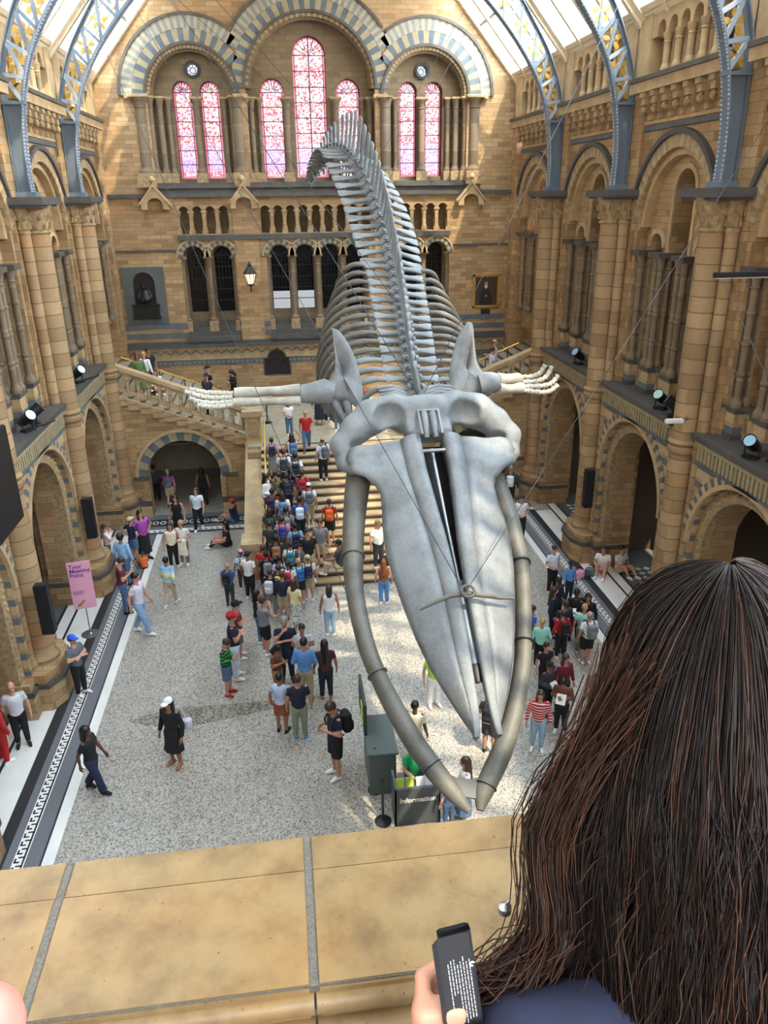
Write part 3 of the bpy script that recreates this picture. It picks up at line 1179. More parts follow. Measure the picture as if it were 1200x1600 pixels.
# ------------------------------------------------------------------ stairs
ST_Y0, ST_N, RISE, TREAD = 20.8, 17, 2.7 / 17, .345
st = struct_root('staircase')
LAND_Y = ST_Y0 + (ST_N - 1) * TREAD
for i in range(ST_N):
    m = MB()
    y = ST_Y0 + i * TREAD
    z = (i + 1) * RISE
    y1 = y + TREAD + .02 if i < ST_N - 1 else y + .5
    m.box(CX - 2.62, CX + 2.62, y - .03, y1, z - .05, z, 0)
    m.box(CX - 2.62, CX + 2.62, y, y1, z - RISE, z - .05, 1)  # dark riser tone paints in the shadow under each nosing
    m.box(CX - 2.62, CX + 2.62, y - .031, y + .03, z - .028, z + .002, 0)
    m.build('step', [M['stone'], M['slate']], st)
m = MB()
m.box(CX - 3.1, CX + 3.1, LAND_Y + .4, 33.3, 2.4, 2.7, 0)
m.box(CX - 3.1, CX + 3.1, LAND_Y, 27.5, 0, 2.6, 1)
m.build('landing', [M['stone_pale'], M['brick']], st)
for sg in (-1, 1):
    A, P = side_T(sg)

    def W(p):
        return (CX + sg * p[0], 27.4 - p[2], p[1])
    SL = .4
    # wing wall with the archway to the back corridor
    m = MB()
    m.T = W
    hole = [(5.5 - 1.3, .0), (5.5 - 1.3, 1.55)] + [(5.5 - 1.3 * math.cos(PI * i / 18), 1.55 + 1.36 * math.sin(PI * i / 18)) for i in range(1, 18)] + [(5.5 + 1.3, 1.55), (5.5 + 1.3, .0)]
    out = [(3.0, 0)] + hole + [(7.9, 0), (7.9, 2.75 + SL * (7.9 - 3.1)), (3.0, 2.75)]
    m.plate(out, [], -.55, 0, 0)
    wing = m.build('wing_wall', M['brick_small'], st)
    m = MB()
    m.T = W
    m.ring(5.5, 1.57, 1.3, 1.62, -.06, .05, 17, 0, PI, (0, 1))
    m.ring(5.5, 1.57, 1.62, 1.74, -.06, .1, 24, 0, PI, (2,))
    m.T = ident
    for u in (3.85, 7.05):
        q = CX + sg * u
        m.box(q - .28, q + .28, 27.28, 27.42, 1.44, 1.54, 3)
    for u in (4.12, 6.88):
        q = CX + sg * u
        m.box(q - .1, q + .1, 27.3, 27.45, .62, 1.5, 4)
    for a, b in ((3.2, 4.2), (6.8, 7.9)):
        q0, q1 = sorted((CX + sg * a, CX + sg * b))
        m.box(q0, q1, 27.22, 27.45, 0, .42, 2)
        m.box(q0, q1, 27.26, 27.45, .42, .6, 3)
    m.build('wing_arch', [M['blue'], M['cream'], M['stone'], M['stone_dark'], M['carved']], wing)
    # stepped corbels under the balustrade
    m = MB()
    m.T = W
    n = 11
    for i in range(n):
        u = 3.15 + i * .4
        z = 2.62 + SL * (u - 3.1)
        m.add([(u + a, b, c) for c in (0, .1) for a, b in ((0, z), (.4, z), (.4, z + .24), (0, z + .24))], [(0, 1, 2, 3), (4, 5, 6, 7), (0, 1, 5, 4), (1, 2, 6, 5), (2, 3, 7, 6), (3, 0, 4, 7)], 0)
        m.add([(u + a, b, c) for c in (0, .16) for a, b in ((0, z + .24), (.42, z + .24), (.42, z + .42), (0, z + .3))], [(0, 1, 2, 3), (4, 5, 6, 7), (0, 1, 5, 4), (1, 2, 6, 5), (2, 3, 7, 6), (3, 0, 4, 7)], 0)
    m.build('stepped_corbels', M['stone'], wing)
    # balustrade
    m = MB()
    m.T = W
    zb = lambda u: 3.02 + SL * (u - 3.1)
    zt = lambda u: 3.78 + SL * (u - 3.1)
    holes = []
    nb = 12
    for i in range(nb):
        c = 3.42 + i * .352
        hw = .125
        holes.append([(c - hw, zb(c - hw) + .14), (c + hw, zb(c + hw) + .14)] + [(c + hw * math.cos(PI * j / 8), zb(c) + .52 + hw * math.sin(PI * j / 8)) for j in range(9)])
    m.plate([(3.1, zb(3.1)), (7.6, zb(7.6)), (7.6, zt(7.6)), (3.1, zt(3.1))], holes, -.25, -.05, 0)
    bal = m.build('balustrade', M['stone'], wing)
    m = MB()
    m.T = W
    q = [(3.05, zt(3.05)), (7.62, zt(7.62)), (7.62, zt(7.62) + .15), (3.05, zt(3.05) + .15)]
    m.plate(q, [], -.34, .04, 0)
    m.build('coping', M['stone'], bal)
    for i in range(nb + 1):
        u = 3.244 + i * .352
        k = MB()
        k.T = W
        k.T = lambda p: (CX + sg * (u + p[0]), 27.42 + p[1] - .0, p[2])
        k.lathe((0, 0, zb(u)), [(.05, .1), (.035, .2), (.055, .3), (.035, .45), (.055, .52)], 8)
        k.build('baluster', M['stone'], bal)
    # side flight: steps rising to the gallery
    for i in range(16):
        u = 3.1 + i * .4
        z = 2.7 + (i + 1) * .16
        m = MB()
        m.T = A
        m.box(u - .03, u + .42, 27.75, 33.15, z - .05, z, 0)
        m.box(u, u + .42, 27.75, 33.15, z - .3, z - .05, 1)  # riser shade put into the dark colour, as on the main stairs
        m.build('step', [M['stone_pale'], M['slate']], st)
    # corridor behind the archway
    m = MB()
    m.T = A
    m.box(3.0, 8.9, 32.6, 32.8, 0, 2.9, 0)
    m.box(3.0, 3.1, 27.9, 32.6, 0, 2.9, 0)
    m.box(8.6, 8.8, 27.9, 32.6, 0, 2.9, 0)
    m.box(3.0, 8.9, 27.8, 32.8, 2.55, 2.65, 1)
    m.build('corridor', [M['stone_pale'], M['dim']], wing)
    # newel, sloping parapet, end block
    m = MB()
    m.T = A
    m.box(2.6, 3.16, 27.1, 27.7, 1.9, 3.7, 0)
    m.box(2.52, 3.24, 27.02, 27.78, 3.7, 3.9, 0)
    m.box(2.55, 3.21, 27.05, 27.75, 2.62, 2.74, 0)
    m.box(2.7, 3.06, 27.06, 27.1, 2.95, 3.5, 1)
    nw = m.build('newel', [M['stone'], M['carved']], st)
    m = MB()
    m.T = A
    for u0, u1, dz, mi in ((2.62, 3.14, 0, 0), (2.56, 3.2, .12, 1)):
        z0, z1 = (0, 0) if mi == 0 else (.92, 2.5)
        vs = []
        for u in (u0, u1):
            vs += [(u, 22.3, z0), (u, 27.1, z1), (u, 27.1, 2.5 + dz), (u, 22.3, .92 + dz)]
        m.add(vs, [(0, 1, 2, 3), (4, 5, 6, 7), (0, 1, 5, 4), (1, 2, 6, 5), (2, 3, 7, 6), (3, 0, 4, 7)], mi)
    m.build('sloping_parapet', [M['brick'], M['stone']], st)
    m = MB()
    m.T = A
    m.box(2.58, 3.18, 21.6, 22.35, 0, 1.0, 0)
    m.box(2.5, 3.26, 21.52, 22.42, 1.0, 1.22, 0)
    m.box(2.5, 3.26, 21.52, 22.42, 0, .2, 0)
    m.build('end_block', M['stone'], st)


def handrail(label, pts, nb, drop):
    r = thing('handrail', label, 'handrail', pts[0])
    o = Vector(pts[0])
    m = MB()
    m.tube([Vector(p) - o for p in pts], .035, 10)
    m.build('rail', M['brass'], r)
    for i in range(nb):
        f = (i + .5) / nb
        p = Vector(pts[0]).lerp(Vector(pts[-1]), f) - o
        m = MB()
        m.tube([p, p - Vector((0, 0, drop))], .02, 6)
        m.build('post', M['dark_metal'], r)
    return r


for sg, wd in ((-1, 'brass handrail of the side flight beneath the bust niche'), (1, 'brass handrail of the side flight beneath the portrait')):
    handrail(wd, [(CX + sg * 3.2, 29.9, 3.66), (CX + sg * 7.7, 29.9, 5.46)], 5, .82)
    handrail('slim brass handrail on the main stairs beside the %s sloping parapet' % ('west' if sg < 0 else 'east'),
             [(CX + sg * 2.45, 21.6, 1.35), (CX + sg * 2.45, 26.6, 3.65)], 3, .86)

# ------------------------------------------------------------------ roof
ceil = struct_root('ceiling')
E0, E1, E2 = (8.35, 14.75), (4.8, 18.8), (0.0, 22.4)
LEN = math.hypot(E1[0] - E0[0], E1[1] - E0[1])
ud = ((E1[0] - E0[0]) / LEN, (E1[1] - E0[1]) / LEN)
for sg in (-1, 1):
    def RT(p):      # (y, along slope, outward normal)
        return (CX + sg * (E0[0] + ud[0] * p[1] + ud[1] * p[2]), p[0], E0[1] + ud[1] * p[1] - ud[0] * p[2])
    m = MB()
    m.add([(CX + sg * a, y, z) for a, z in (E1, E2) for y in (-6.2, 33.3)] + [(CX + sg * (a + .1), y, z + .15) for a, z in (E1, E2) for y in (-6.2, 33.3)], [(0, 1, 3, 2), (4, 5, 7, 6)], 0)
    m.build('solid_slope', M['ceil'], ceil)
    m = MB()
    m.T = A = (lambda p: (CX + sg * p[0], p[1], p[2]))
    m.box(8.25, 9.2, -6.2, 33.3, 14.6, 14.9, 0)
    m.T = RT
    m.box(-6.2, 33.3, -.05, .5, 0.0, .12, 0)
    m.box(-6.2, 33.3, LEN - .6, LEN + .05, -.02, .12, 0)  # unseen upper band, depth set to shape the sun patch below
    m.build('eaves_frame', M['ceil_frame'], ceil)
    ys = [-6.2, .1] + PIER_Y + [33.3]
    for y0, y1 in zip(ys[:-1], ys[1:]):
        wi += 1
        m = MB()
        m.T = RT
        g0, g1 = y0 + .2, y1 - .2
        m.box(g0, g1, .45, LEN - .55, .06, .065)
        win = m.build('window_%d' % wi, M['glass'], kind='structure')
        m = MB()
        m.T = RT
        nm_ = 4
        for i in range(1, nm_):
            y = g0 + (g1 - g0) * i / nm_
            m.box(y - .04, y + .04, .4, LEN - .55, -.02, .12)
        m.box(g0, g1, LEN * .52 - .05, LEN * .52 + .05, -.02, .12)
        m.build('frame', M['iron_pale'], win)
        m = MB()
        m.T = RT
        for i in range(0, nm_ + 1):
            y = g0 + (g1 - g0) * i / nm_
            m.box(y - .08, y + .08, .1, LEN - .4, -.14, -.02)
        m.box(g0, g1, .05, .75, -.1, .06)
        m.box(g0, g1, LEN - .75, LEN - .5, -.12, .06)
        m.build('surround', M['ceil_frame'], win)
    for y in ys:
        m = MB()
        m.T = RT
        m.box(y - .2, y + .2, -.1, LEN + .1, -.05, .2)
        m.box(y - .15, y + .15, -.1, LEN + .1, -.16, 0)
        m.box(y - .09, y + .09, -.1, LEN + .1, -.24, 0)
        m.build('rafter', M['ceil_frame'], ceil)
# daylight portals in the two rows of skylights
for sg in (-1, 1):
    d = bpy.data.lights.new('skylight', 'AREA')
    d.shape = 'RECTANGLE'
    d.size = 39.0
    d.size_y = LEN - .4
    d.cycles.is_portal = True
    o = bpy.data.objects.new('skylight', d)
    COL.objects.link(o)
    mid = Vector((CX + sg * (E0[0] + E1[0]) / 2, 13.5, (E0[1] + E1[1]) / 2))
    nrm = Vector((-sg * ud[1], 0, ud[0]))    # points into the hall
    nrm = Vector((sg * -ud[1], 0, -abs(ud[0])))
    yv = Vector((sg * ud[0], 0, ud[1]))
    zv = -nrm
    xv = yv.cross(zv)
    o.matrix_world = Matrix(((xv.x, yv.x, zv.x, mid.x), (xv.y, yv.y, zv.y, mid.y), (xv.z, yv.z, zv.z, mid.z), (0, 0, 0, 1)))

# ------------------------------------------------------------------ iron ribs
INN = [(7.62, 11.06), (7.62, 12.0), (7.5, 13.0), (7.28, 13.8), (6.94, 14.5), (6.3, 15.4), (5.38, 16.4), (4.2, 17.4), (2.6, 18.4), (0, 19.2)]
OUT = [(7.94, 11.06), (7.94, 12.2), (7.92, 13.1), (7.84, 13.9), (7.42, 15.0), (6.85, 15.9), (5.95, 17.1), (4.75, 18.3), (3.0, 19.7), (0, 20.9)]


def interp(P, t):
    k = t * (len(P) - 1)
    i = min(int(k), len(P) - 2)
    f = k - i
    return (P[i][0] + (P[i + 1][0] - P[i][0]) * f, P[i][1] + (P[i + 1][1] - P[i][1]) * f)


def smooth(P, n):
    out = []
    k = len(P)
    for a in range(n + 1):
        t = a / n * (k - 1)
        i = min(int(t), k - 2)
        f = t - i
        q = [P[max(0, i - 1)], P[i], P[i + 1], P[min(k - 1, i + 2)]]
        out.append(tuple(.5 * (2 * q[1][d] + (q[2][d] - q[0][d]) * f + (2 * q[0][d] - 5 * q[1][d] + 4 * q[2][d] - q[3][d]) * f * f + (3 * q[1][d] - q[0][d] - 3 * q[2][d] + q[3][d]) * f ** 3) for d in range(len(P[0]))))
    return out


IS, OS = smooth(INN, 54), smooth(OUT, 54)


def make_rib(label):
    r = thing('roof_rib', label, 'roof rib', (CX, 0, 11.04), 0, 'arched iron ribs of the roof')
    for sg in (-1, 1):
        T = lambda p: (sg * p[0], p[1], p[2] - 11.04)
        for P_, nm, wd in ((IS, 'inner_chord', .17), (OS, 'outer_chord', .13)):
            m = MB()
            m.T = T
            n = len(P_)
            for d0, d1, y0, y1, mi in ((-.015, .015, -wd, wd, 0), (0, .09, -.02, .02, 0)):
                sgn = 1 if P_ is IS else -1
                vs = []
                for i in range(n):
                    a, b = P_[max(0, i - 1)], P_[min(n - 1, i + 1)]
                    tx, tz = b[0] - a[0], b[1] - a[1]
                    L = math.hypot(tx, tz)
                    nx, nz = tz / L * sgn, -tx / L * sgn
                    for d in (d0, d1):
                        for y in (y0, y1):
                            vs.append((P_[i][0] + nx * d, y, P_[i][1] + nz * d))
                fs = []
                for i in range(n - 1):
                    o = i * 4
                    for a, b in ((0, 1), (1, 3), (3, 2), (2, 0)):
                        fs.append((o + a, o + b, o + 4 + b, o + 4 + a))
                m.add(vs, fs, mi, False)
            if P_ is IS:           # rivets along the inner chord
                for i in range(0, 30):
                    for f in (0, .5):
                        a, b = IS[i], IS[i + 1]
                        x, z = a[0] + (b[0] - a[0]) * f, a[1] + (b[1] - a[1]) * f
                        for y in (-.13, .13):
                            m.add([(x - .035, y - .018, z - .018), (x - .035, y + .018, z - .018), (x - .035, y + .018, z + .018), (x - .035, y - .018, z + .018), (x, y - .03, z - .03), (x, y + .03, z - .03), (x, y + .03, z + .03), (x, y - .03, z + .03)],
                                  [(0, 1, 2, 3), (0, 1, 5, 4), (1, 2, 6, 5), (2, 3, 7, 6), (3, 0, 4, 7)], 1)
            m.build(nm, [M['iron'], M['iron_pale']], r)
        m = MB()
        m.T = T
        kk = 13
        vs = [(q[0], y, q[1]) for y in (-.02, .02) for q in (IS[:kk + 1] + OS[:kk + 1][::-1])]
        h = len(vs) // 2
        fs = []
        for i in range(kk):
            for o in (0, h):
                fs.append((o + i, o + i + 1, o + h - 2 - i, o + h - 1 - i))
        m.add(vs, fs)
        m.box(7.42, 7.96, -.16, .16, 13.1, 13.16)
        m.box(7.5, 8.0, -.22, .22, 11.05, 11.16)
        m.build('web_plate', M['iron'], r)
        st_ = [13, 17, 21, 25, 29, 33, 37, 41, 45, 49, 53]
        for a, b in zip(st_[:-1], st_[1:]):
            m = MB()
            m.T = T
            for p, q in ((IS[a], OS[b]), (IS[b], OS[b])):
                dx, dz = q[0] - p[0], q[1] - p[1]
                L = math.hypot(dx, dz)
                nx, nz = -dz / L * .045, dx / L * .045
                vs = [(p[0] + s * nx, y, p[1] + s * nz) for y in (-.035, .035) for s in (-1, 1)] + [(q[0] + s * nx, y, q[1] + s * nz) for y in (-.035, .035) for s in (-1, 1)]
                m.add(vs, [(0, 1, 5, 4), (2, 3, 7, 6), (0, 2, 6, 4), (1, 3, 7, 5)])
            m.build('lattice_brace', M['iron_pale'] if a < 21 else M['iron'], r)
            # gilded leaves in the panel
            m = MB()
            m.T = T
            cxp = (IS[a][0] + OS[a][0] + IS[b][0] + OS[b][0]) / 4
            czp = (IS[a][1] + OS[a][1] + IS[b][1] + OS[b][1]) / 4
            for j in range(5):
                an = 2 * PI * j / 5 + .4
                u, v = cxp + .17 * math.cos(an), czp + .17 * math.sin(an)
                pts = []
                for i in range(8):
                    t = 2 * PI * i / 8
                    ex, ez = .105 * math.cos(t), .06 * math.sin(t)
                    pts.append((u + ex * math.cos(an) - ez * math.sin(an), 0, v + ex * math.sin(an) + ez * math.cos(an)))
                vs = [(p[0], -.012, p[2]) for p in pts] + [(p[0], .012, p[2]) for p in pts]
                m.add(vs, [list(range(8)), list(range(8, 16))] + [(i, (i + 1) % 8, 8 + (i + 1) % 8, 8 + i) for i in range(8)])
            m.T = lambda p: (sg * p[0], p[1], p[2] - 11.04)
            m.add([(cxp + .05 * math.cos(2 * PI * i / 8), y, czp + .05 * math.sin(2 * PI * i / 8)) for y in (-.03, .03) for i in range(8)], [list(range(8)), list(range(8, 16))])
            m.build('gilded_leaf', M['gilt'], r)
    return r


ribs = ['arched iron roof rib rising from the pier nearest the viewer', 'arched iron roof rib rising from the second piers',
        'arched iron roof rib rising from the third piers, largest on the right wall', 'arched iron roof rib rising from the fourth piers, middle one on the right wall',
        'arched iron roof rib nearest the stained glass wall']
first = None
for y, lb in zip(PIER_Y, ribs):
    if first is None:
        first = o = make_rib(lb)
    else:
        o = copy_tree(first)
    o.location.y = y
    o['label'] = lb
# ------------------------------------------------------------------ distance-field bodies
def s_min(a, b, k):
    if k <= 0:
        return np.minimum(a, b)
    h = np.clip(0.5 + 0.5 * (b - a) / k, 0, 1)
    return b * (1 - h) + a * h - k * h * (1 - h)


def f_cone(p, a, b, ra, rb):
    """round cone between a and b (linear radius)"""
    a = np.asarray(a, np.float32)
    ba = np.asarray(b, np.float32) - a
    L = max(1e-9, float(ba @ ba))
    t = np.clip(((p - a) @ ba) / L, 0, 1)
    d = p - a - t[..., None] * ba
    return np.sqrt((d * d).sum(-1)) - (ra + (rb - ra) * t)


def f_ell(p, c, r, R=None):
    q = p - np.asarray(c, np.float32)
    if R is not None:
        q = q @ np.asarray(R, np.float32)
    r = np.asarray(r, np.float32)
    k0 = np.sqrt(((q / r) ** 2).sum(-1))
    k1 = np.sqrt(((q / (r * r)) ** 2).sum(-1)) + 1e-9
    return k0 * (k0 - 1) / k1


def f_box(p, c, h, r=0.0, R=None):
    q = p - np.asarray(c, np.float32)
    if R is not None:
        q = q @ np.asarray(R, np.float32)
    q = np.abs(q) - (np.asarray(h, np.float32) - r)
    return np.sqrt((np.maximum(q, 0) ** 2).sum(-1)) + np.minimum(q.max(-1), 0) - r


def surface(fn, lo, hi, h):
    """surface nets: returns vertices and quads of fn = 0"""
    lo = np.asarray(lo, np.float32)
    n = np.maximum(3, np.ceil((np.asarray(hi, np.float32) - lo) / h).astype(int) + 1)
    ax = [lo[i] + h * np.arange(n[i], dtype=np.float32) for i in range(3)]
    P = np.stack(np.meshgrid(*ax, indexing='ij'), -1)
    F = fn(P).astype(np.float32)
    ins = F < 0
    c = n - 1
    acc = np.zeros(tuple(c) + (3,), np.float32)
    cnt = np.zeros(tuple(c), np.float32)
    cor = [(i, j, k) for i in (0, 1) for j in (0, 1) for k in (0, 1)]
    sl = lambda o: tuple(slice(o[d], o[d] + c[d]) for d in range(3))
    for a in cor:
        for d in range(3):
            if a[d] == 0:
                b = list(a)
                b[d] = 1
                fa, fb = F[sl(a)], F[sl(b)]
                x = (fa < 0) != (fb < 0)
                den = np.where(x, fa - fb, 1)
                t = np.where(x, fa / den, 0)
                for e in range(3):
                    acc[..., e] += np.where(x, a[e] + (t if e == d else 0), 0)
                cnt += x
    act = cnt > 0
    idx = -np.ones(tuple(c), np.int64)
    idx[act] = np.arange(int(act.sum()))
    ii = np.stack(np.nonzero(act), -1).astype(np.float32)
    V = lo + h * (ii + acc[act] / cnt[act][:, None])
    Q = []
    for d in range(3):
        e, g = (d + 1) % 3, (d + 2) % 3
        s0 = [slice(1, c[0]), slice(1, c[1]), slice(1, c[2])]
        s0[d] = slice(0, c[d])
        a = ins[tuple(s0)]
        s1 = list(s0)
        s1[d] = slice(1, c[d] + 1)
        b = ins[tuple(s1)]
        w_ = np.stack(np.nonzero(a != b), -1)
        fl_ = a[tuple(w_.T)]
        off = np.array([s.start for s in s0])
        base = w_ + off
        def at(de, dg):
            q = base.copy()
            q[:, e] -= de
            q[:, g] -= dg
            return idx[tuple(q.T)]
        q = np.stack([at(1, 1), at(0, 1), at(0, 0), at(1, 0)], -1)
        q[~fl_] = q[~fl_][:, ::-1]
        Q.append(q)
    return V, np.concatenate(Q)


def np_mesh(name, V, Q, mat, smooth_=True):
    me = bpy.data.meshes.new(name)
    me.vertices.add(len(V))
    me.vertices.foreach_set('co', np.asarray(V, np.float32).ravel())
    me.loops.add(Q.size)
    me.loops.foreach_set('vertex_index', Q.astype(np.int32).ravel())
    me.polygons.add(len(Q))
    me.polygons.foreach_set('loop_start', np.arange(0, Q.size, Q.shape[1], dtype=np.int32))
    me.polygons.foreach_set('use_smooth', np.full(len(Q), smooth_))
    for mm in (mat if isinstance(mat, (list, tuple)) else [mat]):
        me.materials.append(mm)
    me.update(calc_edges=True)
    return me


# ------------------------------------------------------------------ whale skeleton
def bone_mat(name, c):
    m = NT(name)
    m.b.inputs['Roughness'].default_value = 0.6
    a = m.noise(2.2, 5.0)
    b = m.noise(18.0, 4.0)
    col = m.ramp(a, [(0.3, tuple(x * .62 for x in c[:3]) + (1,)), (0.5, c), (0.75, tuple(min(1, x * 1.25) for x in c[:3]) + (1,))])
    col = m.mix(0.35, col, m.ramp(b, [(0.3, (0.62, 0.61, 0.6, 1)), (0.6, (1, 1, 1, 1))]), 'MULTIPLY')
    m.l(col, m.b.inputs['Base Color'])
    m.bump(b, 0.25, 0.02)
    return m.m


M['bone'] = bone_mat('weathered grey bone', rgb(122, 125, 126))
M['bone_pale'] = bone_mat('pale bone', rgb(168, 163, 150))
M['bone_jaw'] = bone_mat('shaded grey jaw bone', rgb(104, 101, 92))  # jaw tone lowered, shade on the jaws put into the colour
M['bone_dark'] = bone_mat('dark grey brown bone', rgb(98, 94, 86))

WL = Vector((2.35, 13.02, 7.36))
whale = thing('whale_skeleton', 'huge grey whale skeleton hanging in a dive from the roof, jaws towards the balcony', 'skeleton', WL)
wd = Vector((0.0125, -0.8156, -0.5783)).normalized()
wx = (Vector((1, 0, 0)) - wd * wd.x).normalized()
wn = wx.cross(wd)
if wn.z < 0:
    wn = -wn


def SK(p):
    """skull frame (lateral, forward, up) -> relative to the skeleton's origin"""
    return wx * p[0] + wd * p[1] + wn * p[2]


def loft(m, rows, mi=0, smooth_=True):
    k = len(rows[0])
    vs = [p for r in rows for p in r]
    fs = []
    for i in range(len(rows) - 1):
        for j in range(k):
            j2 = (j + 1) % k
            fs.append((i * k + j, i * k + j2, (i + 1) * k + j2, (i + 1) * k + j))
    m.add(vs, fs, mi, smooth_)
    m.add(rows[0], [list(range(k))], mi)
    m.add(rows[-1], [list(range(k))], mi)


RS = [(.5, 1.38, .2), (.62, 1.45, .2), (.76, 1.48, .2), (.84, 1.43, .2), (.93, 1.47, .2), (1.04, 1.42, .2), (1.12, 1.24, .2), (1.24, 1.06, .2), (1.42, .99, .185), (1.7, 1.0, .165), (2.05, 1.04, .14), (2.5, 1.05, .10), (3.0, .99, .075), (3.5, .90, .065), (4.0, .79, .065),
      (4.45, .66, .068), (4.8, .53, .07), (5.1, .40, .075), (5.35, .29, .09), (5.52, .2, .11), (5.62, .15, .13)]
for sg in (-1, 1):
    mx = MB()
    mx.T = SK
    pm = MB()
    pm.T = SK
    rows, prow = [], []
    for v, a, b in RS:
        tip = max(0, (v - 4.2) / 1.4)
        b += .0
        mid = .06 + .011 * v
        arch = -.035 * (v - 1.5) ** 2 * .5
        pw = max(.06, (.36 - .035 * v) if v < 4.6 else (.2 - .12 * (v - 4.6)))      # premaxilla width
        c = b + pw
        th = .22 * (1 - .6 * tip)
        e = .16 + .12 * min(1, v / 2) if v > 1.15 else .08
        e *= (1 - .5 * tip)
        prof = [(c - .02, .03), (c + (a - c) * .25, .0), (c + (a - c) * .55, -.05 * (1 - tip) - e * .25), (c + (a - c) * .85, -e * .7), (a, -e - .02), (a - .03, -e - .08), (c + (a - c) * .6, -e * .5 - th), (c + (a - c) * .2, -th - .05), (c - .02, -th)]
        rows.append([(sg * q[0] + mid, v, q[1] + arch) for q in prof])
        h = .19 - .022 * v if v < 4 else .102 - .045 * (v - 4)
        pp = [(b, -.18 * (1 - tip) - .04), (b, h * .7), (b + pw * .12, h * .95), (b + pw * .4, h), (b + pw * .75, h * .66), (c, .03), (c - .01, -.12)]
        if v < 5.63:
            prow.append([(sg * q[0] + mid, v, q[1] + arch) for q in pp])
    loft(mx, rows)
    o_ = mx.build('maxilla', M['bone'], whale)
    loft(pm, prow)
    pm.build('premaxilla', M['bone'], whale)


def cran(p):
    u = np.abs(p[..., 0] - .05)
    q = np.stack([u, p[..., 1], p[..., 2]], -1)
    d = f_ell(q, (0, -.12, -.12), (.72, .34, .42))
    d = s_min(d, f_box(q, (0, .12, -.05), (.42, .35, .2), .1), .12)
    # arch of the squamosal sweeping out to the jaw joint
    pts = [((.55, -.2, .02), .27), ((.95, -.08, -.04), .30), ((1.26, .12, -.13), .25), ((1.5, .36, -.24), .18), ((1.5, .66, -.34), .13), ((1.38, .84, -.36), .08)]
    for (a, ra), (b, rb) in zip(pts[:-1], pts[1:]):
        d = s_min(d, f_cone(q, a, b, ra, rb), .1)
    d = s_min(d, f_cone(q, (1.5, .3, -.3), (1.38, .1, -.75), .19, .2), .15)
    d = s_min(d, f_box(q, (.8, .62, -.2), (.55, .14, .08), .05), .05)
    # temporal hollow
    cut = f_ell(q, (.66, .16, .30), (.30, .30, .40))
    d = np.maximum(d, -cut)
    cut2 = f_ell(q, (1.06, .45, -.12), (.34, .085, .6))
    d = np.maximum(d, -cut2)
    return d


V_, Q_ = surface(cran, (-1.85, -.75, -1.1), (1.95, 1.15, .55), .045)
V_ = np.array([tuple(SK(p)) for p in V_])
link('cranium', np_mesh('cranium', V_, Q_, M['bone']), whale)
m = MB()
m.T = SK
m.tube([(-.02, .05, .2), (-.02, .3, .22), (-.03, .58, .12)], [.07, .065, .05], 8)
m.tube([(.13, .05, .2), (.13, .3, .22), (.14, .58, .12)], [.07, .065, .05], 8)
nas = m.build('nasal_bones', M['bone'], whale)
m = MB()
m.T = SK
for u in (-.12, .23):
    m.box(u - .02, u + .02, .06, .6, .22, .27)
m.box(-.12, .23, .06, .1, .22, .27)
m.box(-.16, .27, .8, .85, .05, .1)
m.build('steel_frame', M['steel'], nas)
m = MB()
m.T = SK
m.tube([(.06, .5, -.34), (.08, 2.0, -.36), (.1, 3.4, -.36), (.12, 4.6, -.4)], [(.34, .1), (.28, .1), (.2, .09), (.1, .06)], 12, 0, True, 1.0, tuple(wn))
m.build('vomer', M['black'], whale)  # widened and black: painted shade filling the slit between the premaxillae
m = MB()
m.T = SK
m.tube([(.06, .7, -.05), (.08, 2.2, -.12), (.1, 3.3, -.16)], .035, 8, 0)
m.tube([(.1, 3.2, -.2), (.12, 4.55, -.3)], .085, 14, 1)
m.tube([(.12, 4.55, -.3), (.121, 4.62, -.305), (.125, 4.82, -.32)], [.088, .1, .07], 14, 2)
m.build('support_bar', [M['steel'], M['iron'], M['black']], whale)
m = MB()
m.T = SK
m.tube([(-.62, 3.74, .06), (-.4, 3.68, .14), (-.15, 3.62, .2), (.1, 3.62, .22), (.4, 3.66, .18), (.62, 3.68, .1), (.86, 3.66, .0)], [.02, .03, .04, .045, .04, .03, .02], 8)
m.tube([(.1 + .1 * math.cos(2 * PI * i / 12), 3.62 + .1 * math.sin(2 * PI * i / 12), .3) for i in range(13)], .025, 6)
m.build('clamp_bar', M['bone_dark'], whale)

# lower jaws
O2 = Vector((2.3, 12.9, 6.3)) - WL
T2 = Vector((2.33, 8.2, 2.85)) - WL
jd = (T2 - O2).normalized()
jx = (Vector((1, 0, 0)) - jd * jd.x).normalized()
jn = jx.cross(jd)
if jn.z < 0:
    jn = -jn


def JW(p):
    return O2 + jx * p[0] + jd * p[1] + jn * p[2]


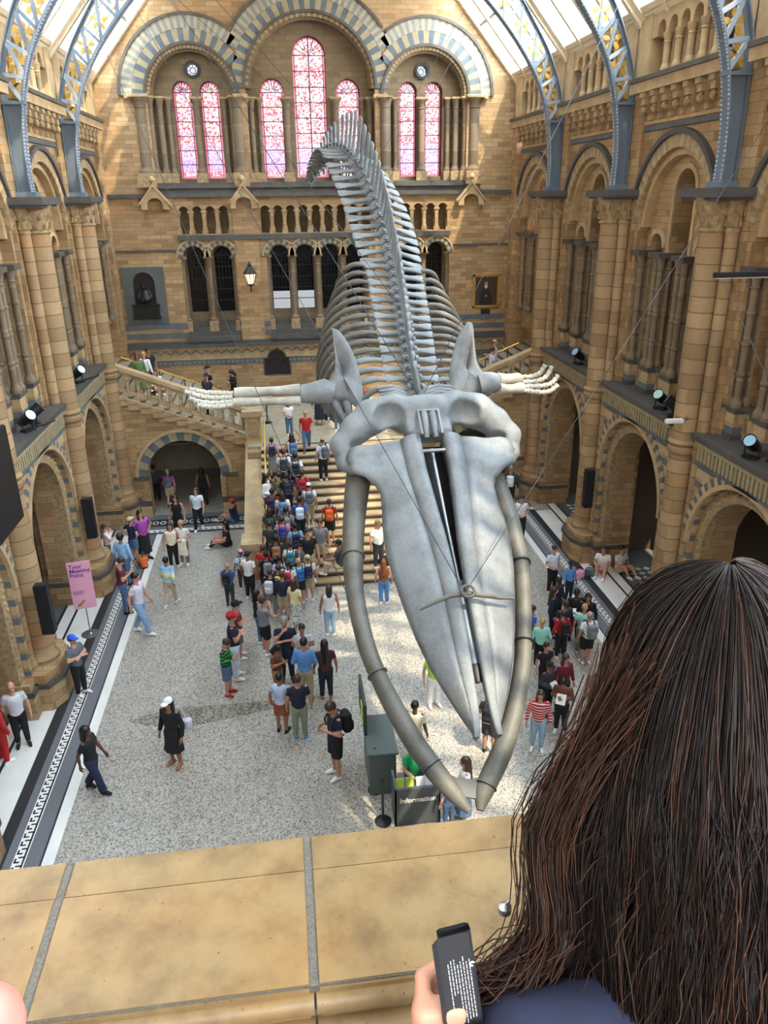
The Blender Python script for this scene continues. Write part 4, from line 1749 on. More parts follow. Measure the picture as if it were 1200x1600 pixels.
JL = [(-1.12, -.05), (-1.27, .72), (-1.38, 1.57), (-1.41, 2.28), (-1.33, 3.1), (-1.2, 3.64), (-1.03, 4.13), (-.78, 4.72), (-.5, 5.22), (-.28, 5.55), (-.12, 5.78)]
JR = [(1.22, -.05), (1.38, .75), (1.43, 1.5), (1.42, 2.1), (1.27, 2.97), (1.1, 3.7), (.78, 4.5), (.49, 5.02), (.22, 5.4), (.1, 5.6), (.03, 5.78)]
for P_, mt in ((JL, 'bone_dark'), (JR, 'bone')):
    S_ = smooth(P_, 40)
    R_ = smooth([(.23, .3), (.2, .27), (.175, .24), (.15, .22), (.14, .21), (.135, .2), (.145, .19), (.155, .18), (.15, .16), (.12, .12), (.05, .05)], 40)
    m = MB()
    m.tube([JW((q[0], q[1], 0)) for q in S_], [tuple(r) for r in R_], 18, 0, True, 1.0, tuple(jn))
    jb = m.build('mandible', M['bone_jaw'], whale)
    for f in ((8, 20, 31) if P_ is JL else (11, 18, 33)):
        m = MB()
        q0, q1 = S_[f], S_[f + 1]
        r = R_[f]
        t = (JW((q1[0], q1[1], 0)) - JW((q0[0], q0[1], 0))).normalized()
        s = t.cross(jn).normalized()
        cc = JW((q0[0], q0[1], 0))
        m.tube([cc + s * ((r[0] + .012) * math.cos(2 * PI * i / 20)) + jn * ((r[1] + .012) * math.sin(2 * PI * i / 20)) for i in range(21)], .02 if f < 30 else .009, 6, 0, False)
        m.build('fixing_strap', M['dark_metal'] if f > 30 or P_ is JR else M['bone_dark'], jb)
m = MB()
m.T = JW
pts = [(-.42, 5.2), (-.25, 5.3), (-.02, 5.36), (.2, 5.3), (.4, 5.14)]
m.add([(u, v, h) for h in (-.02, .05) for u, v in pts] + [(u, v + .26, h) for h in (-.02, .05) for u, v in pts],
      [(i, i + 1, i + 11, i + 10) for i in range(4)] + [(i + 5, i + 6, i + 16, i + 15) for i in range(4)] + [(i, i + 1, i + 6, i + 5) for i in range(4)] + [(i + 10, i + 11, i + 16, i + 15) for i in range(4)])
m.build('chin_bracket', M['dark_metal'], whale)

# backbone
SP = [(2.36, 13.25, 7.3), (2.42, 14.6, 7.66), (2.52, 15.8, 8.02), (2.62, 17.0, 8.34), (2.74, 18.6, 8.82), (2.82, 20.2, 9.4), (2.87, 22, 10.08), (2.76, 24, 11.0), (2.5, 26, 11.85), (2.2, 27.4, 12.25), (1.85, 28.7, 12.25), (1.5, 30.0, 11.9), (1.2, 31.2, 11.3)]
BS = [Vector(q) - WL for q in smooth(SP, 400)]
cum = [0.0]
for a, b in zip(BS[:-1], BS[1:]):
    cum.append(cum[-1] + (b - a).length)
TOT = cum[-1]


def along(s):
    i = min(len(cum) - 2, max(0, int(np.searchsorted(cum, s)) - 1))
    f = (s - cum[i]) / (cum[i + 1] - cum[i])
    p = BS[i].lerp(BS[i + 1], f)
    t = (BS[min(i + 6, len(BS) - 1)] - BS[max(i - 6, 0)]).normalized()
    roll = math.radians(min(7.0, s * 1.2))
    u = Vector((math.sin(roll), 0, math.cos(roll)))
    x = t.cross(u).normalized()
    if x.x < 0:
        x = -x
    n = x.cross(t).normalized()
    if n.z < 0:
        n = -n
    return p, x, t, n


seq = []          # arc position, spacing, half span, spine height, centrum radius, kind
s = .08
for i in range(7):
    seq.append((s, .115, .55 + .03 * i, .16 + .02 * i, .2, 'c'))
    s += .125
for i in range(15):
    f = i / 14
    sp_ = .38 + .09 * f
    seq.append((s, sp_, .52 + .22 * f, .4 + .22 * f, .16 + .03 * f, 't'))
    s += sp_
for i in range(13):
    f = i / 12
    seq.append((s, .51, .8 + .18 * math.sin(PI * f * .7), .68 + .5 * f ** 1.5, .2 + .03 * f, 'l'))
    s += .51
k = 0
while s < TOT - .3:
    f = min(1, k / 16)
    seq.append((s, .36 - .1 * f, .8 * (1 - f) ** 1.1 + .12, 1.12 * (1 - f) ** 1.2 + .1, .23 - .1 * f, 'd'))
    s += .36 - .1 * f
    k += 1
rib_i = 0
for (s, gap, L, H_, r, kind) in seq:
    p, x, t, n = along(s)

    def VT(q, p=p, x=x, t=t, n=n):
        return p + x * q[0] + t * q[1] + n * q[2]
    m = MB()
    m.T = VT
    g = gap * .41
    m.tube([(0, -g, 0), (0, -g * .8, 0), (0, 0, 0), (0, g * .8, 0), (0, g, 0)], [r, r * 1.02, r * .86, r * 1.02, r], 12, 0, True, 1.0, (0, 0, 1)) if False else None
    ringp = []
    for yy, rr in ((-g, r), (-g * .75, r * 1.03), (0, r * .84), (g * .75, r * 1.03), (g, r)):
        ringp.append([(rr * math.cos(2 * PI * i / 12), yy, rr * math.sin(2 * PI * i / 12)) for i in range(12)])
    loft(m, ringp)
    wdt = gap * .36
    if kind == 'c':
        for sg in (-1, 1):
            for zz, dz in ((.05, .1), (-.1, -.12)):
                m.tube([VT((0, 0, 0)) * 0 + Vector((sg * r * .7, 0, zz)), Vector((sg * L * .6, .02, zz + dz)), Vector((sg * L, .03, zz + dz * .6))], [(.045, .05), (.04, .05), (.03, .04)], 8)
        m.tube([(0, 0, r * .5), (0, .04, r + H_ * .6), (0, .08, r + H_)], [(.1, .05), (.07, .04), (.03, .03)], 8)
    else:
        dr = {'t': -.02, 'l': -.05, 'd': -.02}[kind]
        sw = {'t': .04, 'l': -.03, 'd': .03}[kind]
        for sg in (-1, 1):
            pts, rad = [], []
            for f_, wf, th in ((.0, .7, .09), (.2, .5, .065), (.42, .52, .05), (.66, .78, .042), (.86, 1.12, .034), (.975, 1.08, .026), (1.0, .7, .012)):
                pts.append((sg * (r * .6 + (L - r * .6) * f_), sw * f_ * 2, .04 + dr * f_ * 2 * (1 if kind != 't' else .4)))
                rad.append((wdt * wf, th))
            rows = []
            for (px, py, pz), (ra, rb) in zip(pts, rad):
                rows.append([(px, py + ra * math.cos(2 * PI * i / 10), pz + rb * math.sin(2 * PI * i / 10)) for i in range(10)])
            loft(m, rows)
        lean = {'t': .10, 'l': .12, 'd': .1}[kind] + H_ * .25
        rows = []
        for f_, ly, tx in ((0, .27, .1), (.2, .21, .055), (.55, .22, .035), (.85, .27, .045), (.97, .24, .045), (1, .14, .02)):
            zc = r * .6 + H_ * f_
            yc = lean * f_
            rows.append([(tx * math.cos(2 * PI * i / 10), yc + gap * ly * math.sin(2 * PI * i / 10) * 1.25, zc) for i in range(10)])
        loft(m, rows)
        for sg in (-1, 1):       # articular processes reaching forward
            m.tube([(sg * .06, -gap * .15, r * .95), (sg * .13, -gap * .45, r * 1.25), (sg * .12, -gap * .75, r * 1.4)], [.05, .045, .025], 7)
    m.build('vertebra', M['bone'], whale)
    if kind == 't':
        k = rib_i
        rib_i += 1
        f = k / 14
        W_ = [1.0, 1.2, 1.34, 1.44, 1.5, 1.54, 1.56, 1.56, 1.54, 1.5, 1.45, 1.38, 1.3, 1.2, 1.1][k] * (1.17 if k > 0 else 1.0)
        D_ = [1.0, 1.35, 1.6, 1.75, 1.85, 1.9, 1.9, 1.88, 1.82, 1.75, 1.65, 1.5, 1.35, 1.2, 1.0][k]
        for sg in (-1, 1):
            pts = []
            for a in range(15):
                q = a / 14
                an = q * 2.0
                px = L - .02 + (W_ - L) * math.sin(min(an, PI / 2)) if an < PI / 2 else W_ - (W_ * .22) * (1 - math.cos((an - PI / 2) * 1.4))
                pz = .03 + .1 * math.sin(q * PI * 1.0) * (1 - q) * 1.6 - D_ * (q ** 1.6)
                py = .08 * q + .55 * q * q
                pts.append((sg * px, py, pz))
            rad = [(.06, .045) if a < 2 else (.09, .062) if a < 10 else (.095, .055) for a in range(15)]
            rad[-1] = (.03, .02)
            rm_ = MB()
            rm_.T = VT
            rm_.tube(pts, rad, 8, 0, True, 1.0, None)
            rm_.build('rib', M['bone_dark'] if k > 3 else M['bone'], whale)
# chevron bones under the tail
for (s, gap, L, H_, r, kind) in [q for q in seq if q[5] == 'd'][::2]:
    p, x, t, n = along(s)
    m = MB()
    m.T = lambda q: p + x * q[0] + t * q[1] + n * q[2]
    for sg in (-1, 1):
        m.tube([(sg * .1, gap * .5, -r), (0, gap * .5, -r - .25 * H_ - .1)], [.03, .02], 6)
    m.tube([(0, gap * .5, -r - .25 * H_ - .08), (0, gap * .6, -r - .6 * H_)], [(.03, .06), (.02, .05)], 6)
    m.build('chevron', M['bone'], whale)

# shoulder blades and flippers
for sg in (-1, 1):
    if sg < 0:
        out = [(.90, 8.68), (1.02, 8.64), (1.18, 8.44), (1.33, 8.1), (1.42, 7.7), (1.46, 7.3), (1.43, 7.12), (1.30, 7.2), (1.16, 7.34), (.98, 7.36), (.78, 7.42), (.66, 7.55), (.80, 7.72), (.92, 7.95), (.93, 8.3)]
        acr = [((1.12, 14.46, 7.34), (1.16, 14.36, 7.1), (1.22, 14.3, 6.86)), ((.86, 14.5, 7.4), (1.0, 14.4, 7.1), (1.12, 14.3, 6.9))]
    else:
        out = [(3.52, 8.72), (3.62, 8.66), (3.64, 8.4), (3.68, 8.0), (3.8, 7.78), (3.92, 7.68), (3.9, 7.5), (3.72, 7.44), (3.6, 7.34), (3.5, 7.26), (3.34, 7.28), (3.22, 7.2), (3.15, 7.34), (3.13, 7.7), (3.2, 8.1), (3.32, 8.45)]
        acr = [((3.6, 14.46, 7.4), (3.66, 14.36, 7.15), (3.6, 14.3, 6.95)), ((3.2, 14.46, 7.3), (3.2, 14.4, 7.1), (3.24, 14.34, 7.0))]
    cxo = sum(p[0] for p in out) / len(out)
    czo = sum(p[1] for p in out) / len(out)
    sm_ = smooth(out + [out[0]], 45)[:-1]
    rows = []
    for f_, dy in ((1.0, 0), (.97, .035), (.7, .05), (.35, .03), (.02, .015)):
        rows.append([(cxo + (q[0] - cxo) * f_, 14.5 + .18 * ((q[1] - czo) / .8) - dy, czo + (q[1] - czo) * f_) for q in sm_])
    back = [[(a, 29.0 + .36 * ((q[1] - czo) / .8) - b, c) for (a, b, c), q in zip(r_, sm_)] for r_ in rows]
    m = MB()
    m.T = lambda p: Vector(p) - WL
    k = len(sm_)
    for rr in (rows, back):
        vs = [p for r_ in rr for p in r_]
        m.add(vs, [(i * k + j, i * k + (j + 1) % k, (i + 1) * k + (j + 1) % k, (i + 1) * k + j) for i in range(4) for j in range(k)], 0, True)
    for a in acr:
        m.tube(a, [.1, .07, .03], 8)
    m.build('scapula', M['bone'], whale)
    m = MB()
    m.T = lambda p: Vector(p) - WL
    if sg < 0:
        m.tube([(.86, 14.45, 7.5), (.7, 14.45, 7.55), (.45, 14.4, 7.52), (.25, 14.4, 7.52)], [.2, .23, .2, .17], 14)
    else:
        m.tube([(3.72, 14.45, 7.55), (3.86, 14.45, 7.58), (4.02, 14.5, 7.56), (4.12, 14.5, 7.55)], [.2, .21, .2, .17], 14)
    m.build('humerus', M['bone'], whale)
    fore = [((.24, 14.4, 7.6), (-.3, 14.4, 7.6), (-.98, 14.42, 7.58), .12, .085, .12), ((.24, 14.3, 7.42), (-.3, 14.3, 7.43), (-1.02, 14.34, 7.43), .1, .075, .1)] if sg < 0 else \
        [((4.1, 14.5, 7.62), (4.35, 14.6, 7.6), (4.62, 14.75, 7.56), .13, .1, .12), ((4.1, 14.42, 7.46), (4.35, 14.5, 7.42), (4.66, 14.65, 7.4), .12, .09, .12)]
    for (a, b, c, r0, r1, r2) in fore:
        m = MB()
        m.T = lambda p: Vector(p) - WL
        m.tube(smooth([a, b, c], 8), [r0, r0 * .95, (r0 + r1) / 2, r1, r1, r1, (r1 + r2) / 2, r2 * .95, r2 * .85], 12)
        m.build('forearm_bone', M['bone_pale'], whale)
    fingers = [[(-1.0, 14.4, 7.58), (-1.3, 14.4, 7.6), (-1.55, 14.4, 7.63), (-1.8, 14.42, 7.7)], [(-1.02, 14.36, 7.52), (-1.35, 14.32, 7.53), (-1.6, 14.3, 7.58), (-1.88, 14.3, 7.68)], [(-1.03, 14.3, 7.45), (-1.35, 14.25, 7.45), (-1.62, 14.2, 7.5), (-1.8, 14.2, 7.58)], [(-1.03, 14.28, 7.4), (-1.3, 14.2, 7.39), (-1.5, 14.15, 7.42), (-1.66, 14.1, 7.47)]] if sg < 0 else \
        [[(4.62, 14.75, 7.58), (4.9, 14.85, 7.56), (5.1, 14.9, 7.62), (5.2, 14.92, 7.78)], [(4.66, 14.7, 7.5), (4.95, 14.75, 7.48), (5.2, 14.8, 7.56), (5.32, 14.85, 7.76)], [(4.66, 14.65, 7.42), (5.0, 14.68, 7.4), (5.28, 14.7, 7.44), (5.42, 14.75, 7.6)], [(4.66, 14.6, 7.36), (4.98, 14.6, 7.3), (5.22, 14.62, 7.3), (5.4, 14.66, 7.42)]]
    for fg in fingers:
        P_ = smooth(fg, 6)
        for a, b in zip(P_[:-1], P_[1:]):
            m = MB()
            m.T = lambda p: Vector(p) - WL
            a, b = Vector(a), Vector(b)
            r = .06
            m.tube([a.lerp(b, .02), a.lerp(b, .12), a.lerp(b, .5), a.lerp(b, .88), a.lerp(b, .98)], [r * .8, r, r * .66, r, r * .8], 8)
            m.build('phalanx', M['bone_pale'], whale)

# suspension cables
def roof_hit(p):
    s = abs(p.x - CX)
    zr = E0[1] + (E0[0] - s) * 1.141 if s > 4.8 else 18.8 + (4.8 - s) * .75
    return p.z > zr - .1 or s > 8.02


for lb, a, b in (('thin steel cable rising from the left mandible to the west roof', (.76, 10.2, 5.3), (-4.55, 24, 15.6)),
                 ('thin steel cable running from the snout clamp to the west roof', (2.44, 9.9, 5.5), (-3.09, 22, 15.3)),
                 ('thick steel cable rising from the nape of the skull to the west roof', (2.36, 13.4, 7.6), (-2.33, 24, 15.72)),
                 ('thick steel cable rising from the nape of the skull to the east roof', (2.4, 13.4, 7.6), (8.18, 20, 15.07)),
                 ('thin steel cable running from the snout clamp up to the east wall', (2.46, 9.9, 5.5), (9.22, 15, 12.17)),
                 ('thin steel cable rising from the middle of the backbone to the west roof', (2.6, 17.6, 8.7), (-2.6, 26, 16.1)),
                 ('thin steel cable rising from the tail bones to the west roof', (2.75, 25.0, 11.6), (-2.0, 26, 15.8)),
                 ('thin steel cable rising from the last high tail bones to the west roof', (2.7, 26.4, 11.9), (-1.4, 28, 16.5)),
                 ('thin steel cable rising from the tail bones to the east roof', (2.9, 25.5, 11.6), (6.5, 28, 16.64)),
                 ('thin steel cable rising from the lower back to the east roof', (2.95, 23, 11.0), (6.65, 27, 16.44))):
    a, b = Vector(a), Vector(b)
    q = b.copy()
    st_ = (b - a).normalized() * .05
    for i in range(400):
        if roof_hit(q):
            break
        q += st_
    m = MB()
    m.tube([Vector((0, 0, 0)), (q - a) * .5, q - a], .009 if 'thick' in lb else .007, 6)
    c_ = m.build('suspension_cable', M['dark_metal'], None, a)
    tag(c_, lb, 'cable', 'cables holding up the skeleton')
# ------------------------------------------------------------------ people: bodies in units of their own height, facing -y
def rotm(ax, deg):
    return np.array(Matrix.Rotation(math.radians(deg), 3, ax), np.float32)


def head_df(p):
    """head with the neck joint at the origin"""
    x = np.abs(p[..., 0])
    q = np.stack([x, p[..., 1], p[..., 2]], -1)
    d = f_ell(q, (0, .004, .078), (.0445, .056, .058))
    d = s_min(d, f_ell(q, (0, -.02, .045), (.034, .034, .04)), .02)
    d = s_min(d, f_ell(q, (0, -.038, .022), (.016, .014, .012)), .016)
    d = s_min(d, f_cone(q, (0, -.051, .068), (0, -.063, .048), .0055, .0085), .008)
    d = s_min(d, f_ell(q, (.0, -.048, .082), (.03, .010, .007)), .012)
    d = s_min(d, f_ell(q, (.047, .004, .062), (.006, .012, .017)), .006)
    d = np.maximum(d, -(f_ell(q, (.017, -.058, .070), (.010, .008, .006))))
    d = s_min(d, f_ell(q, (.017, -.0475, .070), (.0085, .0055, .005)), .001)
    d = s_min(d, f_ell(q, (0, -.052, .033), (.014, .006, .0035)), .003)
    d = s_min(d, f_cone(q, (0, .008, -.03), (0, .004, .03), .030, .032), .015)
    return d


HEAD_V, HEAD_Q = surface(head_df, (-.062, -.08, -.045), (.062, .07, .145), .0048)
_c = HEAD_V[HEAD_Q].mean(1)
HEAD_M = np.zeros(len(HEAD_Q), np.int32)
HEAD_M[(np.abs(np.abs(_c[:, 0]) - .017) < .0085) & (np.abs(_c[:, 2] - .070) < .0045) & (_c[:, 1] < -.04)] = 1
HEAD_M[(np.abs(_c[:, 0]) < .014) & (np.abs(_c[:, 2] - .033) < .0042) & (_c[:, 1] < -.05)] = 2


def hand_df(p, curl=.35):
    d = f_box(p, (0, .002, -.030), (.0085, .021, .026), .008)
    for y, L, z in ((-.016, .040, -.052), (-.0055, .046, -.055), (.006, .043, -.054), (.0165, .034, -.050)):
        a = np.array([0, y, z])
        b = a + np.array([.010 * curl * 2, y * .12, -.5 * L])
        c = b + np.array([.022 * curl * 2, y * .05, -.42 * L])
        d = s_min(d, f_cone(p, a, b, .0062, .0056), .004)
        d = s_min(d, f_cone(p, b, c, .0056, .0048), .002)
    a, b, c = np.array([.002, -.014, -.018]), np.array([.010, -.030, -.036]), np.array([.015, -.034, -.056])
    d = s_min(d, f_cone(p, a, b, .009, .007), .006)
    d = s_min(d, f_cone(p, b, c, .007, .0055), .003)
    return s_min(d, f_cone(p, (0, 0, .02), (0, 0, -.012), .016, .015), .01)


HAND_V, HAND_Q = surface(hand_df, (-.02, -.05, -.115), (.05, .04, .03), .0042)


def pose_def(pose):
    """joints of a pose (fractions of the height)"""
    J = dict(pel=(0, 0, .52), chest=(0, 0, .72), neck=(0, .003, .835), head=(0, -.004, .862), hy=0.0, hp=0.0)
    J['sh'] = [(-.105, .004, .80), (.105, .004, .80)]
    J['el'] = [(-.152, .018, .63), (.152, .018, .63)]
    J['wr'] = [(-.165, -.03, .49), (.165, -.03, .49)]
    J['hip'] = [(-.05, 0, .50), (.05, 0, .50)]
    J['kn'] = [(-.056, -.008, .28), (.058, -.012, .28)]
    J['an'] = [(-.06, .012, .045), (.064, .0, .045)]
    J['toe'] = [(-.075, -.085, .018), (.082, -.095, .018)]
    if pose == 'walk':
        J['kn'] = [(-.052, -.075, .285), (.052, .02, .275)]
        J['an'] = [(-.05, -.12, .05), (.05, .135, .075)]
        J['toe'] = [(-.055, -.215, .03), (.055, .05, .018)]
        J['el'] = [(-.145, .07, .645), (.145, -.03, .63)]
        J['wr'] = [(-.15, .06, .50), (.15, -.10, .51)]
    elif pose == 'phone':
        J['el'] = [(-.145, .0, .645), (.145, .0, .645)]
        J['wr'] = [(-.05, -.135, .70), (.04, -.125, .67)]
        J['hp'] = 32
    elif pose == 'crossed':
        J['el'] = [(-.16, -.03, .655), (.16, -.03, .66)]
        J['wr'] = [(.02, -.105, .675), (-.03, -.115, .69)]
    elif pose == 'hips':
        J['el'] = [(-.215, .05, .67), (.215, .05, .67)]
        J['wr'] = [(-.118, .0, .565), (.118, .0, .565)]
        J['hp'] = -12
    elif pose == 'carry':
        J['el'] = [(-.15, .02, .64), (.15, .02, .64)]
        J['wr'] = [(-.07, -.13, .60), (.07, -.13, .61)]
        J['hp'] = 8
    elif pose == 'chin':
        J['el'] = [(-.13, -.075, .68), (.15, -.02, .65)]
        J['wr'] = [(-.035, -.10, .81), (-.04, -.10, .675)]
    elif pose == 'up':
        J['el'] = [(-.2, -.02, .88), (.152, .018, .63)]
        J['wr'] = [(-.12, -.04, 1.0), (.165, -.03, .49)]
    elif pose in ('sit', 'sitstep'):
        dz = -.455 if pose == 'sit' else -.36
        for k in ('pel', 'chest', 'neck', 'head'):
            a = J[k]
            J[k] = (a[0], a[1] + (.03 if k == 'pel' else .0), a[2] + dz)
        for k in ('sh', 'el'):
            J[k] = [(a[0], a[1], a[2] + dz) for a in J[k]]
        J['hip'] = [(-.05, .0, .5 + dz), (.05, .0, .5 + dz)]
        if pose == 'sit':
            J['kn'] = [(-.075, -.2, .20), (.075, -.215, .18)]
            J['an'] = [(-.07, -.31, .035), (.075, -.36, .035)]
        else:
            J['kn'] = [(-.07, -.22, .19), (.07, -.225, .185)]
            J['an'] = [(-.07, -.235, -.02), (.07, -.25, -.02)]
        J['toe'] = [(a[0], a[1] - .09, a[2] - .012) for a in J['an']]
        J['el'] = [(-.14, -.05, .65 + dz), (.14, -.05, .65 + dz)]
        J['wr'] = [(-.06, -.19, .62 + dz), (.05, -.18, .60 + dz)]
    return J


def limb(p, d, pts, rs, k=.012):
    for (a, b), (ra, rb) in zip(zip(pts[:-1], pts[1:]), zip(rs[:-1], rs[1:])):
        d = s_min(d, f_cone(p, a, b, ra, rb), k)
    return d


def mid(a, b, f):
    return tuple(a[i] + (b[i] - a[i]) * f for i in range(3))


def torso_df(p, J, g):
    pe, ch = J['pel'], J['chest']
    d = f_ell(p, mid(pe, ch, .92), (.098 + g, .064 + g, .105 + g))
    d = s_min(d, f_ell(p, (pe[0], pe[1] + .004, pe[2] - .005), (.088 + g, .066 + g, .07 + g)), .04)
    d = s_min(d, f_ell(p, mid(pe, ch, .45), (.08 + g, .056 + g, .10 + g)), .04)
    for s in J['sh']:
        d = s_min(d, f_cone(p, mid(s, ch, .55), (s[0] * .95, s[1], s[2] - .012), .045 + g * .8, .027 + g * .7), .03)
    return d


def body_df(J):
    def fn(p):
        d = torso_df(p, J, 0)
        d = s_min(d, f_cone(p, mid(J['neck'], J['chest'], .3), J['head'], .034, .03), .02)
        for i in (0, 1):
            d = limb(p, d, [J['sh'][i], mid(J['sh'][i], J['el'][i], .5), J['el'][i], mid(J['el'][i], J['wr'][i], .3), J['wr'][i]], [.031, .029, .0225, .0235, .0145])
            d = limb(p, d, [J['hip'][i], mid(J['hip'][i], J['kn'][i], .5), J['kn'][i], mid(J['kn'][i], J['an'][i], .3), J['an'][i]], [.054, .047, .033, .034, .02])
            d = s_min(d, f_cone(p, J['an'][i], J['toe'][i], .02, .014), .012)
        return d
    return fn


def hull(J):
    P = [J[k] for k in ('pel', 'chest', 'head')] + [q for k in ('sh', 'el', 'wr', 'hip', 'kn', 'an', 'toe') for q in J[k]]
    P = np.array(P)
    return P.min(0) - .12, P.max(0) + .1


STEP = .0145
cache = {}


def body_mesh(pose):
    if ('b', pose) in cache:
        return cache[('b', pose)]
    J = pose_def(pose)
    lo, hi = hull(J)
    V, Q = surface(body_df(J), lo, hi, STEP)
    Vs, Qs, Ms = [V], [Q], [np.zeros(len(Q), np.int32)]
    n = len(V)
    R = rotm('Z', J['hy']) @ rotm('X', J['hp'])
    Vs.append(HEAD_V @ R.T + np.array(J['head'], np.float32))
    Qs.append(HEAD_Q + n)
    Ms.append(HEAD_M)
    n += len(HEAD_V)
    for i in (0, 1):
        e, w_ = Vector(J['el'][i]), Vector(J['wr'][i])
        z = (e - w_).normalized()
        inn = Vector((1 if i == 0 else -1, 0, 0))
        if abs(z.x) > .8:
            inn = Vector((0, .3, -1))
        x = (inn - z * inn.dot(z)).normalized()
        y = z.cross(x)
        hv = HAND_V.copy()
        if i == 1:
            hv[:, 1] *= -1
        if y.y > 0 and i == 0 or y.y < 0 and i == 1:
            pass
        Rm = np.array([[x[k], y[k], z[k]] for k in range(3)], np.float32)
        Vs.append(hv @ Rm.T + np.array(w_, np.float32))
        Qs.append(HAND_Q + n)
        Ms.append(np.zeros(len(HAND_Q), np.int32))
        n += len(hv)
    me = np_mesh('body', np.concatenate(Vs), np.concatenate(Qs), [M['black'], M['black'], M['black']])
    me.polygons.foreach_set('material_index', np.concatenate(Ms))
    cache[('b', pose)] = me
    return me


def top_mesh(pose, slv):
    key = ('t', pose, slv)
    if key in cache:
        return cache[key]
    J = pose_def(pose)
    g = .011
    pe = J['pel']

    def fn(p):
        d = torso_df(p, J, g)
        d = np.maximum(d, (pe[2] - .035) - p[..., 2])
        d = np.maximum(d, -(f_cone(p, (J['neck'][0], J['neck'][1] - .012, J['neck'][2] - .012), (J['head'][0], J['head'][1] - .03, J['head'][2] + .05), .038, .07)))
        for i in (0, 1):
            s, e, w_ = J['sh'][i], J['el'][i], J['wr'][i]
            if slv == 's':
                a = f_cone(p, mid(s, e, .06), mid(s, e, .62), .033, .035)
                ax = np.array(e) - np.array(s)
                ax = ax / np.linalg.norm(ax)
                a = np.maximum(a, (p - np.array(mid(s, e, .62), np.float32)) @ ax.astype(np.float32))
                d = s_min(d, a, .022)
            elif slv == 'l':
                a = limb(p, f_cone(p, mid(s, e, .05), e, .034, .033), [e, w_], [.034, .026], .006)
                ax = np.array(w_) - np.array(e)
                ax = ax / np.linalg.norm(ax)
                a = np.maximum(a, (p - np.array(mid(e, w_, .96), np.float32)) @ ax.astype(np.float32))
                d = s_min(d, a, .022)
        return d
    lo, hi = hull(J)
    lo[2] = pe[2] - .1
    V, Q = surface(fn, lo, hi, STEP)
    cache[key] = np_mesh('top', V, Q, M['black'])
    return cache[key]


def bottom_mesh(pose, kind):
    key = ('u', pose, kind)
    if key in cache:
        return cache[key]
    J = pose_def(pose)
    pe = J['pel']
    standing = not pose.startswith('sit')

    def fn(p):
        d = f_ell(p, (pe[0], pe[1] + .004, pe[2] - .012), (.098, .078, .078))
        for i in (0, 1):
            h, k, a = J['hip'][i], J['kn'][i], J['an'][i]
            if kind in 'tj':
                fl_ = .05 if kind == 'j' else .034
                L = limb(p, f_cone(p, h, k, .064, .046), [k, mid(k, a, .9)], [.046, fl_], .01)
                ax = np.array(a) - np.array(k)
                ax = ax / np.linalg.norm(ax)
                L = np.maximum(L, (p - np.array(mid(k, a, .95), np.float32)) @ ax.astype(np.float32))
            else:
                L = f_cone(p, h, mid(h, k, .95), .066, .06)
                ax = np.array(k) - np.array(h)
                ax = ax / np.linalg.norm(ax)
                L = np.maximum(L, (p - np.array(mid(h, k, .9), np.float32)) @ ax.astype(np.float32))
            d = s_min(d, L, .014)
        if kind in 'kd' and standing:
            zb = .15 if kind == 'k' else .24
            r = .135
            s = np.sqrt(p[..., 0] ** 2 + ((p[..., 1] - .0) * 1.25) ** 2)
            t = np.clip((.52 - p[..., 2]) / (.52 - zb), 0, 1)
            fold = .006 * np.sin(np.arctan2(p[..., 1], p[..., 0]) * 9) * t
            k = s - (.085 + (r - .085) * t) - fold
            k = np.maximum(k, zb - p[..., 2])
            k = np.maximum(k, p[..., 2] - .56)
            d = np.minimum(d, k)
        d = np.maximum(d, p[..., 2] - (pe[2] + .055))
        return d
    lo, hi = hull(J)
    hi[2] = pe[2] + .1
    lo[0] = min(lo[0], -.18)
    hi[0] = max(hi[0], .18)
    lo[1] = min(lo[1], -.16)
    hi[1] = max(hi[1], .16)
    V, Q = surface(fn, lo, hi, STEP)
    cache[key] = np_mesh('bottom', V, Q, M['black'])
    return cache[key]


def shoe_mesh(pose, i):
    key = ('s', pose, i)
    if key in cache:
        return cache[key]
    J = pose_def(pose)
    a, t = np.array(J['an'][i]), np.array(J['toe'][i])
    heel = a + (a - t) * .22
    heel[2] = min(a[2], t[2] + .01) - .012 if a[2] - t[2] < .06 else a[2] - .02
    dn = np.array([0, 0, .004])

    def fn(p):
        d = f_cone(p, heel, mid(a, t, .5), .022, .025)
        d = s_min(d, f_cone(p, mid(a, t, .5), t, .025, .02), .008)
        d = s_min(d, f_cone(p, a, mid(heel, a, .5), .023, .022), .01)
        base = min(t[2], heel[2]) - .018
        return np.maximum(d, base - p[..., 2])
    lo = np.minimum(np.minimum(a, t), heel) - .05
    hi = np.maximum(np.maximum(a, t), heel) + .05
    V, Q = surface(fn, lo, hi, .008)
    cache[key] = np_mesh('shoe', V, Q, M['black'])
    return cache[key]


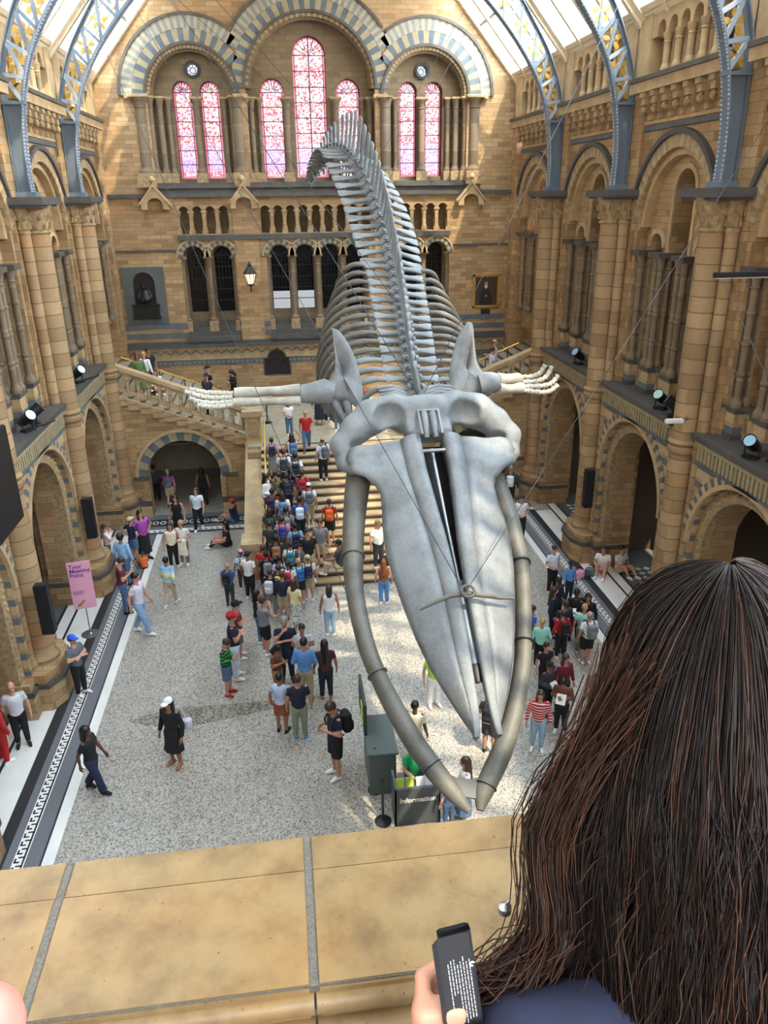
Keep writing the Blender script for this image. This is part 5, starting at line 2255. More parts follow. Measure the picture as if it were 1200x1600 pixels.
def hair_mesh(style, pose):
    key = ('h', style, pose)
    if key in cache:
        return cache[key]
    J = pose_def(pose)

    def fn(p):
        x = np.abs(p[..., 0])
        q = np.stack([x, p[..., 1], p[..., 2]], -1)
        wob = .0025 * np.sin(q[..., 0] * 260) * np.sin(p[..., 1] * 210 + 1) * np.sin(p[..., 2] * 190)
        if style == 'b':
            d = f_ell(q, (0, .006, .074), (.047, .0585, .052))
            d = np.maximum(d, p[..., 2] - .092)
            d = np.maximum(d, .045 - p[..., 2])
            d = np.maximum(d, -.012 - p[..., 1])
        else:
            e = {'c': .016}.get(style, .007)
            d = f_ell(q, (0, .008, .082), (.046 + e, .057 + e, .058 + e)) + wob * (2 if style == 'c' else 1)
            face = f_ell(q, (0, -.062, .045), (.036, .045, .048))
            d = np.maximum(d, -face)
            d = np.maximum(d, np.where(p[..., 1] < .0, (.062 if style != 'h' else .02) - p[..., 2], (.03 if style not in 'h' else -.04) - p[..., 2]))
            if style in 'lLh':
                zb = {'l': -.055, 'L': -.20, 'h': -.06}[style]
                g = f_cone(q, (.0, .03, .07), (.0, .062 if style == 'L' else .045, zb), .05, .042 if style == 'L' else .045)
                g = s_min(g, f_cone(q, (.042, .01, .07), (.045, .012, -.05), .016, .014), .02)
                g = np.maximum(g, zb - .02 - p[..., 2]) + wob * 1.5
                d = s_min(d, np.maximum(g, -f_cone(q, (0, -.03, .06), (0, -.03, -.09), .038, .034)), .01)
            if style == 'p':
                d = s_min(d, f_cone(q, (0, .065, .10), (0, .085, .0), .017, .01), .01)
        return d
    V, Q = surface(fn, (-.09, -.09, -.26 if style == 'L' else -.12), (.09, .15, .17), .0065)
    R = rotm('Z', J['hy']) @ rotm('X', J['hp'])
    cache[key] = np_mesh('hair', V @ R.T + np.array(J['head'], np.float32), Q, M['black'])
    return cache[key]


def cap_mesh(pose):
    key = ('c', pose)
    if key in cache:
        return cache[key]
    J = pose_def(pose)

    def fn(p):
        d = f_ell(p, (0, .006, .09), (.054, .065, .058))
        d = np.maximum(d, .085 - p[..., 2])
        b = f_ell(p, (0, -.062, .09), (.045, .05, .014))
        b = np.maximum(b, .087 - p[..., 2])
        return np.minimum(d, b)
    V, Q = surface(fn, (-.08, -.13, .07), (.08, .09, .17), .0065)
    R = rotm('Z', J['hy']) @ rotm('X', J['hp'])
    cache[key] = np_mesh('cap', V @ R.T + np.array(J['head'], np.float32), Q, M['black'])
    return cache[key]


def pack_meshes():
    if 'pack' in cache:
        return cache['pack']

    def body(p):
        d = f_box(p, (0, .135, .69), (.082, .052, .125), .045)
        return s_min(d, f_box(p, (0, .18, .64), (.06, .03, .06), .025), .012)
    V, Q = surface(body, (-.12, .06, .52), (.12, .25, .84), .011)
    a = np_mesh('pack_body', V, Q, M['black'])

    def strap(p):
        q = np.stack([np.abs(p[..., 0]), p[..., 1], p[..., 2]], -1)
        d = limb(q, f_cone(q, (.055, .09, .80), (.068, .02, .853), .011, .011), [(.068, .02, .853), (.072, -.045, .815), (.078, -.079, .74), (.095, -.06, .65), (.10, .06, .60)], [.011, .011, .011, .011, .01], .004)
        return d
    V, Q = surface(strap, (-.14, -.12, .56), (.14, .14, .89), .0085)
    b = np_mesh('shoulder_strap', V, Q, M['black'])
    V, Q = surface(lambda p: f_box(p, (0, .212, .63), (.05, .004, .004), .003), (-.07, .19, .6), (.07, .23, .66), .004)
    c = np_mesh('zip_pocket', V, Q, M['black'])
    cache['pack'] = (a, b, c)
    return cache['pack']


CLOTH = dict(pale_grey=(196, 200, 204), black=(24, 24, 27), red=(178, 30, 36), slate=(92, 98, 106), royal=(38, 84, 196), navy=(30, 38, 68), ink=(30, 36, 56), lilac_white=(212, 206, 222),
             maroon=(112, 40, 52), denim=(82, 106, 142), denim_light=(132, 166, 204), denim_pale=(150, 180, 204), denim_bright=(74, 124, 186), sky=(140, 182, 222), pink_white=(226, 208, 206),
             mauve=(104, 84, 92), tan=(150, 110, 74), beige=(190, 172, 146), violet=(158, 70, 160), violet_pale=(176, 140, 196), orange=(226, 106, 34), cream=(232, 222, 196), white=(228, 228, 228),
             white_blue=(208, 220, 232), taupe=(122, 114, 104), charcoal=(52, 54, 58), green=(92, 116, 66), pale_blue=(184, 208, 228), grey=(128, 132, 136), teal=(48, 116, 128), mint=(150, 212, 200),
             khaki=(172, 158, 126), lemon=(224, 222, 160), brown=(106, 66, 48), plum=(74, 40, 44), olive=(98, 94, 60), crimson=(150, 24, 40), bright_blue=(50, 96, 180), darkgreen=(44, 70, 60),
             pink=(226, 150, 180), indigo=(62, 62, 140), steelblue=(92, 128, 164), yellow=(190, 180, 50), cornflower=(92, 140, 200), rust=(150, 84, 50), sage=(138, 148, 128), cyan=(80, 150, 200),
             lime=(176, 214, 84), green_bright=(30, 160, 92), burgundy=(104, 28, 44), blouse=(176, 196, 222), auburn=(120, 70, 44), blond=(178, 144, 98), blue=(44, 92, 160), gold=(200, 160, 60), multi=(120, 124, 130))
HAIR = dict(black=(22, 19, 18), brown=(62, 42, 30), grey=(140, 138, 136), tan=(120, 90, 62), blond=(176, 142, 96), auburn=(112, 62, 36), burgundy=(104, 34, 48))
SKIN = {'1': (192, 140, 116), '2': (154, 106, 80), '3': (96, 62, 45)}
cm = {}


def cloth(n):
    if n in cm:
        return cm[n]
    if n in ('greenstripe', 'redstripe', 'tiedye', 'floral'):
        m = NT(n + ' cloth')
        m.b.inputs['Roughness'].default_value = 0.9
        oc = m.n('ShaderNodeTexCoord').outputs['Object']
        if n == 'floral':
            v = m.n('ShaderNodeTexVoronoi')
            v.inputs['Scale'].default_value = 28
            m.l(oc, v.inputs['Vector'])
            col = m.ramp(v.outputs['Distance'], [(0, rgb(96, 116, 110)), (.38, rgb(214, 210, 202))], 'CONSTANT')
        else:
            sx = m.n('ShaderNodeSeparateXYZ')
            m.l(oc, sx.inputs[0])
            a = m.n('ShaderNodeMath', operation='MULTIPLY')
            m.l(sx.outputs[2], a.inputs[0])
            if n == 'tiedye':
                a.inputs[1].default_value = 1
                mr = m.n('ShaderNodeMapRange')
                mr.inputs[1].default_value = .48
                mr.inputs[2].default_value = .84
                m.l(sx.outputs[2], mr.inputs[0])
                col = m.ramp(mr.outputs[0], [(0, rgb(228, 226, 200)), (.25, rgb(120, 190, 226)), (.42, rgb(240, 232, 120)), (.6, rgb(226, 232, 236)), (.8, rgb(140, 196, 228))])
            else:
                a.inputs[1].default_value = 20 if n == 'greenstripe' else 24
                f = m.n('ShaderNodeMath', operation='FRACT')
                m.l(a.outputs[0], f.inputs[0])
                col = m.ramp(f.outputs[0], [(0, rgb(26, 26, 28)), (.45, rgb(24, 140, 72))] if n == 'greenstripe' else [(0, rgb(232, 228, 226)), (.3, rgb(190, 34, 44))], 'CONSTANT')
        m.l(col, m.b.inputs['Base Color'])
        cm[n] = m.m
    else:
        cm[n] = plain(n + ' cloth', rgb(*CLOTH[n]), .85, 0, .12, 9.0)
    return cm[n]


HM = {k: plain(k + ' hair', rgb(*c), .45, 0, .3, 30.0) for k, c in HAIR.items()}
SM = {k: plain('skin ' + k, rgb(*c), .55, 0, .05, 8.0) for k, c in SKIN.items()}
LIP = plain('lips', rgb(150, 84, 78), .5)


def child(name, me, parent, mats):
    o = bpy.data.objects.new(name, me)
    COL.objects.link(o)
    o.parent = parent
    for i, m in enumerate(mats):
        o.material_slots[i].link = 'OBJECT'
        o.material_slots[i].material = m
    return o


def person(x, y, z, h, rz, pose, top, slv, bot, bk, shoe, skin, hs, hc, cap, pack, label, group=None):
    r = thing('person', label, 'person', (x, y, z), math.radians(rz), group)
    r.scale = (h, h, h)
    child('body', body_mesh(pose), r, [SM[skin], M['black'], LIP])
    child('shirt' if slv != 'l' else 'long_sleeved_top', top_mesh(pose, slv), r, [cloth(top)])
    child({'t': 'trousers', 'j': 'trousers', 's': 'shorts', 'k': 'skirt', 'd': 'skirt'}[bk], bottom_mesh(pose, bk), r, [cloth(bot)])
    for i in (0, 1):
        child('shoe', shoe_mesh(pose, i), r, [cloth(shoe)])
    child('headscarf' if hs == 'h' else 'hair', hair_mesh(hs, pose), r, [HM[hc]])
    if cap != '-':
        child('cap', cap_mesh(pose), r, [cloth(cap)])
    if pack != '-':
        wearer = ' '.join(label.split()[:9]).rstrip(',')
        for cut in (' with a patterned', ' with ', ' reading', ', black', ' climbing', ' beside', ' at ', ' in ', ' by '):
            if cut in label and len(label.split(cut)[0].split()) >= 4:
                wearer = label.split(cut)[0].rstrip(',')
                break
        pl = '%s backpack worn by the %s' % (PACKNAME.get(pack, pack), wearer)
        pl = ' '.join(pl.split()[:16])
        k = thing('backpack', pl, 'backpack', (x, y, z), math.radians(rz), 'backpacks worn by visitors')
        k.scale = (h, h, h)
        a, b, c = pack_meshes()
        child('pack_body', a, k, [cloth(pack)])
        child('shoulder_straps', b, k, [cloth('black' if pack not in ('orange', 'black') else 'charcoal')])
        child('zip_pocket', c, k, [cloth('grey')])
    return r


PACKNAME = dict(pale_grey='pale grey', steelblue='steel blue', white_blue='white and blue', darkgreen='dark green', ink='dark blue', multi='patterned grey', slate='slate grey')
PEOPLE = '''
-6.16 14.47 0.000 1.62|20|stand|pale_grey s|black t|black|1|b brown|-|-|balding man in a pale grey tee beside the woman in red by the pier
-6.38 13.91 0.000 1.63|150|stand|red l|red t|white|1|l brown|-|black|person in a red top and red trousers with a black backpack
-5.31 16.18 0.000 1.65|60|crossed|slate s|black t|white|1|s brown|royal|-|man in grey tee and blue cap leaning with folded arms beside the pier
-4.27 12.77 0.000 1.59|75|walk|black s|navy j|black|3|l black|-|-|long-haired woman in black top and flared navy jeans walking alone near the key border
-2.77 13.34 0.000 1.67|330|stand|black l|black d|tan|2|l black|white|-|woman in black dress and white cap standing alone on the open terrazzo
-4.29 18.82 0.000 1.86|75|walk|lilac_white s|denim_light t|white|1|s black|-|-|man in white tee and pale jeans stepping off the key border
-4.95 20.07 0.000 1.77|110|phone|maroon s|denim t|black|1|s brown|-|-|man in maroon tee with jeans beside the pink sign
-5.23 21.84 0.000 1.72|160|stand|sky l|denim t|black|2|c black|-|-|curly-haired person in light blue shirt behind the man in maroon
-6.01 23.30 0.000 1.46|100|chin|pink_white l|mauve t|white|1|s brown|-|-|woman in pale pink blouse and mauve trousers standing closest to the black speaker
-5.23 23.46 0.000 1.59|140|hips|navy s|denim s|tan|1|s tan|beige|-|man in navy tee, denim shorts and tan cap by the pier base
-4.92 23.58 0.000 1.74|40|hips|violet s|black k|black|1|l black|-|-|woman in bright purple top and long black skirt with hands on hips
-4.89 22.96 0.000 1.05|200|sit|orange s|navy s|blue|2|s brown|-|-|small child crouching on the key border in orange and blue
-3.72 20.30 0.000 1.57|160|walk|tiedye l|beige t|white|2|s black|-|-|woman in white, blue and yellow tie-dye jumper and beige trousers
-3.93 22.86 0.000 1.56|10|stand|cream 0|black t|white|1|l brown|-|-|woman in white sleeveless top and black trousers beside the coat carrier
-3.60 22.99 0.000 1.57|345|carry|white s|taupe t|white|1|s blond|-|-|person in white shirt and grey trousers carrying a cream coat
-4.01 25.10 0.000 1.62|350|stand|black 0|black t|black|1|l black|-|-|woman in black sleeveless top and black trousers in front of the archway
-3.40 25.76 0.000 1.62|355|walk|white_blue s|black t|white|1|s brown|-|-|man in white tee and black trousers striding out of the archway
-4.69 28.32 0.000 1.48|180|walk|violet s|beige s|black|1|s grey|-|slate|person in purple tee with grey backpack walking into the archway
-3.42 28.25 0.000 1.52|175|stand|black 0|black t|black|2|l black|-|-|woman in patterned black top standing with her back turned inside the archway
-5.31 28.96 0.000 1.48|190|stand|charcoal l|black t|black|2|s black|-|-|dark-clothed person in the shadow of the archway's left side
-2.21 26.34 0.000 1.65|250|sit|navy s|denim s|white|1|s brown|red|-|person in red cap sitting on the floor against the stair parapet
-2.35 24.28 0.000 1.65|280|sit|black s|black t|white|1|l black|-|-|woman in black sitting on the floor below the red-capped person
-1.67 21.02 0.000 1.32|200|stand|pale_blue s|charcoal t|white|2|s black|pink|green|person in pink cap and pale blue tee with green backpack
-1.43 20.34 0.000 1.56|150|stand|white s|black t|white|2|s black|navy|-|person in navy cap and white tee at the left of the stair crowd
-2.00 20.04 0.000 1.37|165|stand|blue s|charcoal t|black|1|b grey|-|black|bald man in blue tee with black backpack left of the stair crowd
-1.00 20.92 0.000 1.45|170|stand|red s|navy t|black|1|s brown|-|-|child in red top beside the foot of the stone parapet
-0.90 20.36 0.000 1.50|190|stand|black s|black t|black|2|s black|black|grey|person in black cap and black tee with grey backpack in stair crowd
-0.61 21.02 0.159 1.55|180|stand|charcoal s|navy t|black|2|c black|-|tan|curly-haired student with tan brown backpack at the foot of the stairs
-0.52 20.14 0.000 1.45|185|stand|pale_blue s|navy s|white|2|s black|-|navy|dark-haired child in pale blue tee with navy backpack in stair crowd
-0.55 19.46 0.000 1.50|160|stand|charcoal s|black s|white|1|s brown|-|yellow|child in charcoal tee with yellow and black backpack in stair crowd
-0.78 19.22 0.000 1.50|165|stand|black s|grey t|white|1|s brown|-|pale_grey|child in black tee with pale grey rucksack at front of stair crowd
-0.19 20.96 0.000 1.50|175|stand|white s|navy s|white|1|s brown|-|teal|brown-haired child in white tee with teal backpack at the stair foot
-0.02 21.48 0.318 1.55|185|stand|sky s|navy s|white|2|s black|-|navy|student in light blue tee with navy backpack on the lowest steps
0.02 19.88 0.000 1.45|190|stand|mint s|navy s|white|1|s blond|-|blue|fair-haired child in mint tee with blue backpack
0.13 20.90 0.000 1.50|170|stand|slate s|black s|white|1|s brown|-|-|child in slate tee without a bag among the backpacks at the stair foot
0.29 19.99 0.000 1.48|180|stand|cream s|khaki s|white|1|s tan|beige|navy|man in cream tee, khaki shorts and beige cap with navy backpack
-0.28 19.66 0.000 1.50|165|stand|white s|navy s|white|2|s black|-|red|child in white tee with bright red backpack behind the navy shirt man
-0.45 18.99 0.000 1.51|170|stand|ink l|khaki s|brown|1|s brown|-|-|man in dark blue long-sleeved shirt and khaki shorts behind the floral skirt
-0.13 18.52 0.000 1.48|140|stand|lemon s|floral k|white|1|l brown|-|-|long-haired woman in pale yellow top and long floral skirt
0.34 20.90 0.159 1.75|10|stand|black s|khaki s|white|1|s brown|-|-|man in black polo facing out from the stair crowd
0.74 21.48 0.318 1.61|350|stand|grey s|beige s|white|1|s brown|-|-|man in grey tee and beige shorts descending the lower steps
1.08 22.20 0.794 1.50|175|stand|red s|black s|black|1|s brown|-|orange|boy in red tee with bright orange backpack climbing the steps
1.24 20.82 0.159 1.70|250|sitstep|charcoal s|beige t|white|2|s black|-|-|person in charcoal tee and beige trousers sitting at stair foot by the jaw
1.07 24.94 1.906 1.56|200|stand|white_blue s|black t|white|1|b brown|-|slate|bald man in white shirt and black trousers standing alone on the stairs
0.58 26.32 2.541 1.52|355|walk|red s|denim t|brown|1|b brown|-|-|bald man in red tee and jeans at the top of the stairs
0.00 27.92 2.700 1.33|20|carry|white s|denim t|white|1|l black|-|-|woman in white printed tee and jeans on the landing edge
-0.63 25.16 2.065 1.40|180|walk|violet_pale s|grey k|black|1|s black|-|black|girl in lilac tee and grey skirt with black backpack high on stairs
0.05 24.96 2.065 1.60|190|up|white 0|denim t|white|1|l brown|-|denim|woman with denim backpack raising an arm near the top of the stairs
-0.26 24.26 1.747 1.60|180|walk|white s|navy s|white|1|s brown|-|charcoal|student in white tee with charcoal backpack beside the girl in lilac
0.12 24.24 1.588 1.60|180|walk|white s|black s|white|2|s black|-|ink|student in white tee with dark blue backpack and black shorts high on stairs
-0.84 23.22 1.271 1.60|75|carry|white l|denim t|white|1|l black|-|-|dark-haired woman in white top leaning on the brass rail
-0.44 23.50 1.271 1.55|180|walk|olive s|black s|white|1|s brown|-|olive|student with olive backpack halfway up the stairs
-0.19 23.22 1.271 1.60|185|walk|ink s|navy t|white|2|s brown|-|ink|student in dark blue top halfway up the stairs behind the olive backpack
0.32 23.56 1.271 1.55|175|walk|red s|navy s|white|1|s brown|-|crimson|student in red tee with crimson backpack halfway up the stairs
0.49 22.90 1.112 1.50|180|walk|white s|beige t|white|1|s brown|white|slate|child in white cap and white tee with grey backpack mid stairs
-0.67 22.86 0.953 1.55|170|walk|maroon l|navy t|black|2|s black|-|navy|student in maroon jumper with navy backpack by the brass rail
-0.36 22.54 0.953 1.55|180|walk|white s|grey k|white|1|l brown|-|steelblue|brown-haired girl in white tee with steel blue backpack
0.16 22.42 0.794 1.55|180|walk|bright_blue s|ink t|white|2|c black|-|white_blue|curly-haired child in bright blue tee with white and blue backpack
-0.78 22.18 0.635 1.50|185|walk|darkgreen s|grey t|white|1|l brown|-|darkgreen|long-haired girl in dark green near the low end of the brass rail
-0.40 21.82 0.476 1.50|180|stand|pink s|grey t|white|1|c brown|-|indigo|curly brown-haired girl in pink tee with indigo backpack
-0.77 21.50 0.476 1.50|180|stand|charcoal s|black t|black|1|s brown|-|-|student in charcoal beside the parapet just below the indigo backpack
-0.27 22.14 0.635 1.50|180|walk|grey s|navy s|white|2|s black|-|grey|student in grey tee with grey backpack above the pink tee girl
2.47 21.16 0.318 1.62|20|stand|white s|charcoal t|white|1|l blond|-|-|fair-haired woman in white tee on the steps right of the left jaw
2.42 19.48 0.000 1.45|175|stand|brown 0|denim_bright t|white|1|L auburn|-|-|woman with very long auburn hair and bright blue jeans at stair foot
1.19 29.12 2.700 1.62|185|stand|maroon l|ink k|tan|1|l brown|-|-|woman in dark skirt and tan boots on the landing under the flipper
1.56 29.42 2.700 1.54|170|stand|white l|ink t|white|1|s black|-|-|person in dark blue trousers on the landing under the flipper
1.84 28.12 2.700 1.52|150|stand|ink l|denim t|white|1|l black|-|-|person in jeans beside a bag on the landing behind the skull
2.86 28.00 2.700 1.65|180|stand|white l|black t|white|1|l auburn|-|-|auburn-haired person on the landing seen between scapula and ribs
0.77 17.98 0.000 1.52|180|stand|white 0|denim_pale t|white|2|l brown|-|-|woman in white sleeveless top and pale blue jeans seen from behind
-1.11 17.91 0.000 1.57|100|stand|black s|denim t|white|1|l black|-|-|dark-haired woman in black top and jeans beside the grey tee man
-0.94 17.29 -0.000 1.70|120|chin|grey s|black s|white|1|s brown|-|-|man in grey tee and black shorts with a hand to his chin
-0.41 16.06 0.000 1.78|0|chin|ink s|ink t|black|1|s grey|-|-|grey-haired man in dark blue tee and trousers facing out, hand to mouth
-1.61 17.21 0.000 1.69|100|crossed|maroon s|slate s|white|1|s black|black|-|man in maroon tee and black cap behind the red-capped man
-1.65 16.30 0.000 1.88|95|crossed|ink s|white_blue t|white|1|s brown|red|-|man in red cap, dark blue polo and pale jeans with folded arms
-1.81 15.66 -0.000 1.56|75|phone|greenstripe l|denim s|red|1|s brown|-|-|child in green and black striped jumper and denim shorts
-0.63 15.41 0.000 1.46|60|phone|brown s|tan t|black|2|l black|-|-|woman in brown top looking at her phone in the middle group
-0.00 16.00 0.000 1.57|355|crossed|pale_grey s|grey t|white|2|s black|-|-|dark-haired woman in pale grey top facing out behind the light blue shirt
0.02 15.11 0.000 1.73|170|carry|cornflower l|khaki t|tan|1|s black|-|-|man in cornflower blue shirt and khaki trousers seen from behind
0.49 15.17 0.000 1.61|180|stand|plum s|ink t|tan|2|L black|-|-|woman with long dark hair, plum top and dark jeans in middle group
-0.55 14.09 0.000 1.53|160|stand|blouse s|rust s|black|2|s black|-|-|woman in pale blue blouse and rust brown shorts
-0.16 13.84 0.000 1.63|180|stand|ink s|sage t|cyan|1|s brown|-|-|man in dark blue tee and sage cropped trousers with blue shoes
0.53 12.52 0.000 1.86|290|phone|ink s|black s|white|1|s brown|-|black|man in dark tee and black shorts reading his phone, black backpack
2.93 14.53 0.000 1.54|10|stand|lime s|white j|white|1|s brown|-|-|person in lime green top and wide white trousers behind the snout
2.18 12.70 0.000 1.53|150|stand|cream s|cream t|white|3|s black|-|-|person in cream tee standing behind the information desk
2.82 10.96 0.000 1.50|265|stand|white s|denim k|white|1|L brown|-|-|woman with long curly brown hair, white tee and denim skirt beside the desk
3.79 12.77 0.000 1.56|150|carry|charcoal s|charcoal s|black|1|s brown|-|black|person in charcoal shorts walking beneath the tip of the snout
2.51 10.86 0.000 1.10|200|stand|denim s|denim t|white|1|s brown|-|-|small brown-haired child beside the woman in the denim skirt
7.64 25.69 0.000 1.53|20|stand|white s|black t|black|1|s brown|-|black|person in white tee with backpack straps in the east archway
8.01 25.95 0.000 1.72|160|stand|darkgreen l|black t|black|1|s grey|-|white|person in dark green with a pale rucksack in the east archway
7.61 23.24 0.000 1.62|355|carry|white s|black t|black|1|s brown|-|-|young man in white tee and black trousers by the east key border
7.41 19.38 0.000 1.55|20|carry|white_blue s|black t|white|1|s brown|-|-|girl in white top holding a colourful jacket at the head of the queue
7.74 18.85 0.000 1.28|20|stand|cornflower l|ink t|black|3|s black|-|-|boy in cornflower shirt and dark tie trousers with strap, east side queue
6.94 17.62 0.000 1.45|30|stand|ink l|ink t|black|3|s black|-|-|dark-haired pupil partly hidden in front of the cornflower shirt boy
6.59 17.02 0.000 1.50|70|stand|ink l|ink t|black|1|L brown|-|-|long-haired girl in navy blazer facing the others, east side queue
7.14 16.84 0.000 1.50|350|carry|black l|black t|black|3|s black|-|-|girl in black blazer holding white paper, east side queue
7.34 16.56 0.000 1.50|340|stand|black l|black t|black|2|l black|-|-|girl in black blazer behind the girl with white paper
6.64 16.30 0.000 1.50|200|stand|ink l|ink t|black|2|s brown|-|-|pupil in navy blazer just above the red jumper
6.48 16.00 0.000 1.39|185|stand|red l|black t|white|1|s brown|-|black|person in red jumper with black backpack in the east group
7.04 15.68 0.000 1.49|185|stand|white s|black s|white|1|b grey|-|multi|bald man in white tee with a patterned grey backpack
7.08 16.12 0.000 1.45|160|stand|mint s|grey t|white|1|s blond|-|-|fair-haired child behind the bald man in the east group
5.84 16.42 0.000 1.35|100|stand|bright_blue s|navy t|white|1|s brown|-|-|child in bright blue top at the edge of the right jaw
5.83 15.66 0.000 1.42|170|stand|mint l|black t|white|1|s blond|-|-|fair-haired child in mint hooded top by the right jaw
5.61 14.69 0.000 1.35|10|stand|black s|black t|white|1|p black|-|-|dark-haired girl in black printed tee smiling beside the right jaw
5.40 13.86 0.000 1.40|30|carry|charcoal l|black t|black|2|s black|black|-|person in charcoal hooded jacket and black cap bending over a sheet
5.80 13.94 0.000 1.50|20|stand|burgundy l|black t|white|1|l brown|-|-|girl in burgundy jumper with white lettering near the dark hair
5.50 13.20 0.000 1.45|330|phone|brown l|black t|white|2|s black|-|-|dark-haired pupil holding white papers below the burgundy jumper
4.82 12.73 0.000 1.49|340|stand|redstripe l|denim_pale t|white|1|l brown|-|-|girl in red and white striped jumper and pale jeans
9.42 20.46 0.000 1.65|330|sit|white s|pink s|white|1|s brown|-|-|person in white tee sitting on the floor by the east pier with bags
9.97 20.38 0.000 1.65|20|sit|white s|beige s|white|1|s black|-|-|person in white tee and beige shorts sitting with legs out by the east pier
-5.29 28.60 4.300 1.55|20|stand|green l|green k|white|2|h burgundy|-|-|woman in maroon headscarf and green on the west flight
-5.12 29.02 4.300 1.50|160|stand|white l|olive t|white|1|s blond|-|-|person in white with olive trousers at the west flight group
-5.06 29.60 4.140 1.70|30|stand|black s|black t|black|2|s black|-|-|dark-haired person in black behind the west flight group
-4.90 29.60 4.140 1.65|20|sit|white l|brown t|white|1|l black|-|-|woman in white shirt sitting low on the west flight
-2.95 29.60 3.340 1.75|300|stand|black s|beige s|white|1|s grey|black|-|man in black tee and black cap descending the west flight
-2.95 28.96 3.340 1.60|330|stand|charcoal s|black t|black|1|s brown|navy|-|person in navy cap below the man in black tee
-2.23 32.60 2.700 1.60|300|phone|black l|black t|black|1|h black|-|-|person in black hooded top by the far wall of the landing
8.05 29.08 4.140 1.65|70|stand|pink_white s|pale_blue t|white|1|b brown|-|-|person in pale pink tee climbing the east flight
7.86 28.64 3.980 1.60|90|stand|lilac_white s|grey t|white|1|s brown|-|-|person in lilac white tee on the east flight just behind the pale pink tee
7.27 29.60 3.820 1.65|110|stand|red s|black t|white|1|l brown|-|-|person in red low on the east flight beside the scapula
'''
for ln in PEOPLE.strip().split('\n'):
    a, rz, pose, top, bot, shoe, skin, hair, cap, pack, label = ln.split('|')
    x, y, z, h = map(float, a.split())
    tp, sl_ = top.split()
    bt_, bk = bot.split()
    hs, hc = hair.split()
    if pose == 'sitstep':
        z += .28
    person(x, y, z, h, float(rz), pose, tp, sl_, bt_, bk, shoe, skin, hs, hc, cap, pack, label)
# ------------------------------------------------------------------ fittings and furniture
def letters(txt, size, mat, parent, loc, rot, extrude=.004, align='LEFT', name='lettering', spacing=1.0, bold=0.0):
    cu = bpy.data.curves.new('txt', 'FONT')
    cu.body = txt
    cu.size = size
    cu.extrude = extrude
    cu.offset = bold
    cu.align_x = align
    cu.space_line = spacing
    t = bpy.data.objects.new('txt', cu)
    COL.objects.link(t)
    dg = bpy.context.evaluated_depsgraph_get()
    me = bpy.data.meshes.new_from_object(t.evaluated_get(dg))
    bpy.data.objects.remove(t)
    me.materials.clear()
    me.materials.append(mat)
    o = link(name, me, parent, loc)
    o.rotation_euler = rot
    return o


def block(x0, x1, y0, y1, z0, z1, bev=.01):
    """bevelled box as vertices and faces via bmesh"""
    b = bmesh.new()
    bmesh.ops.create_cube(b, size=1)
    for v in b.verts:
        v.co = Vector(((x0 + x1) / 2 + v.co.x * (x1 - x0), (y0 + y1) / 2 + v.co.y * (y1 - y0), (z0 + z1) / 2 + v.co.z * (z1 - z0)))
    bmesh.ops.bevel(b, geom=list(b.edges), offset=bev, segments=2, affect='EDGES')
    b.verts.index_update()
    vs = [tuple(v.co) for v in b.verts]
    fs = [[v.index for v in f.verts] for f in b.faces]
    b.free()
    return vs, fs


# column loudspeakers on the piers
M['mesh_black'] = plain('black speaker cloth', rgb(18, 18, 19), .8, 0, .2, 60)
for x, y, z, sg, lb in ((-5.82, 21.15, 1.95, -1, 'tall black column speaker on the west pier above the purple top woman'), (-5.62, 15.8, 1.98, -1, 'tall black column speaker on the west pier above the blue cap'),
                        (9.02, 21.15, 1.95, 1, 'tall black column speaker on the east pier above the people sitting on floor')):
    r = thing('column_speaker', lb, 'speaker', (x, y, z), 0, 'column speakers on the piers')
    m = MB()
    m.add(*block(-.14, .14, -.12, .12, 0, 1.22, .015))
    m.build('cabinet', M['black'], r)
    m = MB()
    m.box(-.115, .115, -.126, -.119, .03, 1.19)
    m.build('grille', M['mesh_black'], r)
    m = MB()
    for zz in (.25, .95):
        m.tube([(0, .1, zz), (0, .45, zz)], .025, 8)
        m.box(-.06, .06, .1, .15, zz - .05, zz + .05)
    m.build('wall_bracket', M['dark_metal'], r)

# black hanging screen at the left edge and the lamp bar at the right edge
r = thing('display_screen', 'large black screen hung beside the west pier at the very edge', 'screen', (-5.6, 14.7, 4.9))
m = MB()
m.add(*block(-.05, .05, -1.0, .82, 0.02, 2.0, .02))
m.build('housing', M['black'], r)
m = MB()
m.box(-.12, -.05, -.3, .1, .8, 1.2)
m.box(-.24, -.1, .9, .98, .96, 1.04)
m.box(-.12, -.05, .6, .98, .96, 1.04)
m.build('bracket', M['dark_metal'], r)
r = thing('lamp_bar', 'dark lamp bar jutting from the east wall high on the right', 'lamp', (9.2, 13.0, 9.62))
m = MB()
m.add(*block(-1.75, .5, -.05, .05, -.03, .06, .012))
m.build('rail', M['dark_metal'], r)
m = MB()
m.box(-1.7, .4, -.03, .03, -.045, -.03)
m.build('diffuser', M['white'], r)
m = MB()
m.tube([(-1.6, 0, -.03), (-1.2, -.1, -.7), (-.6, -.2, -1.7)], .008, 6)
m.build('cable', M['steel'], r)

# spotlights on the gallery ledges


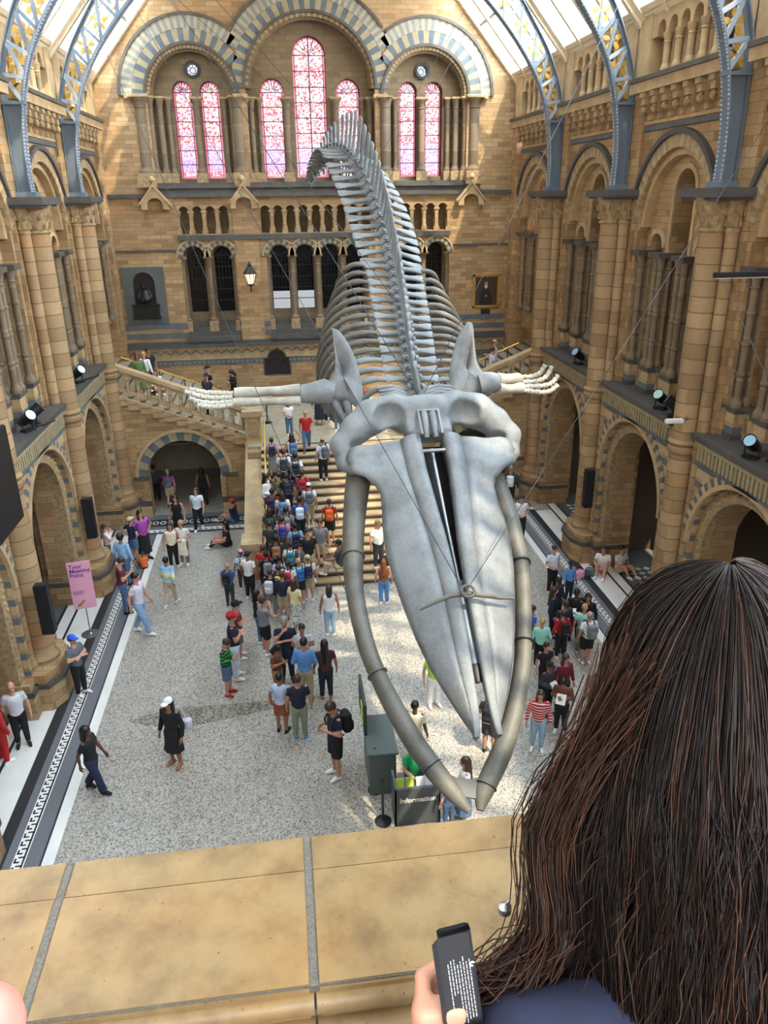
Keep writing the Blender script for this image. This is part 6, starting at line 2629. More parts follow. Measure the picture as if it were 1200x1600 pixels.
def spotlight(x, y, rz, lb, tone):
    r = thing('spotlight', lb, 'spotlight', (x, y, 5.86), math.radians(rz), 'theatre spotlights on the ledges')
    m = MB()
    m.add(*block(-.16, .16, -.1, .1, 0, .06, .01))
    m.tube([(-.15, 0, .04), (-.16, 0, .3)], .018, 6)
    m.tube([(.15, 0, .04), (.16, 0, .3)], .018, 6)
    m.build('yoke', M['black'], r)
    m = MB()
    a = math.radians(-35)

    def tilt(p):
        y, z = p[1], p[2] - .3
        return (p[0], y * math.cos(a) - z * math.sin(a), .3 + y * math.sin(a) + z * math.cos(a))
    m.T = tilt
    m.tube([(0, .26, .3), (0, .2, .3), (0, .0, .3), (0, -.18, .3), (0, -.22, .3)], [.06, .1, .13, .13, .145], 14, 0, False)
    m.build('lamp_head', M['black'], r)
    m = MB()
    m.T = tilt
    m.tube([(0, -.2, .3), (0, -.215, .3)], [.125, .12], 14)
    m.build('lens', M[tone], r)
    m = MB()
    m.tube([(.3, .05, .03), (.9, .06, .03)], .03, 6)
    m.build('cable_tray', M['black'], r)


M['lens_blue'] = plain('blue coated lens', rgb(150, 196, 226), .1, .3)
M['lens_green'] = plain('pale green lens', rgb(176, 214, 206), .1, .3)
for a in ((9.35, 23.7, -70, 'blue-lensed spotlight on the east ledge farthest from the viewer', 'lens_blue'), (9.38, 18.0, -60, 'green-lensed spotlight on the middle bay of the east ledge', 'lens_green'),
          (9.36, 17.3, -120, 'dark spotlight turned away beside the green-lensed one on the east ledge', 'lens_blue'), (9.42, 14.0, -60, 'blue-lensed spotlight on the east ledge closest to the viewer', 'lens_blue'),
          (-6.2, 18.7, 60, 'blue-lensed spotlight on the west ledge above the black speaker', 'lens_blue'), (-6.2, 19.3, 120, 'dark spotlight turned aside on the west ledge beside the blue lens', 'lens_green'),
          (-6.2, 23.9, 60, 'spotlight on the west ledge nearest the side flight', 'lens_green')):
    spotlight(*a)
r = thing('security_camera', 'small white security camera on the east pier by the ledge', 'camera', (8.93, 15.95, 6.15))
m = MB()
m.add(*block(-.45, -.02, -.06, .06, -.05, .05, .02))
m.build('housing', M['white'], r)
m = MB()
m.tube([(-.02, 0, 0), (.15, .1, 0), (.2, .3, 0)], .02, 6)
m.build('arm', M['steel'], r)

# lantern on the far wall
r = thing('wall_lantern', 'glowing copper and glass lantern hanging on the far wall', 'lantern', (-1.2, FY - .55, 7.4))
m = MB()
m.tube([(0, .5, 1.0), (0, .1, 1.15), (0, 0, 1.1)], .025, 6)
m.lathe((0, 0, 0), [(.02, .0), (.04, .1), (.02, .16), (.05, .22), (.02, .26)], 8)
m.build('bracket', M['black'], r)
m = MB()
for k in range(8):
    a = 2 * PI * k / 8
    m.tube([(.13 * math.cos(a), .13 * math.sin(a), .3), (.24 * math.cos(a), .24 * math.sin(a), .72)], .014, 5)
m.lathe((0, 0, 0), [(.12, .26), (.15, .3), (.12, .32)], 8)
m.lathe((0, 0, 0), [(.25, .7), (.27, .74), (.22, .8), (.1, .95), (.05, 1.0), (.09, 1.04), (.02, 1.1)], 8)
m.build('frame', M['dark_metal'], r)
gm = NT('lit lantern glass')
gm.b.inputs['Base Color'].default_value = rgb(250, 214, 178)
gm.b.inputs['Emission Color'].default_value = rgb(255, 206, 160)
gm.b.inputs['Emission Strength'].default_value = 1.3
m = MB()
m.lathe((0, 0, 0), [(.11, .3), (.215, .71)], 8, smooth=False)
m.build('glass', gm.m, r)

# seated bust in its niche
r = thing('bust_niche', 'dark stone niche with a seated bronze figure on the far wall', 'statue', (CX - 7.05, FY - .005, 6.2))
m = MB()
m.T = lambda p: (p[0], -p[2], p[1])
m.plate(rect(-.82, .82, 0, 2.22), [arch_pts(0, .42, .78, 1.6)], 0, .1, 0)
m.build('marble_surround', M['niche'], r)
m = MB()
m.T = lambda p: (p[0], -p[2], p[1])
m.plate(rect(-.8, .8, .1, 2.2), [], 0, .012, 0)
m.build('recess', M['slot'], r)
m = MB()
m.add(*block(-.5, .5, -.28, -.05, .28, .7, .02))
m.add(*block(-.56, .56, -.32, -.05, .7, .78, .02))
m.add(*block(-.56, .56, -.3, -.05, .2, .3, .02))
m.build('plinth', M['bronze'], r)


def bust(p):
    d = f_ell(p, (0, -.2, 1.02), (.24, .16, .2))
    d = s_min(d, f_ell(p, (0, -.18, 1.22), (.15, .11, .16)), .08)
    d = s_min(d, f_ell(p, (0, -.2, 1.5), (.075, .09, .11)), .03)
    for s in (-1, 1):
        d = s_min(d, f_cone(p, (s * .16, -.18, 1.3), (s * .27, -.24, 1.06), .06, .055), .03)
        d = s_min(d, f_cone(p, (s * .27, -.24, 1.06), (s * .08, -.34, .95), .05, .04), .03)
    d = s_min(d, f_cone(p, (0, -.28, 1.48), (0, -.3, 1.36), .05, .03), .03)
    d = s_min(d, f_ell(p, (0, -.2, 1.58), (.14, .15, .025)), .02)
    return np.maximum(d, .78 - p[..., 2])


V_, Q_ = surface(bust, (-.4, -.5, .72), (.4, .05, 1.7), .028)
link('seated_figure', np_mesh('seated_figure', V_, Q_, M['bronze']), r)

# framed portrait: a plain dark painting of a standing man
r = thing('framed_portrait', 'gilt-framed dark portrait painting of a white-bearded man on the far wall', 'painting', (CX + 7.13, FY, 6.42))
m = MB()
for a, b, c, d in ((-.6, .6, 0, .11), (-.6, .6, 1.28, 1.39), (-.6, -.48, 0, 1.39), (.48, .6, 0, 1.39)):
    m.add(*block(a, b, -.09, 0, c, d, .025))
m.build('gilt_frame', M['gilt'], r)
m = MB()
m.box(-.5, .5, -.03, -.01, .08, 1.31)
cv = m.build('canvas', plain('dark brown canvas', rgb(66, 46, 32), .5, 0, .3, 3.0), r)
for nm, pts, mat, yy in (('painted_coat', [(-.28, .1), (.27, .1), (.25, .5), (.16, .78), (.05, .88), (-.08, .88), (-.2, .76), (-.27, .5)], plain('painted black', rgb(24, 22, 24), .5), -.033),
                         ('painted_face', [(.075 * math.cos(i * PI / 7) - .01, .98 + .1 * math.sin(i * PI / 7)) for i in range(14)], plain('painted flesh', rgb(168, 126, 98), .5), -.036),
                         ('painted_beard', [(-.08, .93), (.06, .93), (.05, .84), (-.01, .79), (-.07, .84)], plain('painted white', rgb(196, 190, 182), .5), -.039),
                         ('painted_hand', [(-.05, .52), (.03, .54), (.05, .48), (-.02, .45)], plain('painted hand', rgb(160, 122, 96), .5), -.036)):
    m = MB()
    m.add([(u, yy, v) for u, v in pts], [list(range(len(pts)))])
    m.build(nm, mat, cv)
o = MB()
o.add(*block(-.2, .2, -.05, 0, -.28, -.06, .02))
o = o.build('caption_plaque', M['black'], None, (CX + 7.13, FY, 6.42))
tag(o, 'small black plaque under the framed portrait', 'plaque')
r = thing('memorial_plaque', 'arched dark bronze memorial plaque on the far wall above the landing', 'plaque', (CX - 1.93, FY, 3.92))
m = MB()
m.T = lambda p: (p[0], -p[2], p[1])
out = [(-.52, 0), (.52, 0), (.52, .68), (.36, .68)] + [(.36 * math.cos(PI * i / 10), .68 + .34 * math.sin(PI * i / 10)) for i in range(1, 10)] + [(-.36, .68), (-.52, .68)]
m.plate(out, [], 0, .06)
m.build('bronze_panel', M['bronze'], r)
m = MB()
m.T = lambda p: (p[0], -p[2], p[1])
m.plate([(p[0] * 1.14, p[1] * 1.09 - .05) for p in out], [], 0, .045)
m.build('stone_border', M['stone_dark'], r)
m = MB()
m.T = lambda p: (p[0], -p[2], p[1])
m.ring(0, .62, .15, .19, .06, .075, 16, 0, 2 * PI)
for i in range(6):
    m.plate(rect(-.4, .4, .08 + i * .06, .095 + i * .06), [], .06, .066)
m.build('raised_relief', M['dark_metal'], r)
# little dark sign inside the east bay
o = MB()
o.add(*block(-.02, .02, -.28, .28, 0, .3, .008))
o = o.build('wall_sign', M['black'], None, (CX + 9.68, 17.0, 2.9))
tag(o, 'small dark sign on the wall inside the middle east bay', 'sign')

# pink sign on its stand
pk = plain('pink sign board', rgb(228, 164, 188), .55)
pv = plain('purple print', rgb(104, 52, 128), .5)
r = thing('floor_sign', 'pink sign reading Tour Meeting Point on a steel stand', 'sign', (-5.72, 19.0, 0), math.radians(10))
m = MB()
m.lathe((0, 0, 0), [(.24, 0), (.24, .02), (.05, .035), (.02, .06)], 20)
m.build('base', M['steel'], r)
m = MB()
m.tube([(0, .03, .04), (0, .03, 2.3)], .018, 8)
m.build('pole', M['steel'], r)
m = MB()
m.add(*block(-.29, .29, -.02, .005, .82, 2.2, .006))
bd = m.build('board', pk, r)
letters('Tour\nMeeting\nPoint', .16, pv, bd, (-.25, -.022, 2.02), (PI / 2, 0, 0), .002, 'LEFT', 'lettering', .8, .003)
m = MB()
for i, wv in enumerate((.3, .26, .3, .22)):
    m.box(-.25, -.25 + wv, -.0225, -.02, 1.34 - .03 * i, 1.35 - .03 * i)
m.build('small_print', pv, bd)
m = MB()
m.add([(-.2, -.023, .88), (-.1, -.023, .9), (-.02, -.023, 1.0), (.04, -.023, 1.06), (-.02, -.023, 1.07), (-.1, -.023, 1.0), (-.16, -.023, .97)], [list(range(7))])
m.build('gold_motif', M['gilt'], bd)

# information desk
dk = plain('grey green laminate', rgb(86, 98, 94), .5)
dk2 = plain('dark grey laminate', rgb(74, 78, 80), .5)
lf = plain('leaflets lime', rgb(190, 208, 84), .6)
lf2 = plain('leaflets white', rgb(232, 230, 226), .6)
r = thing('information_desk', 'grey counter lettered Information with leaflet racks', 'desk', (1.95, 11.1, 0))
m = MB()
m.add(*block(-.43, .43, -.12, -.04, 0, .86, .01))
fp = m.build('front_panel', dk2, r)
letters('Information', .145, M['white'], fp, (0, -.124, .56), (PI / 2, 0, 0), .003, 'CENTER', 'lettering', 1, .004)
m = MB()
m.add(*block(-.43, -.39, -.12, .42, 0, .9, .01))
m.add(*block(.39, .43, -.12, .42, 0, .9, .01))
m.add(*block(-.43, .43, .0, .42, .64, .68, .01))
m.build('counter', dk, r)
m = MB()
m.add(*block(-.8, -.28, .75, 1.9, .0, .98, .01))
m.add(*block(-.84, -.24, .7, 1.95, .98, 1.03, .01))
m.build('side_counter', dk, r)
m = MB()
m.add(*block(-.84, -.78, 1.3, 2.4, 1.0, 1.75, .01))
m.build('notice_panel', plain('dark green panel', rgb(52, 70, 66), .5), r)
i = 0
for x, y, z, rx, mat, lb in ((-.3, .08, .7, 20, lf, 'lime green leaflet stack at the left of the desk rack'), (-.12, .09, .7, 20, lf, 'lime green leaflet stack second in the desk rack'), (.08, .08, .7, 20, lf2, 'white leaflet stack in the desk rack beside the lime ones'), (.24, .1, .7, 20, lf2, 'white leaflet stack at the right of the desk rack')):
    m = MB()
    m.add(*block(-.075, .075, -.015, .015, 0, .21, .004))
    o = m.build('leaflet_stack', mat, None, (1.95 + x, 11.1 + y, z))
    o.rotation_euler = (math.radians(-rx), 0, 0)
    tag(o, lb, 'leaflets', 'leaflets on the desk')
for i in range(3):
    m = MB()
    m.add(*block(-.012, .012, -.13, .13, 0, .1, .004))
    o = m.build('leaflet_stack', lf, None, (1.95 - .85, 11.1 + 1.6 + i * .01, 1.1 + i * .19))
    tag(o, '%s lime leaflet bundle on the dark green notice panel' % ('lowest', 'middle', 'topmost')[i], 'leaflets', 'leaflets on the notice panel')
for x, y, lb in ((1.31, 11.15, 'black barrier post beside the information desk'), (1.27, 12.0, 'black barrier post behind the first, by the side counter')):
    r = thing('barrier_post', lb, 'barrier post', (x, y, 0), 0, 'barrier posts by the desk')
    m = MB()
    m.lathe((0, 0, 0), [(.16, 0), (.16, .02), (.08, .05), (.025, .06)], 18)
    m.build('base', M['black'], r)
    m = MB()
    m.lathe((0, 0, 0), [(.025, .05), (.025, .95), (.035, .96), (.035, 1.02), (.02, 1.04)], 12)
    m.build('post', M['dark_metal'], r)
# desk attendant, seated behind the counter
person(2.0, 11.72, .28, 1.66, 15, 'sitstep', 'green_bright', 's', 'ink', 't', 'black', '1', 's', 'brown', '-', '-', 'person in bright green tee seated behind the information desk')
r = thing('stool', 'dark stool under the seated desk attendant', 'stool', (2.0, 11.76, 0))
m = MB()
m.add(*block(-.18, .18, -.18, .18, .42, .47, .015))
m.build('seat', M['black'], r)
for sx in (-1, 1):
    for sy in (-1, 1):
        m = MB()
        m.tube([(sx * .13, sy * .13, .43), (sx * .16, sy * .16, 0)], .016, 6)
        m.build('leg', M['steel'], r)
# stand on the landing
r = thing('reading_stand', 'slim black reading stand on the landing beside the newel', 'stand', (-.85, 29.8, 2.7))
m = MB()
m.lathe((0, 0, 0), [(.2, 0), (.2, .02), (.03, .04)], 14)
m.build('base', M['black'], r)
m = MB()
m.tube([(0, 0, .03), (0, 0, 1.0)], .025, 8)
m.build('pole', M['black'], r)
m = MB()
m.add(*block(-.26, .26, -.17, .17, 1.0, 1.03, .008))
m.build('top', M['stone_pale'], r)


# bags
def bag(x, y, z, s, c, lb, rz=0):
    r = thing('bag', lb, 'bag', (x, y, z), math.radians(rz), 'bags set down on the floor')
    V, Q = surface(lambda p: s_min(f_box(p, (0, 0, .15), (.2, .12, .15), .08), f_ell(p, (.05, -.08, .12), (.12, .08, .1)), .04), (-.3, -.3, -.02), (.3, .3, .36), .022)
    o = link('bag_body', np_mesh('bag_body', V * s, Q, cloth(c)), r)
    m = MB()
    m.tube([(-.1 * s, 0, .28 * s), (-.07 * s, .02, .4 * s), (.07 * s, .02, .4 * s), (.1 * s, 0, .28 * s)], .012, 6)
    m.build('handle', M['black'], r)


bag(2.72, 21.35, .318, 1.0, 'black', 'black bag lying on the steps beside the fair-haired woman')
bag(8.55, 20.15, 0, .9, 'pink', 'pink bag on the floor by the sitting people at the east pier', 20)
bag(8.98, 20.25, 0, .9, 'slate', 'grey rucksack on the floor between the two sitting people', -10)
r = thing('coat', 'cream coat hanging over the arm of the person in white shirt', 'coat', (-3.6, 22.75, .72))
V, Q = surface(lambda p: s_min(f_box(p, (0, 0, 0), (.13, .05, .28), .05), f_ell(p, (.08, -.03, -.18), (.09, .05, .14)), .05), (-.3, -.2, -.4), (.3, .2, .36), .025)
link('folded_cloth', np_mesh('folded_cloth', V, Q, cloth('cream')), r)
V, Q = surface(lambda p: s_min(f_box(p, (0, 0, 0), (.10, .06, .13), .05), f_cone(p, (0, 0, .1), (-.1, .0, .42), .02, .015), .02), (-.25, -.15, -.2), (.25, .15, .48), .018)
o = link('tote_bag', np_mesh('tote_bag', V, Q, cloth('lilac_white')), None, (-2.46, 13.42, .95))
tag(o, 'pale lilac tote bag at the side of the woman in the black dress', 'bag')
# sheets of paper held by the pupils
for key, pose_w, lb in (('holding white paper', (0, -.155, .615), 'white sheet of paper held by the girl in the black blazer'), ('below the burgundy jumper', (0, -.16, .70), 'white sheet held by the pupil below the burgundy jumper'), ('bending over a sheet', (0, -.155, .615), 'white sheet held by the person in the charcoal hooded jacket')):
    who = [o for o in COL.objects if o.get('category') == 'person' and key in o['label']][0]
    wp_ = Matrix.Translation(who.location) @ Matrix.Rotation(who.rotation_euler.z, 4, 'Z') @ Vector([q * who.scale.x for q in pose_w])
    m = MB()
    m.box(-.1, .1, -.12, .12, -.002, .002)
    o = m.build('paper_sheet', M['white'], None, wp_)
    o.rotation_euler = (math.radians(35), 0, who.rotation_euler.z)
    tag(o, lb, 'paper', 'papers held by pupils')
# ------------------------------------------------------------------ the balcony the picture is taken from
PZ = 9.9


def ledge_mat():
    m = NT('worn buff coping stone')
    m.b.inputs['Roughness'].default_value = .42
    a = m.noise(3.0, 5.0)
    b = m.noise(9.0, 6.0, None, .65)
    c = m.noise(120.0, 2.0)
    col = m.ramp(a, [(.3, rgb(112, 92, 62)), (.5, rgb(138, 117, 82)), (.7, rgb(146, 116, 74))])
    col = m.mix(.65, col, m.ramp(b, [(.3, rgb(150, 130, 100)), (.6, rgb(255, 250, 240))]), 'MULTIPLY')
    col = m.mix(m.ramp(c, [(.70, (0, 0, 0, 1)), (.74, (1, 1, 1, 1))]), col, rgb(74, 58, 40))
    m.l(col, m.b.inputs['Base Color'])
    m.bump(b, .15, .004)
    return m.m


M['ledge'] = ledge_mat()
M['grout'] = plain('grey mortar', rgb(96, 92, 84), .9, 0, .3, 200.0)
par = struct_root('balcony_parapet')
xs = [-1.72, -1.29, -.861, -.437, -.0135, .4105, .834, 1.26, 1.69]
g = .0019
for x0, x1 in zip(xs[:-1], xs[1:]):
    m = MB()
    m.add(*block(x0 + g, x1 - g, .802, 1.026, PZ - .12, PZ, .006))
    m.add(*block(x0 + g + .001, x1 - g - .001, 1.020, 1.106, PZ - .12, PZ - .004, .005))
    m.tube([(x0 + g, .806, PZ - .034), (x1 - g, .806, PZ - .034)], .02, 14)
    m.tube([(x0 + g, .80, PZ - .088), (x1 - g, .80, PZ - .088)], .022, 14)
    m.build('coping_block', M['ledge'], par)
m = MB()
m.box(-1.75, 1.7, .806, 1.022, PZ - .13, PZ - .0022)
m.box(-1.75, 1.7, 1.0, 1.103, PZ - .13, PZ - .007)
m.build('mortar_bed', M['grout'], par)
m = MB()
m.box(-1.75, 1.7, .83, 1.08, 9.0, PZ - .12)
m.box(-1.75, 1.7, .77, 1.1, 9.4, 9.78)
m.build('parapet_wall', M['brick_small'], par)
m = MB()
m.box(-8.1, 11.2, -6.0, 1.1, 8.7, 9.0)
m.build('balcony_floor', M['slate'], par)

# ------------------------------------------------------------------ woman at the parapet, seen from behind
wm = thing('person', 'dark-haired woman in navy top leaning on the parapet, seen from behind', 'person', (.50, .42, 9.0))
B0 = np.array((.50, .42, 9.0), np.float32)


def wj(*p):
    return np.array(p, np.float32)


HC = wj(.475, .70, 10.46)
SHL, SHR = wj(.215, .515, 10.135), wj(.70, .50, 10.19)
ELL, WRL = wj(.135, .44, 9.93), wj(.118, .54, 10.108)
ELR, WRR = wj(.78, .60, 9.98), wj(.66, .84, 9.95)


def wbody(p):
    d = f_cone(p, wj(.50, .36, 9.85), wj(.50, .52, 10.12), .125, .12)
    d = s_min(d, f_ell(p, wj(.50, .36, 9.80), (.17, .12, .13)), .06)
    for s, e, w_ in ((SHL, ELL, WRL), (SHR, ELR, WRR)):
        d = s_min(d, f_cone(p, wj(.5, .52, 10.13), s, .09, .055), .05)
        d = s_min(d, f_cone(p, s, e, .052, .04), .02)
        d = s_min(d, f_cone(p, e, e + (w_ - e) * .35, .038, .037), .015)
        d = s_min(d, f_cone(p, e + (w_ - e) * .35, w_, .037, .025), .01)
    d = s_min(d, f_cone(p, wj(.50, .55, 10.2), HC - wj(0, .02, .08), .05, .05), .03)
    for s in (-1, 1):
        h = wj(.50 + s * .09, .36, 9.72)
        k = wj(.50 + s * .09, .43, 9.45)
        d = s_min(d, f_cone(p, h, k, .085, .06), .03)
        d = s_min(d, f_cone(p, k, wj(.50 + s * .1, .36, 9.07), .055, .036), .02)
        d = s_min(d, f_cone(p, wj(.50 + s * .1, .36, 9.05), wj(.50 + s * .11, .50, 9.03), .036, .028), .02)
    return d


V, Q = surface(wbody, (-.0, .2, 8.98), (.95, 1.0, 10.5), .0125)
Vs, Qs, Ms = [V], [Q], [np.zeros(len(Q), np.int32)]
n = len(V)
HR = rotm('Z', 172) @ rotm('X', 22)
hv = (HEAD_V * 1.5) @ HR.T + (HC - wj(0, .02, .135))
Vs.append(hv)
Qs.append(HEAD_Q + n)
Ms.append(HEAD_M)
n += len(hv)


# her left hand: thumb side towards the viewer, fingers wrapped around the leaflet
def grip(p):
    # local: x to the right, y away from the viewer, z up; wrist at the origin
    d = f_box(p, (.004, .0, .045), (.034, .016, .042), .014)
    d = s_min(d, f_cone(p, (0, 0, -.03), (0, 0, .012), .026, .027), .018)
    # thumb across the near face of the leaflet
    d = s_min(d, f_cone(p, (.0, -.016, .03), (.022, -.036, .058), .017, .0125), .012)
    d = s_min(d, f_cone(p, (.022, -.036, .058), (.056, -.034, .068), .0125, .009), .004)
    # four fingers curling behind it
    for k, (z, L) in enumerate(((.078, .040), (.060, .045), (.042, .042), (.026, .034))):
        a = np.array((-.014, .012, z))
        b = a + np.array((.004, .024, .006))
        c = b + np.array((.030, .014, .003))
        e = c + np.array((.022, -.010, .0))
        d = s_min(d, f_cone(p, a, b, .0105, .0098), .006)
        d = s_min(d, f_cone(p, b, c, .0095, .0085), .003)
        d = s_min(d, f_cone(p, c, e, .0085, .0072), .002)
    return d


V, Q = surface(grip, (-.06, -.07, -.07), (.10, .08, .12), .0038)
HB = WRL + wj(0, .004, .02)
Vs.append(V * .9 + HB)
Qs.append(Q + n)
Ms.append(np.zeros(len(Q), np.int32))
n += len(V)
RH = HAND_V * 1.65
Rr = np.array([[0, 1, 0], [0, 0, -1], [-1, 0, 0]], np.float32).T
Vs.append(RH @ np.array([[0, -1, 0], [0, 0, -1], [1, 0, 0]], np.float32).T[:, [0, 1, 2]] * np.array([1, 1, 1], np.float32) + WRR)
Qs.append(HAND_Q + n)
Ms.append(np.zeros(len(HAND_Q), np.int32))
me = np_mesh('body', np.concatenate(Vs) - B0, np.concatenate(Qs), [SM['1'], M['black'], LIP])
me.polygons.foreach_set('material_index', np.concatenate(Ms))
link('body', me, wm)


def wtop(p):
    d = f_cone(p, wj(.50, .36, 9.85), wj(.50, .52, 10.12), .137, .132)
    for s, e in ((SHL, ELL), (SHR, ELR)):
        d = s_min(d, f_cone(p, wj(.5, .52, 10.13), s, .10, .066), .05)
        m_ = s + (e - s) * .78
        a = f_cone(p, s, m_, .064, .060)
        ax = (e - s) / np.linalg.norm(e - s)
        d = s_min(d, np.maximum(a, (p - m_) @ ax), .015)
    d = np.maximum(d, 9.76 - p[..., 2])
    return np.maximum(d, -f_cone(p, wj(.5, .56, 10.22), HC, .062, .1))


V, Q = surface(wtop, (.0, .2, 9.7), (.95, .8, 10.35), .011)
link('navy_top', np_mesh('navy_top', V - B0, Q, plain('navy jersey', rgb(34, 40, 66), .9, 0, .15, 40)), wm)


def wleg(p):
    d = f_ell(p, wj(.50, .36, 9.78), (.182, .132, .12))
    for s in (-1, 1):
        d = s_min(d, f_cone(p, wj(.50 + s * .09, .36, 9.72), wj(.50 + s * .09, .43, 9.45), .095, .072), .03)
        d = s_min(d, f_cone(p, wj(.50 + s * .09, .43, 9.45), wj(.50 + s * .1, .36, 9.1), .07, .055), .02)
    return np.maximum(d, 9.08 - p[..., 2])


V, Q = surface(wleg, (.2, .15, 9.05), (.8, .65, 9.95), .016)
link('trousers', np_mesh('trousers', V - B0, Q, cloth('denim')), wm)
for s in (-1, 1):
    V, Q = surface(lambda p: np.maximum(s_min(f_cone(p, wj(.50 + s * .1, .34, 9.05), wj(.50 + s * .105, .42, 9.045), .045, .046), f_cone(p, wj(.5 + s * .105, .42, 9.045), wj(.5 + s * .11, .53, 9.03), .046, .035), .02), 9.004 - p[..., 2]), (.2, .2, 8.98), (.8, .65, 9.14), .012)
    link('shoe', np_mesh('shoe', V - B0, Q, cloth('black')), wm)

# hair: a dark inner mass and the loose strands over it
AXIS = [(wj(.475, .70, 10.50), .118), (wj(.47, .665, 10.42), .142), (wj(.455, .62, 10.32), .152), (wj(.44, .575, 10.20), .150), (wj(.43, .53, 10.08), .13), (wj(.42, .49, 9.98), .09)]
HROOT = bone = None


def hmass(p):
    d = f_ell(p, wj(.475, .70, 10.475), (.112, .125, .125))
    for (a, ra), (b, rb) in zip(AXIS[:-1], AXIS[1:]):
        d = s_min(d, f_cone(p, a, b, ra - .014, rb - .014), .03)
    d = s_min(d, f_cone(p, wj(.36, .62, 10.36), wj(.27, .585, 10.22), .045, .02), .03)
    d = s_min(d, f_cone(p, wj(.27, .585, 10.22), wj(.215, .575, 10.145), .02, .012), .03)
    d = s_min(d, f_cone(p, wj(.58, .62, 10.36), wj(.62, .56, 10.15), .08, .06), .04)
    lo_ = np.clip((10.52 - p[..., 2]) * 8, 0, 1)
    d = d + .008 + lo_ * (.004 * np.sin(p[..., 0] * 130 + p[..., 2] * 18) + .003 * np.sin(p[..., 0] * 260 - p[..., 2] * 30 + 1))
    face = f_ell(p, wj(.475, .86, 10.40), (.075, .10, .11))
    return np.maximum(d, -face)


def hair_mat(name, c, sheen):
    m = NT(name)
    m.b.inputs['Roughness'].default_value = .5
    m.b.inputs['Specular IOR Level'].default_value = sheen
    m.b.inputs['Base Color'].default_value = c
    return m.m


H1, H2, H3 = hair_mat('dark brown hair', rgb(20, 13, 11), .25), hair_mat('warm brown hair', rgb(38, 23, 17), .3), hair_mat('chestnut hair', rgb(74, 45, 31), .35)
V, Q = surface(hmass, (.1, .35, 9.85), (.8, .9, 10.68), .0095)
link('hair', np_mesh('hair', V - B0, Q, hair_mat('dark hair mass', rgb(22, 15, 13), .3)), wm)
rr = random.Random(11)
hm = MB()
CROWN = Vector((.485, .675, 10.615))


def strand(pts, r, mi):
    hm.tube(pts, [r * f for f in [.9] + [1] * (len(pts) - 3) + [.7, .25]], 3, mi, False)


ax_p = [Vector(a.tolist()) for a, _ in AXIS]
ax_r = [r for _, r in AXIS]
ROOT = Vector(B0.tolist())
raw, par_ = [], []
NP_ = 24
for i in range(6500):
    ph = rr.uniform(-.8 * PI, .8 * PI)         # 0 faces the viewer, + to the left
    ln = rr.uniform(.6, 1.0)
    ja, jb, jc = rr.gauss(0, .16), rr.uniform(-.001, .012), rr.uniform(0, 6.28)
    wv = rr.uniform(.0, .009)
    pts, off = [], []
    for k in range(NP_):
        t = (k / (NP_ - 1)) ** 1.7 * ln
        u = t * (len(ax_p) - 1)
        a = min(int(u), len(ax_p) - 2)
        c = ax_p[a].lerp(ax_p[a + 1], u - a)
        grow = math.sin(min(1, t / .16) * PI / 2)
        q = ph * (1 + .12 * t) + ja * t * 2 + .13 * math.sin(7 * t + jc) * t
        d = Vector((-math.sin(q), -math.cos(q) * .95, 0))
        pts.append(c + d * (.15 * grow + .01) + Vector((0, .01 * (1 - grow), (1 - grow) * .14)))
        off.append(jb + wv * math.sin(13 * t + jc * 2) + max(0, t - .7) * .03 * (jb / .011))
    raw.append([tuple(q) for q in pts])
    par_.append(off)
raw, par_ = np.array(raw, np.float32), np.array(par_, np.float32)
for it in range(5):                              # settle the strands onto the mass
    d0 = hmass(raw)
    gr = np.stack([hmass(raw + np.eye(3, dtype=np.float32)[k] * .002) - d0 for k in range(3)], -1)
    gr /= np.linalg.norm(gr, axis=-1, keepdims=True) + 1e-6
    raw -= gr * (np.clip(d0 - par_, -.03, .03) * .8)[..., None]
raw[:, 1:-1] = raw[:, 1:-1] * .5 + .25 * (raw[:, 2:] + raw[:, :-2])
raw -= B0
for st_p in raw:
    tone = 0 if rr.random() < .6 else (1 if rr.random() < .75 else 2)
    strand([tuple(q) for q in st_p.tolist()], rr.uniform(.0004, .0009), tone)
for i in range(520):                              # loose outer lock curling outwards on the left
    a = Vector((.35 + rr.gauss(0, .02), .66 + rr.gauss(0, .02), 10.50 + rr.gauss(0, .03)))
    w_ = rr.gauss(0, 1)
    b = Vector((.272 + .014 * w_, .64 + rr.gauss(0, .015), 10.36))
    c = Vector((.268 + .018 * w_, .60 + rr.gauss(0, .015), 10.25))
    d = Vector((.228 + .022 * w_, .58 + rr.gauss(0, .015), 10.18 + rr.gauss(0, .015)))
    e = Vector((.178 + .022 * w_ + rr.gauss(0, .01), .575 + rr.gauss(0, .015), 10.165 + rr.gauss(0, .022)))
    pts = [Vector(q) - Vector(B0.tolist()) for q in smooth([tuple(a), tuple(b), tuple(c), tuple(d), tuple(e)], 14)]
    strand(pts, rr.uniform(.0005, .001), 1 if rr.random() < .6 else 2)
for i in range(120):                              # flyaways
    ph = rr.uniform(-.6 * PI, .7 * PI)
    k0 = rr.uniform(.5, 3.2)
    a = int(k0)
    c = ax_p[a].lerp(ax_p[a + 1], k0 - a)
    r = ax_r[a] * 1.02
    d = Vector((-math.sin(ph), -math.cos(ph), 0))
    p0 = c + d * r
    pts = [p0 + (d * (.012 * k) + Vector((rr.gauss(0, .004), 0, -.022 * k + .002 * k * k))) - Vector(B0.tolist()) for k in range(7)]
    strand(pts, .0004, 2)
hs_ = hm.build('hair_strands', [H1, H2, H3], wm)
hs_['kind'] = 'stuff'
m = MB()
m.lathe((.214 - B0[0], .625 - B0[1], 10.232 - B0[2]), [(.001, -.009), (.008, -.004), (.008, .004), (.001, .009)], 10)
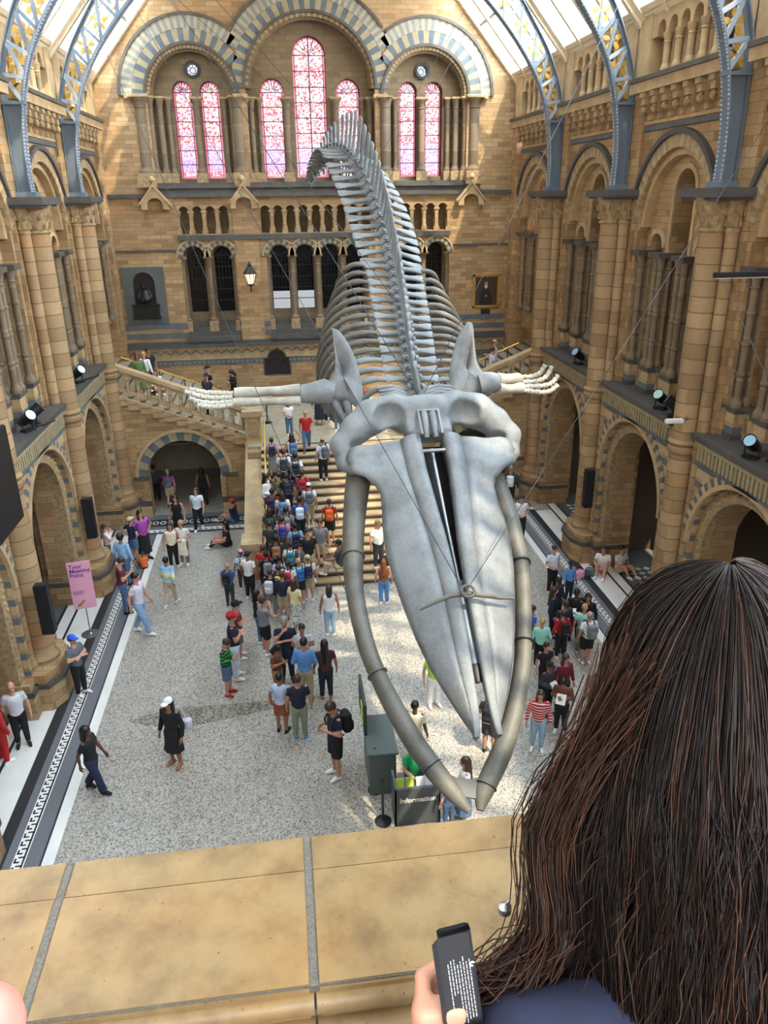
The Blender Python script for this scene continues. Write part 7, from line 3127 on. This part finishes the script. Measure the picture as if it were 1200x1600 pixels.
m.tube([(.214 - B0[0], .625 - B0[1], 10.24 - B0[2]), (.236 - B0[0], .63 - B0[1], 10.262 - B0[2])], .0012, 5)
m.build('earring', M['steel'], wm)

# folded black leaflet in her hand
pb = plain('matt black card', rgb(32, 32, 35), .6)
LB = HB + wj(.030, -.002, .064)
r = thing('leaflet', 'folded black leaflet with small white print held above the parapet', 'leaflet', tuple(LB))
r.rotation_euler = (math.radians(-14), math.radians(-5), math.radians(4))
r.scale = (.78, .78, .72)
m = MB()
prof = [(-.034, -.020), (-.026, -.012), (-.020, -.0105), (.018, -.0105), (.0225, -.007), (.0225, .004), (.018, .007), (-.018, .007), (-.022, .004), (-.0215, -.006), (-.0195, -.0085), (.017, -.0085), (.0205, -.006), (.0205, .003), (.017, .005), (-.017, .005), (-.02, .003)]
z0, z1 = -.05, .135
k = len(prof)
vs = [(x, y, z0 if z < .5 else z1) for z in (0, 1) for x, y in prof]
m.add(vs, [(i, i + 1, k + i + 1, k + i) for i in range(k - 1)])
m.add([(x + .0, y - .0005, z) for x, y, z in vs], [(i, i + 1, k + i + 1, k + i) for i in range(k - 1)])
m.build('card', pb, r)
m = MB()
rr = random.Random(5)
wp_ = plain('pale print', rgb(176, 178, 182), .6)
for c in range(8):
    x = -.016 + c * .0042
    z = .098 - rr.uniform(0, .012)
    lo = -.005 if c not in (1, 2) else rr.uniform(.02, .05)
    while z > lo:
        L = rr.uniform(.003, .009)
        m.add([(x, -.0115, z), (x + .0014, -.0115, z), (x + .0014, -.0115, z - L), (x, -.0115, z - L)], [(0, 1, 2, 3)])
        z -= L + .0016
for c in range(3):
    x = -.012 + c * .008
    z = -.018
    while z > -.045:
        L = rr.uniform(.003, .007)
        m.add([(x, -.0115, z), (x + .0016, -.0115, z), (x + .0016, -.0115, z - L), (x, -.0115, z - L)], [(0, 1, 2, 3)])
        z -= L + .0016
m.build('printed_lines', wp_, r)
m = MB()
m.ring(.0175, .082, .0016, .0042, 0, .0006, 10, .3, PI * 1.6)
me_ = m.build('printed_mark', M['white'], r, (0, -.0112, .0))
me_.rotation_euler = (PI / 2, 0, 0)

# ------------------------------------------------------------------ neighbour at the parapet: bare arm at the picture's corner
nb = thing('person', 'person at the parapet of whom only a bare pink arm shows in the corner', 'person', (-.62, .34, 9.0))
N0 = np.array((-.62, .34, 9.0), np.float32)


def nbody(p):
    c = wj(-.62, .40, 10.1)
    d = f_cone(p, wj(-.62, .32, 9.85), c, .12, .115)
    d = s_min(d, f_ell(p, wj(-.62, .32, 9.8), (.16, .12, .12)), .06)
    for s, e, w_ in ((wj(-.44, .40, 10.20), wj(-.36, .59, 10.195), wj(-.58, .76, 9.96)), (wj(-.84, .43, 10.2), wj(-.93, .5, 9.97), wj(-.75, .76, 9.945))):
        d = s_min(d, f_cone(p, c, s, .09, .055), .05)
        d = s_min(d, f_cone(p, s, e, .056, .043), .02)
        d = s_min(d, f_cone(p, e, w_, .04, .025), .015)
    d = s_min(d, f_cone(p, c, wj(-.62, .45, 10.36), .05, .05), .03)
    for s in (-1, 1):
        d = s_min(d, f_cone(p, wj(-.62 + s * .09, .32, 9.72), wj(-.62 + s * .09, .36, 9.45), .08, .055), .03)
        d = s_min(d, f_cone(p, wj(-.62 + s * .09, .36, 9.45), wj(-.62 + s * .1, .3, 9.06), .052, .034), .02)
        d = s_min(d, f_cone(p, wj(-.62 + s * .1, .3, 9.04), wj(-.62 + s * .11, .44, 9.03), .034, .026), .02)
    return d


V, Q = surface(nbody, (-1.1, .1, 8.98), (-.2, .95, 10.5), .014)
Vs, Qs = [V], [Q]
n = len(V)
hv = (HEAD_V * 1.65) @ HR.T + wj(-.62, .47, 10.36)
Vs.append(hv)
Qs.append(HEAD_Q + n)
n += len(hv)
for w_, s in ((wj(-.58, .76, 9.96), 1), (wj(-.75, .76, 9.945), -1)):
    h_ = HAND_V * 1.65
    # fingers point forward along +y, palm down
    Vs.append(np.stack([h_[:, 1] * s, -h_[:, 2], -h_[:, 0] * .9], -1) + w_)
    Qs.append(HAND_Q + n)
    n += len(h_)
link('body', np_mesh('body', np.concatenate(Vs) - N0, np.concatenate(Qs), plain('flushed skin', rgb(190, 122, 108), .5, 0, .05, 8)), nb)
V, Q = surface(lambda p: np.maximum(np.maximum(s_min(f_cone(p, wj(-.62, .32, 9.85), wj(-.62, .40, 10.1), .133, .128), f_cone(p, wj(-.74, .41, 10.15), wj(-.5, .41, 10.15), .08, .08), .04), 9.76 - p[..., 2]), -f_cone(p, wj(-.62, .44, 10.26), wj(-.62, .5, 10.5), .07, .12)), (-.95, .1, 9.7), (-.3, .65, 10.35), .014)
link('sleeveless_top', np_mesh('sleeveless_top', V - N0, Q, cloth('cream')), nb)
V, Q = surface(lambda p: np.maximum(s_min(f_ell(p, wj(-.62, .32, 9.78), (.172, .132, .12)), s_min(f_cone(p, wj(-.71, .32, 9.7), wj(-.72, .33, 9.1), .09, .055), f_cone(p, wj(-.53, .32, 9.7), wj(-.52, .33, 9.1), .09, .055), .02), .03), 9.08 - p[..., 2]), (-.95, .1, 9.05), (-.3, .6, 9.95), .016)
link('trousers', np_mesh('trousers', V - N0, Q, cloth('beige')), nb)
V, Q = surface(lambda p: np.maximum(f_ell(p, wj(-.62, .455, 10.47), (.088, .105, .105)), -f_ell(p, wj(-.62, .60, 10.41), (.07, .08, .09))), (-.75, .3, 10.3), (-.48, .6, 10.6), .012)
link('hair', np_mesh('hair', V - N0, Q, HM['brown']), nb)
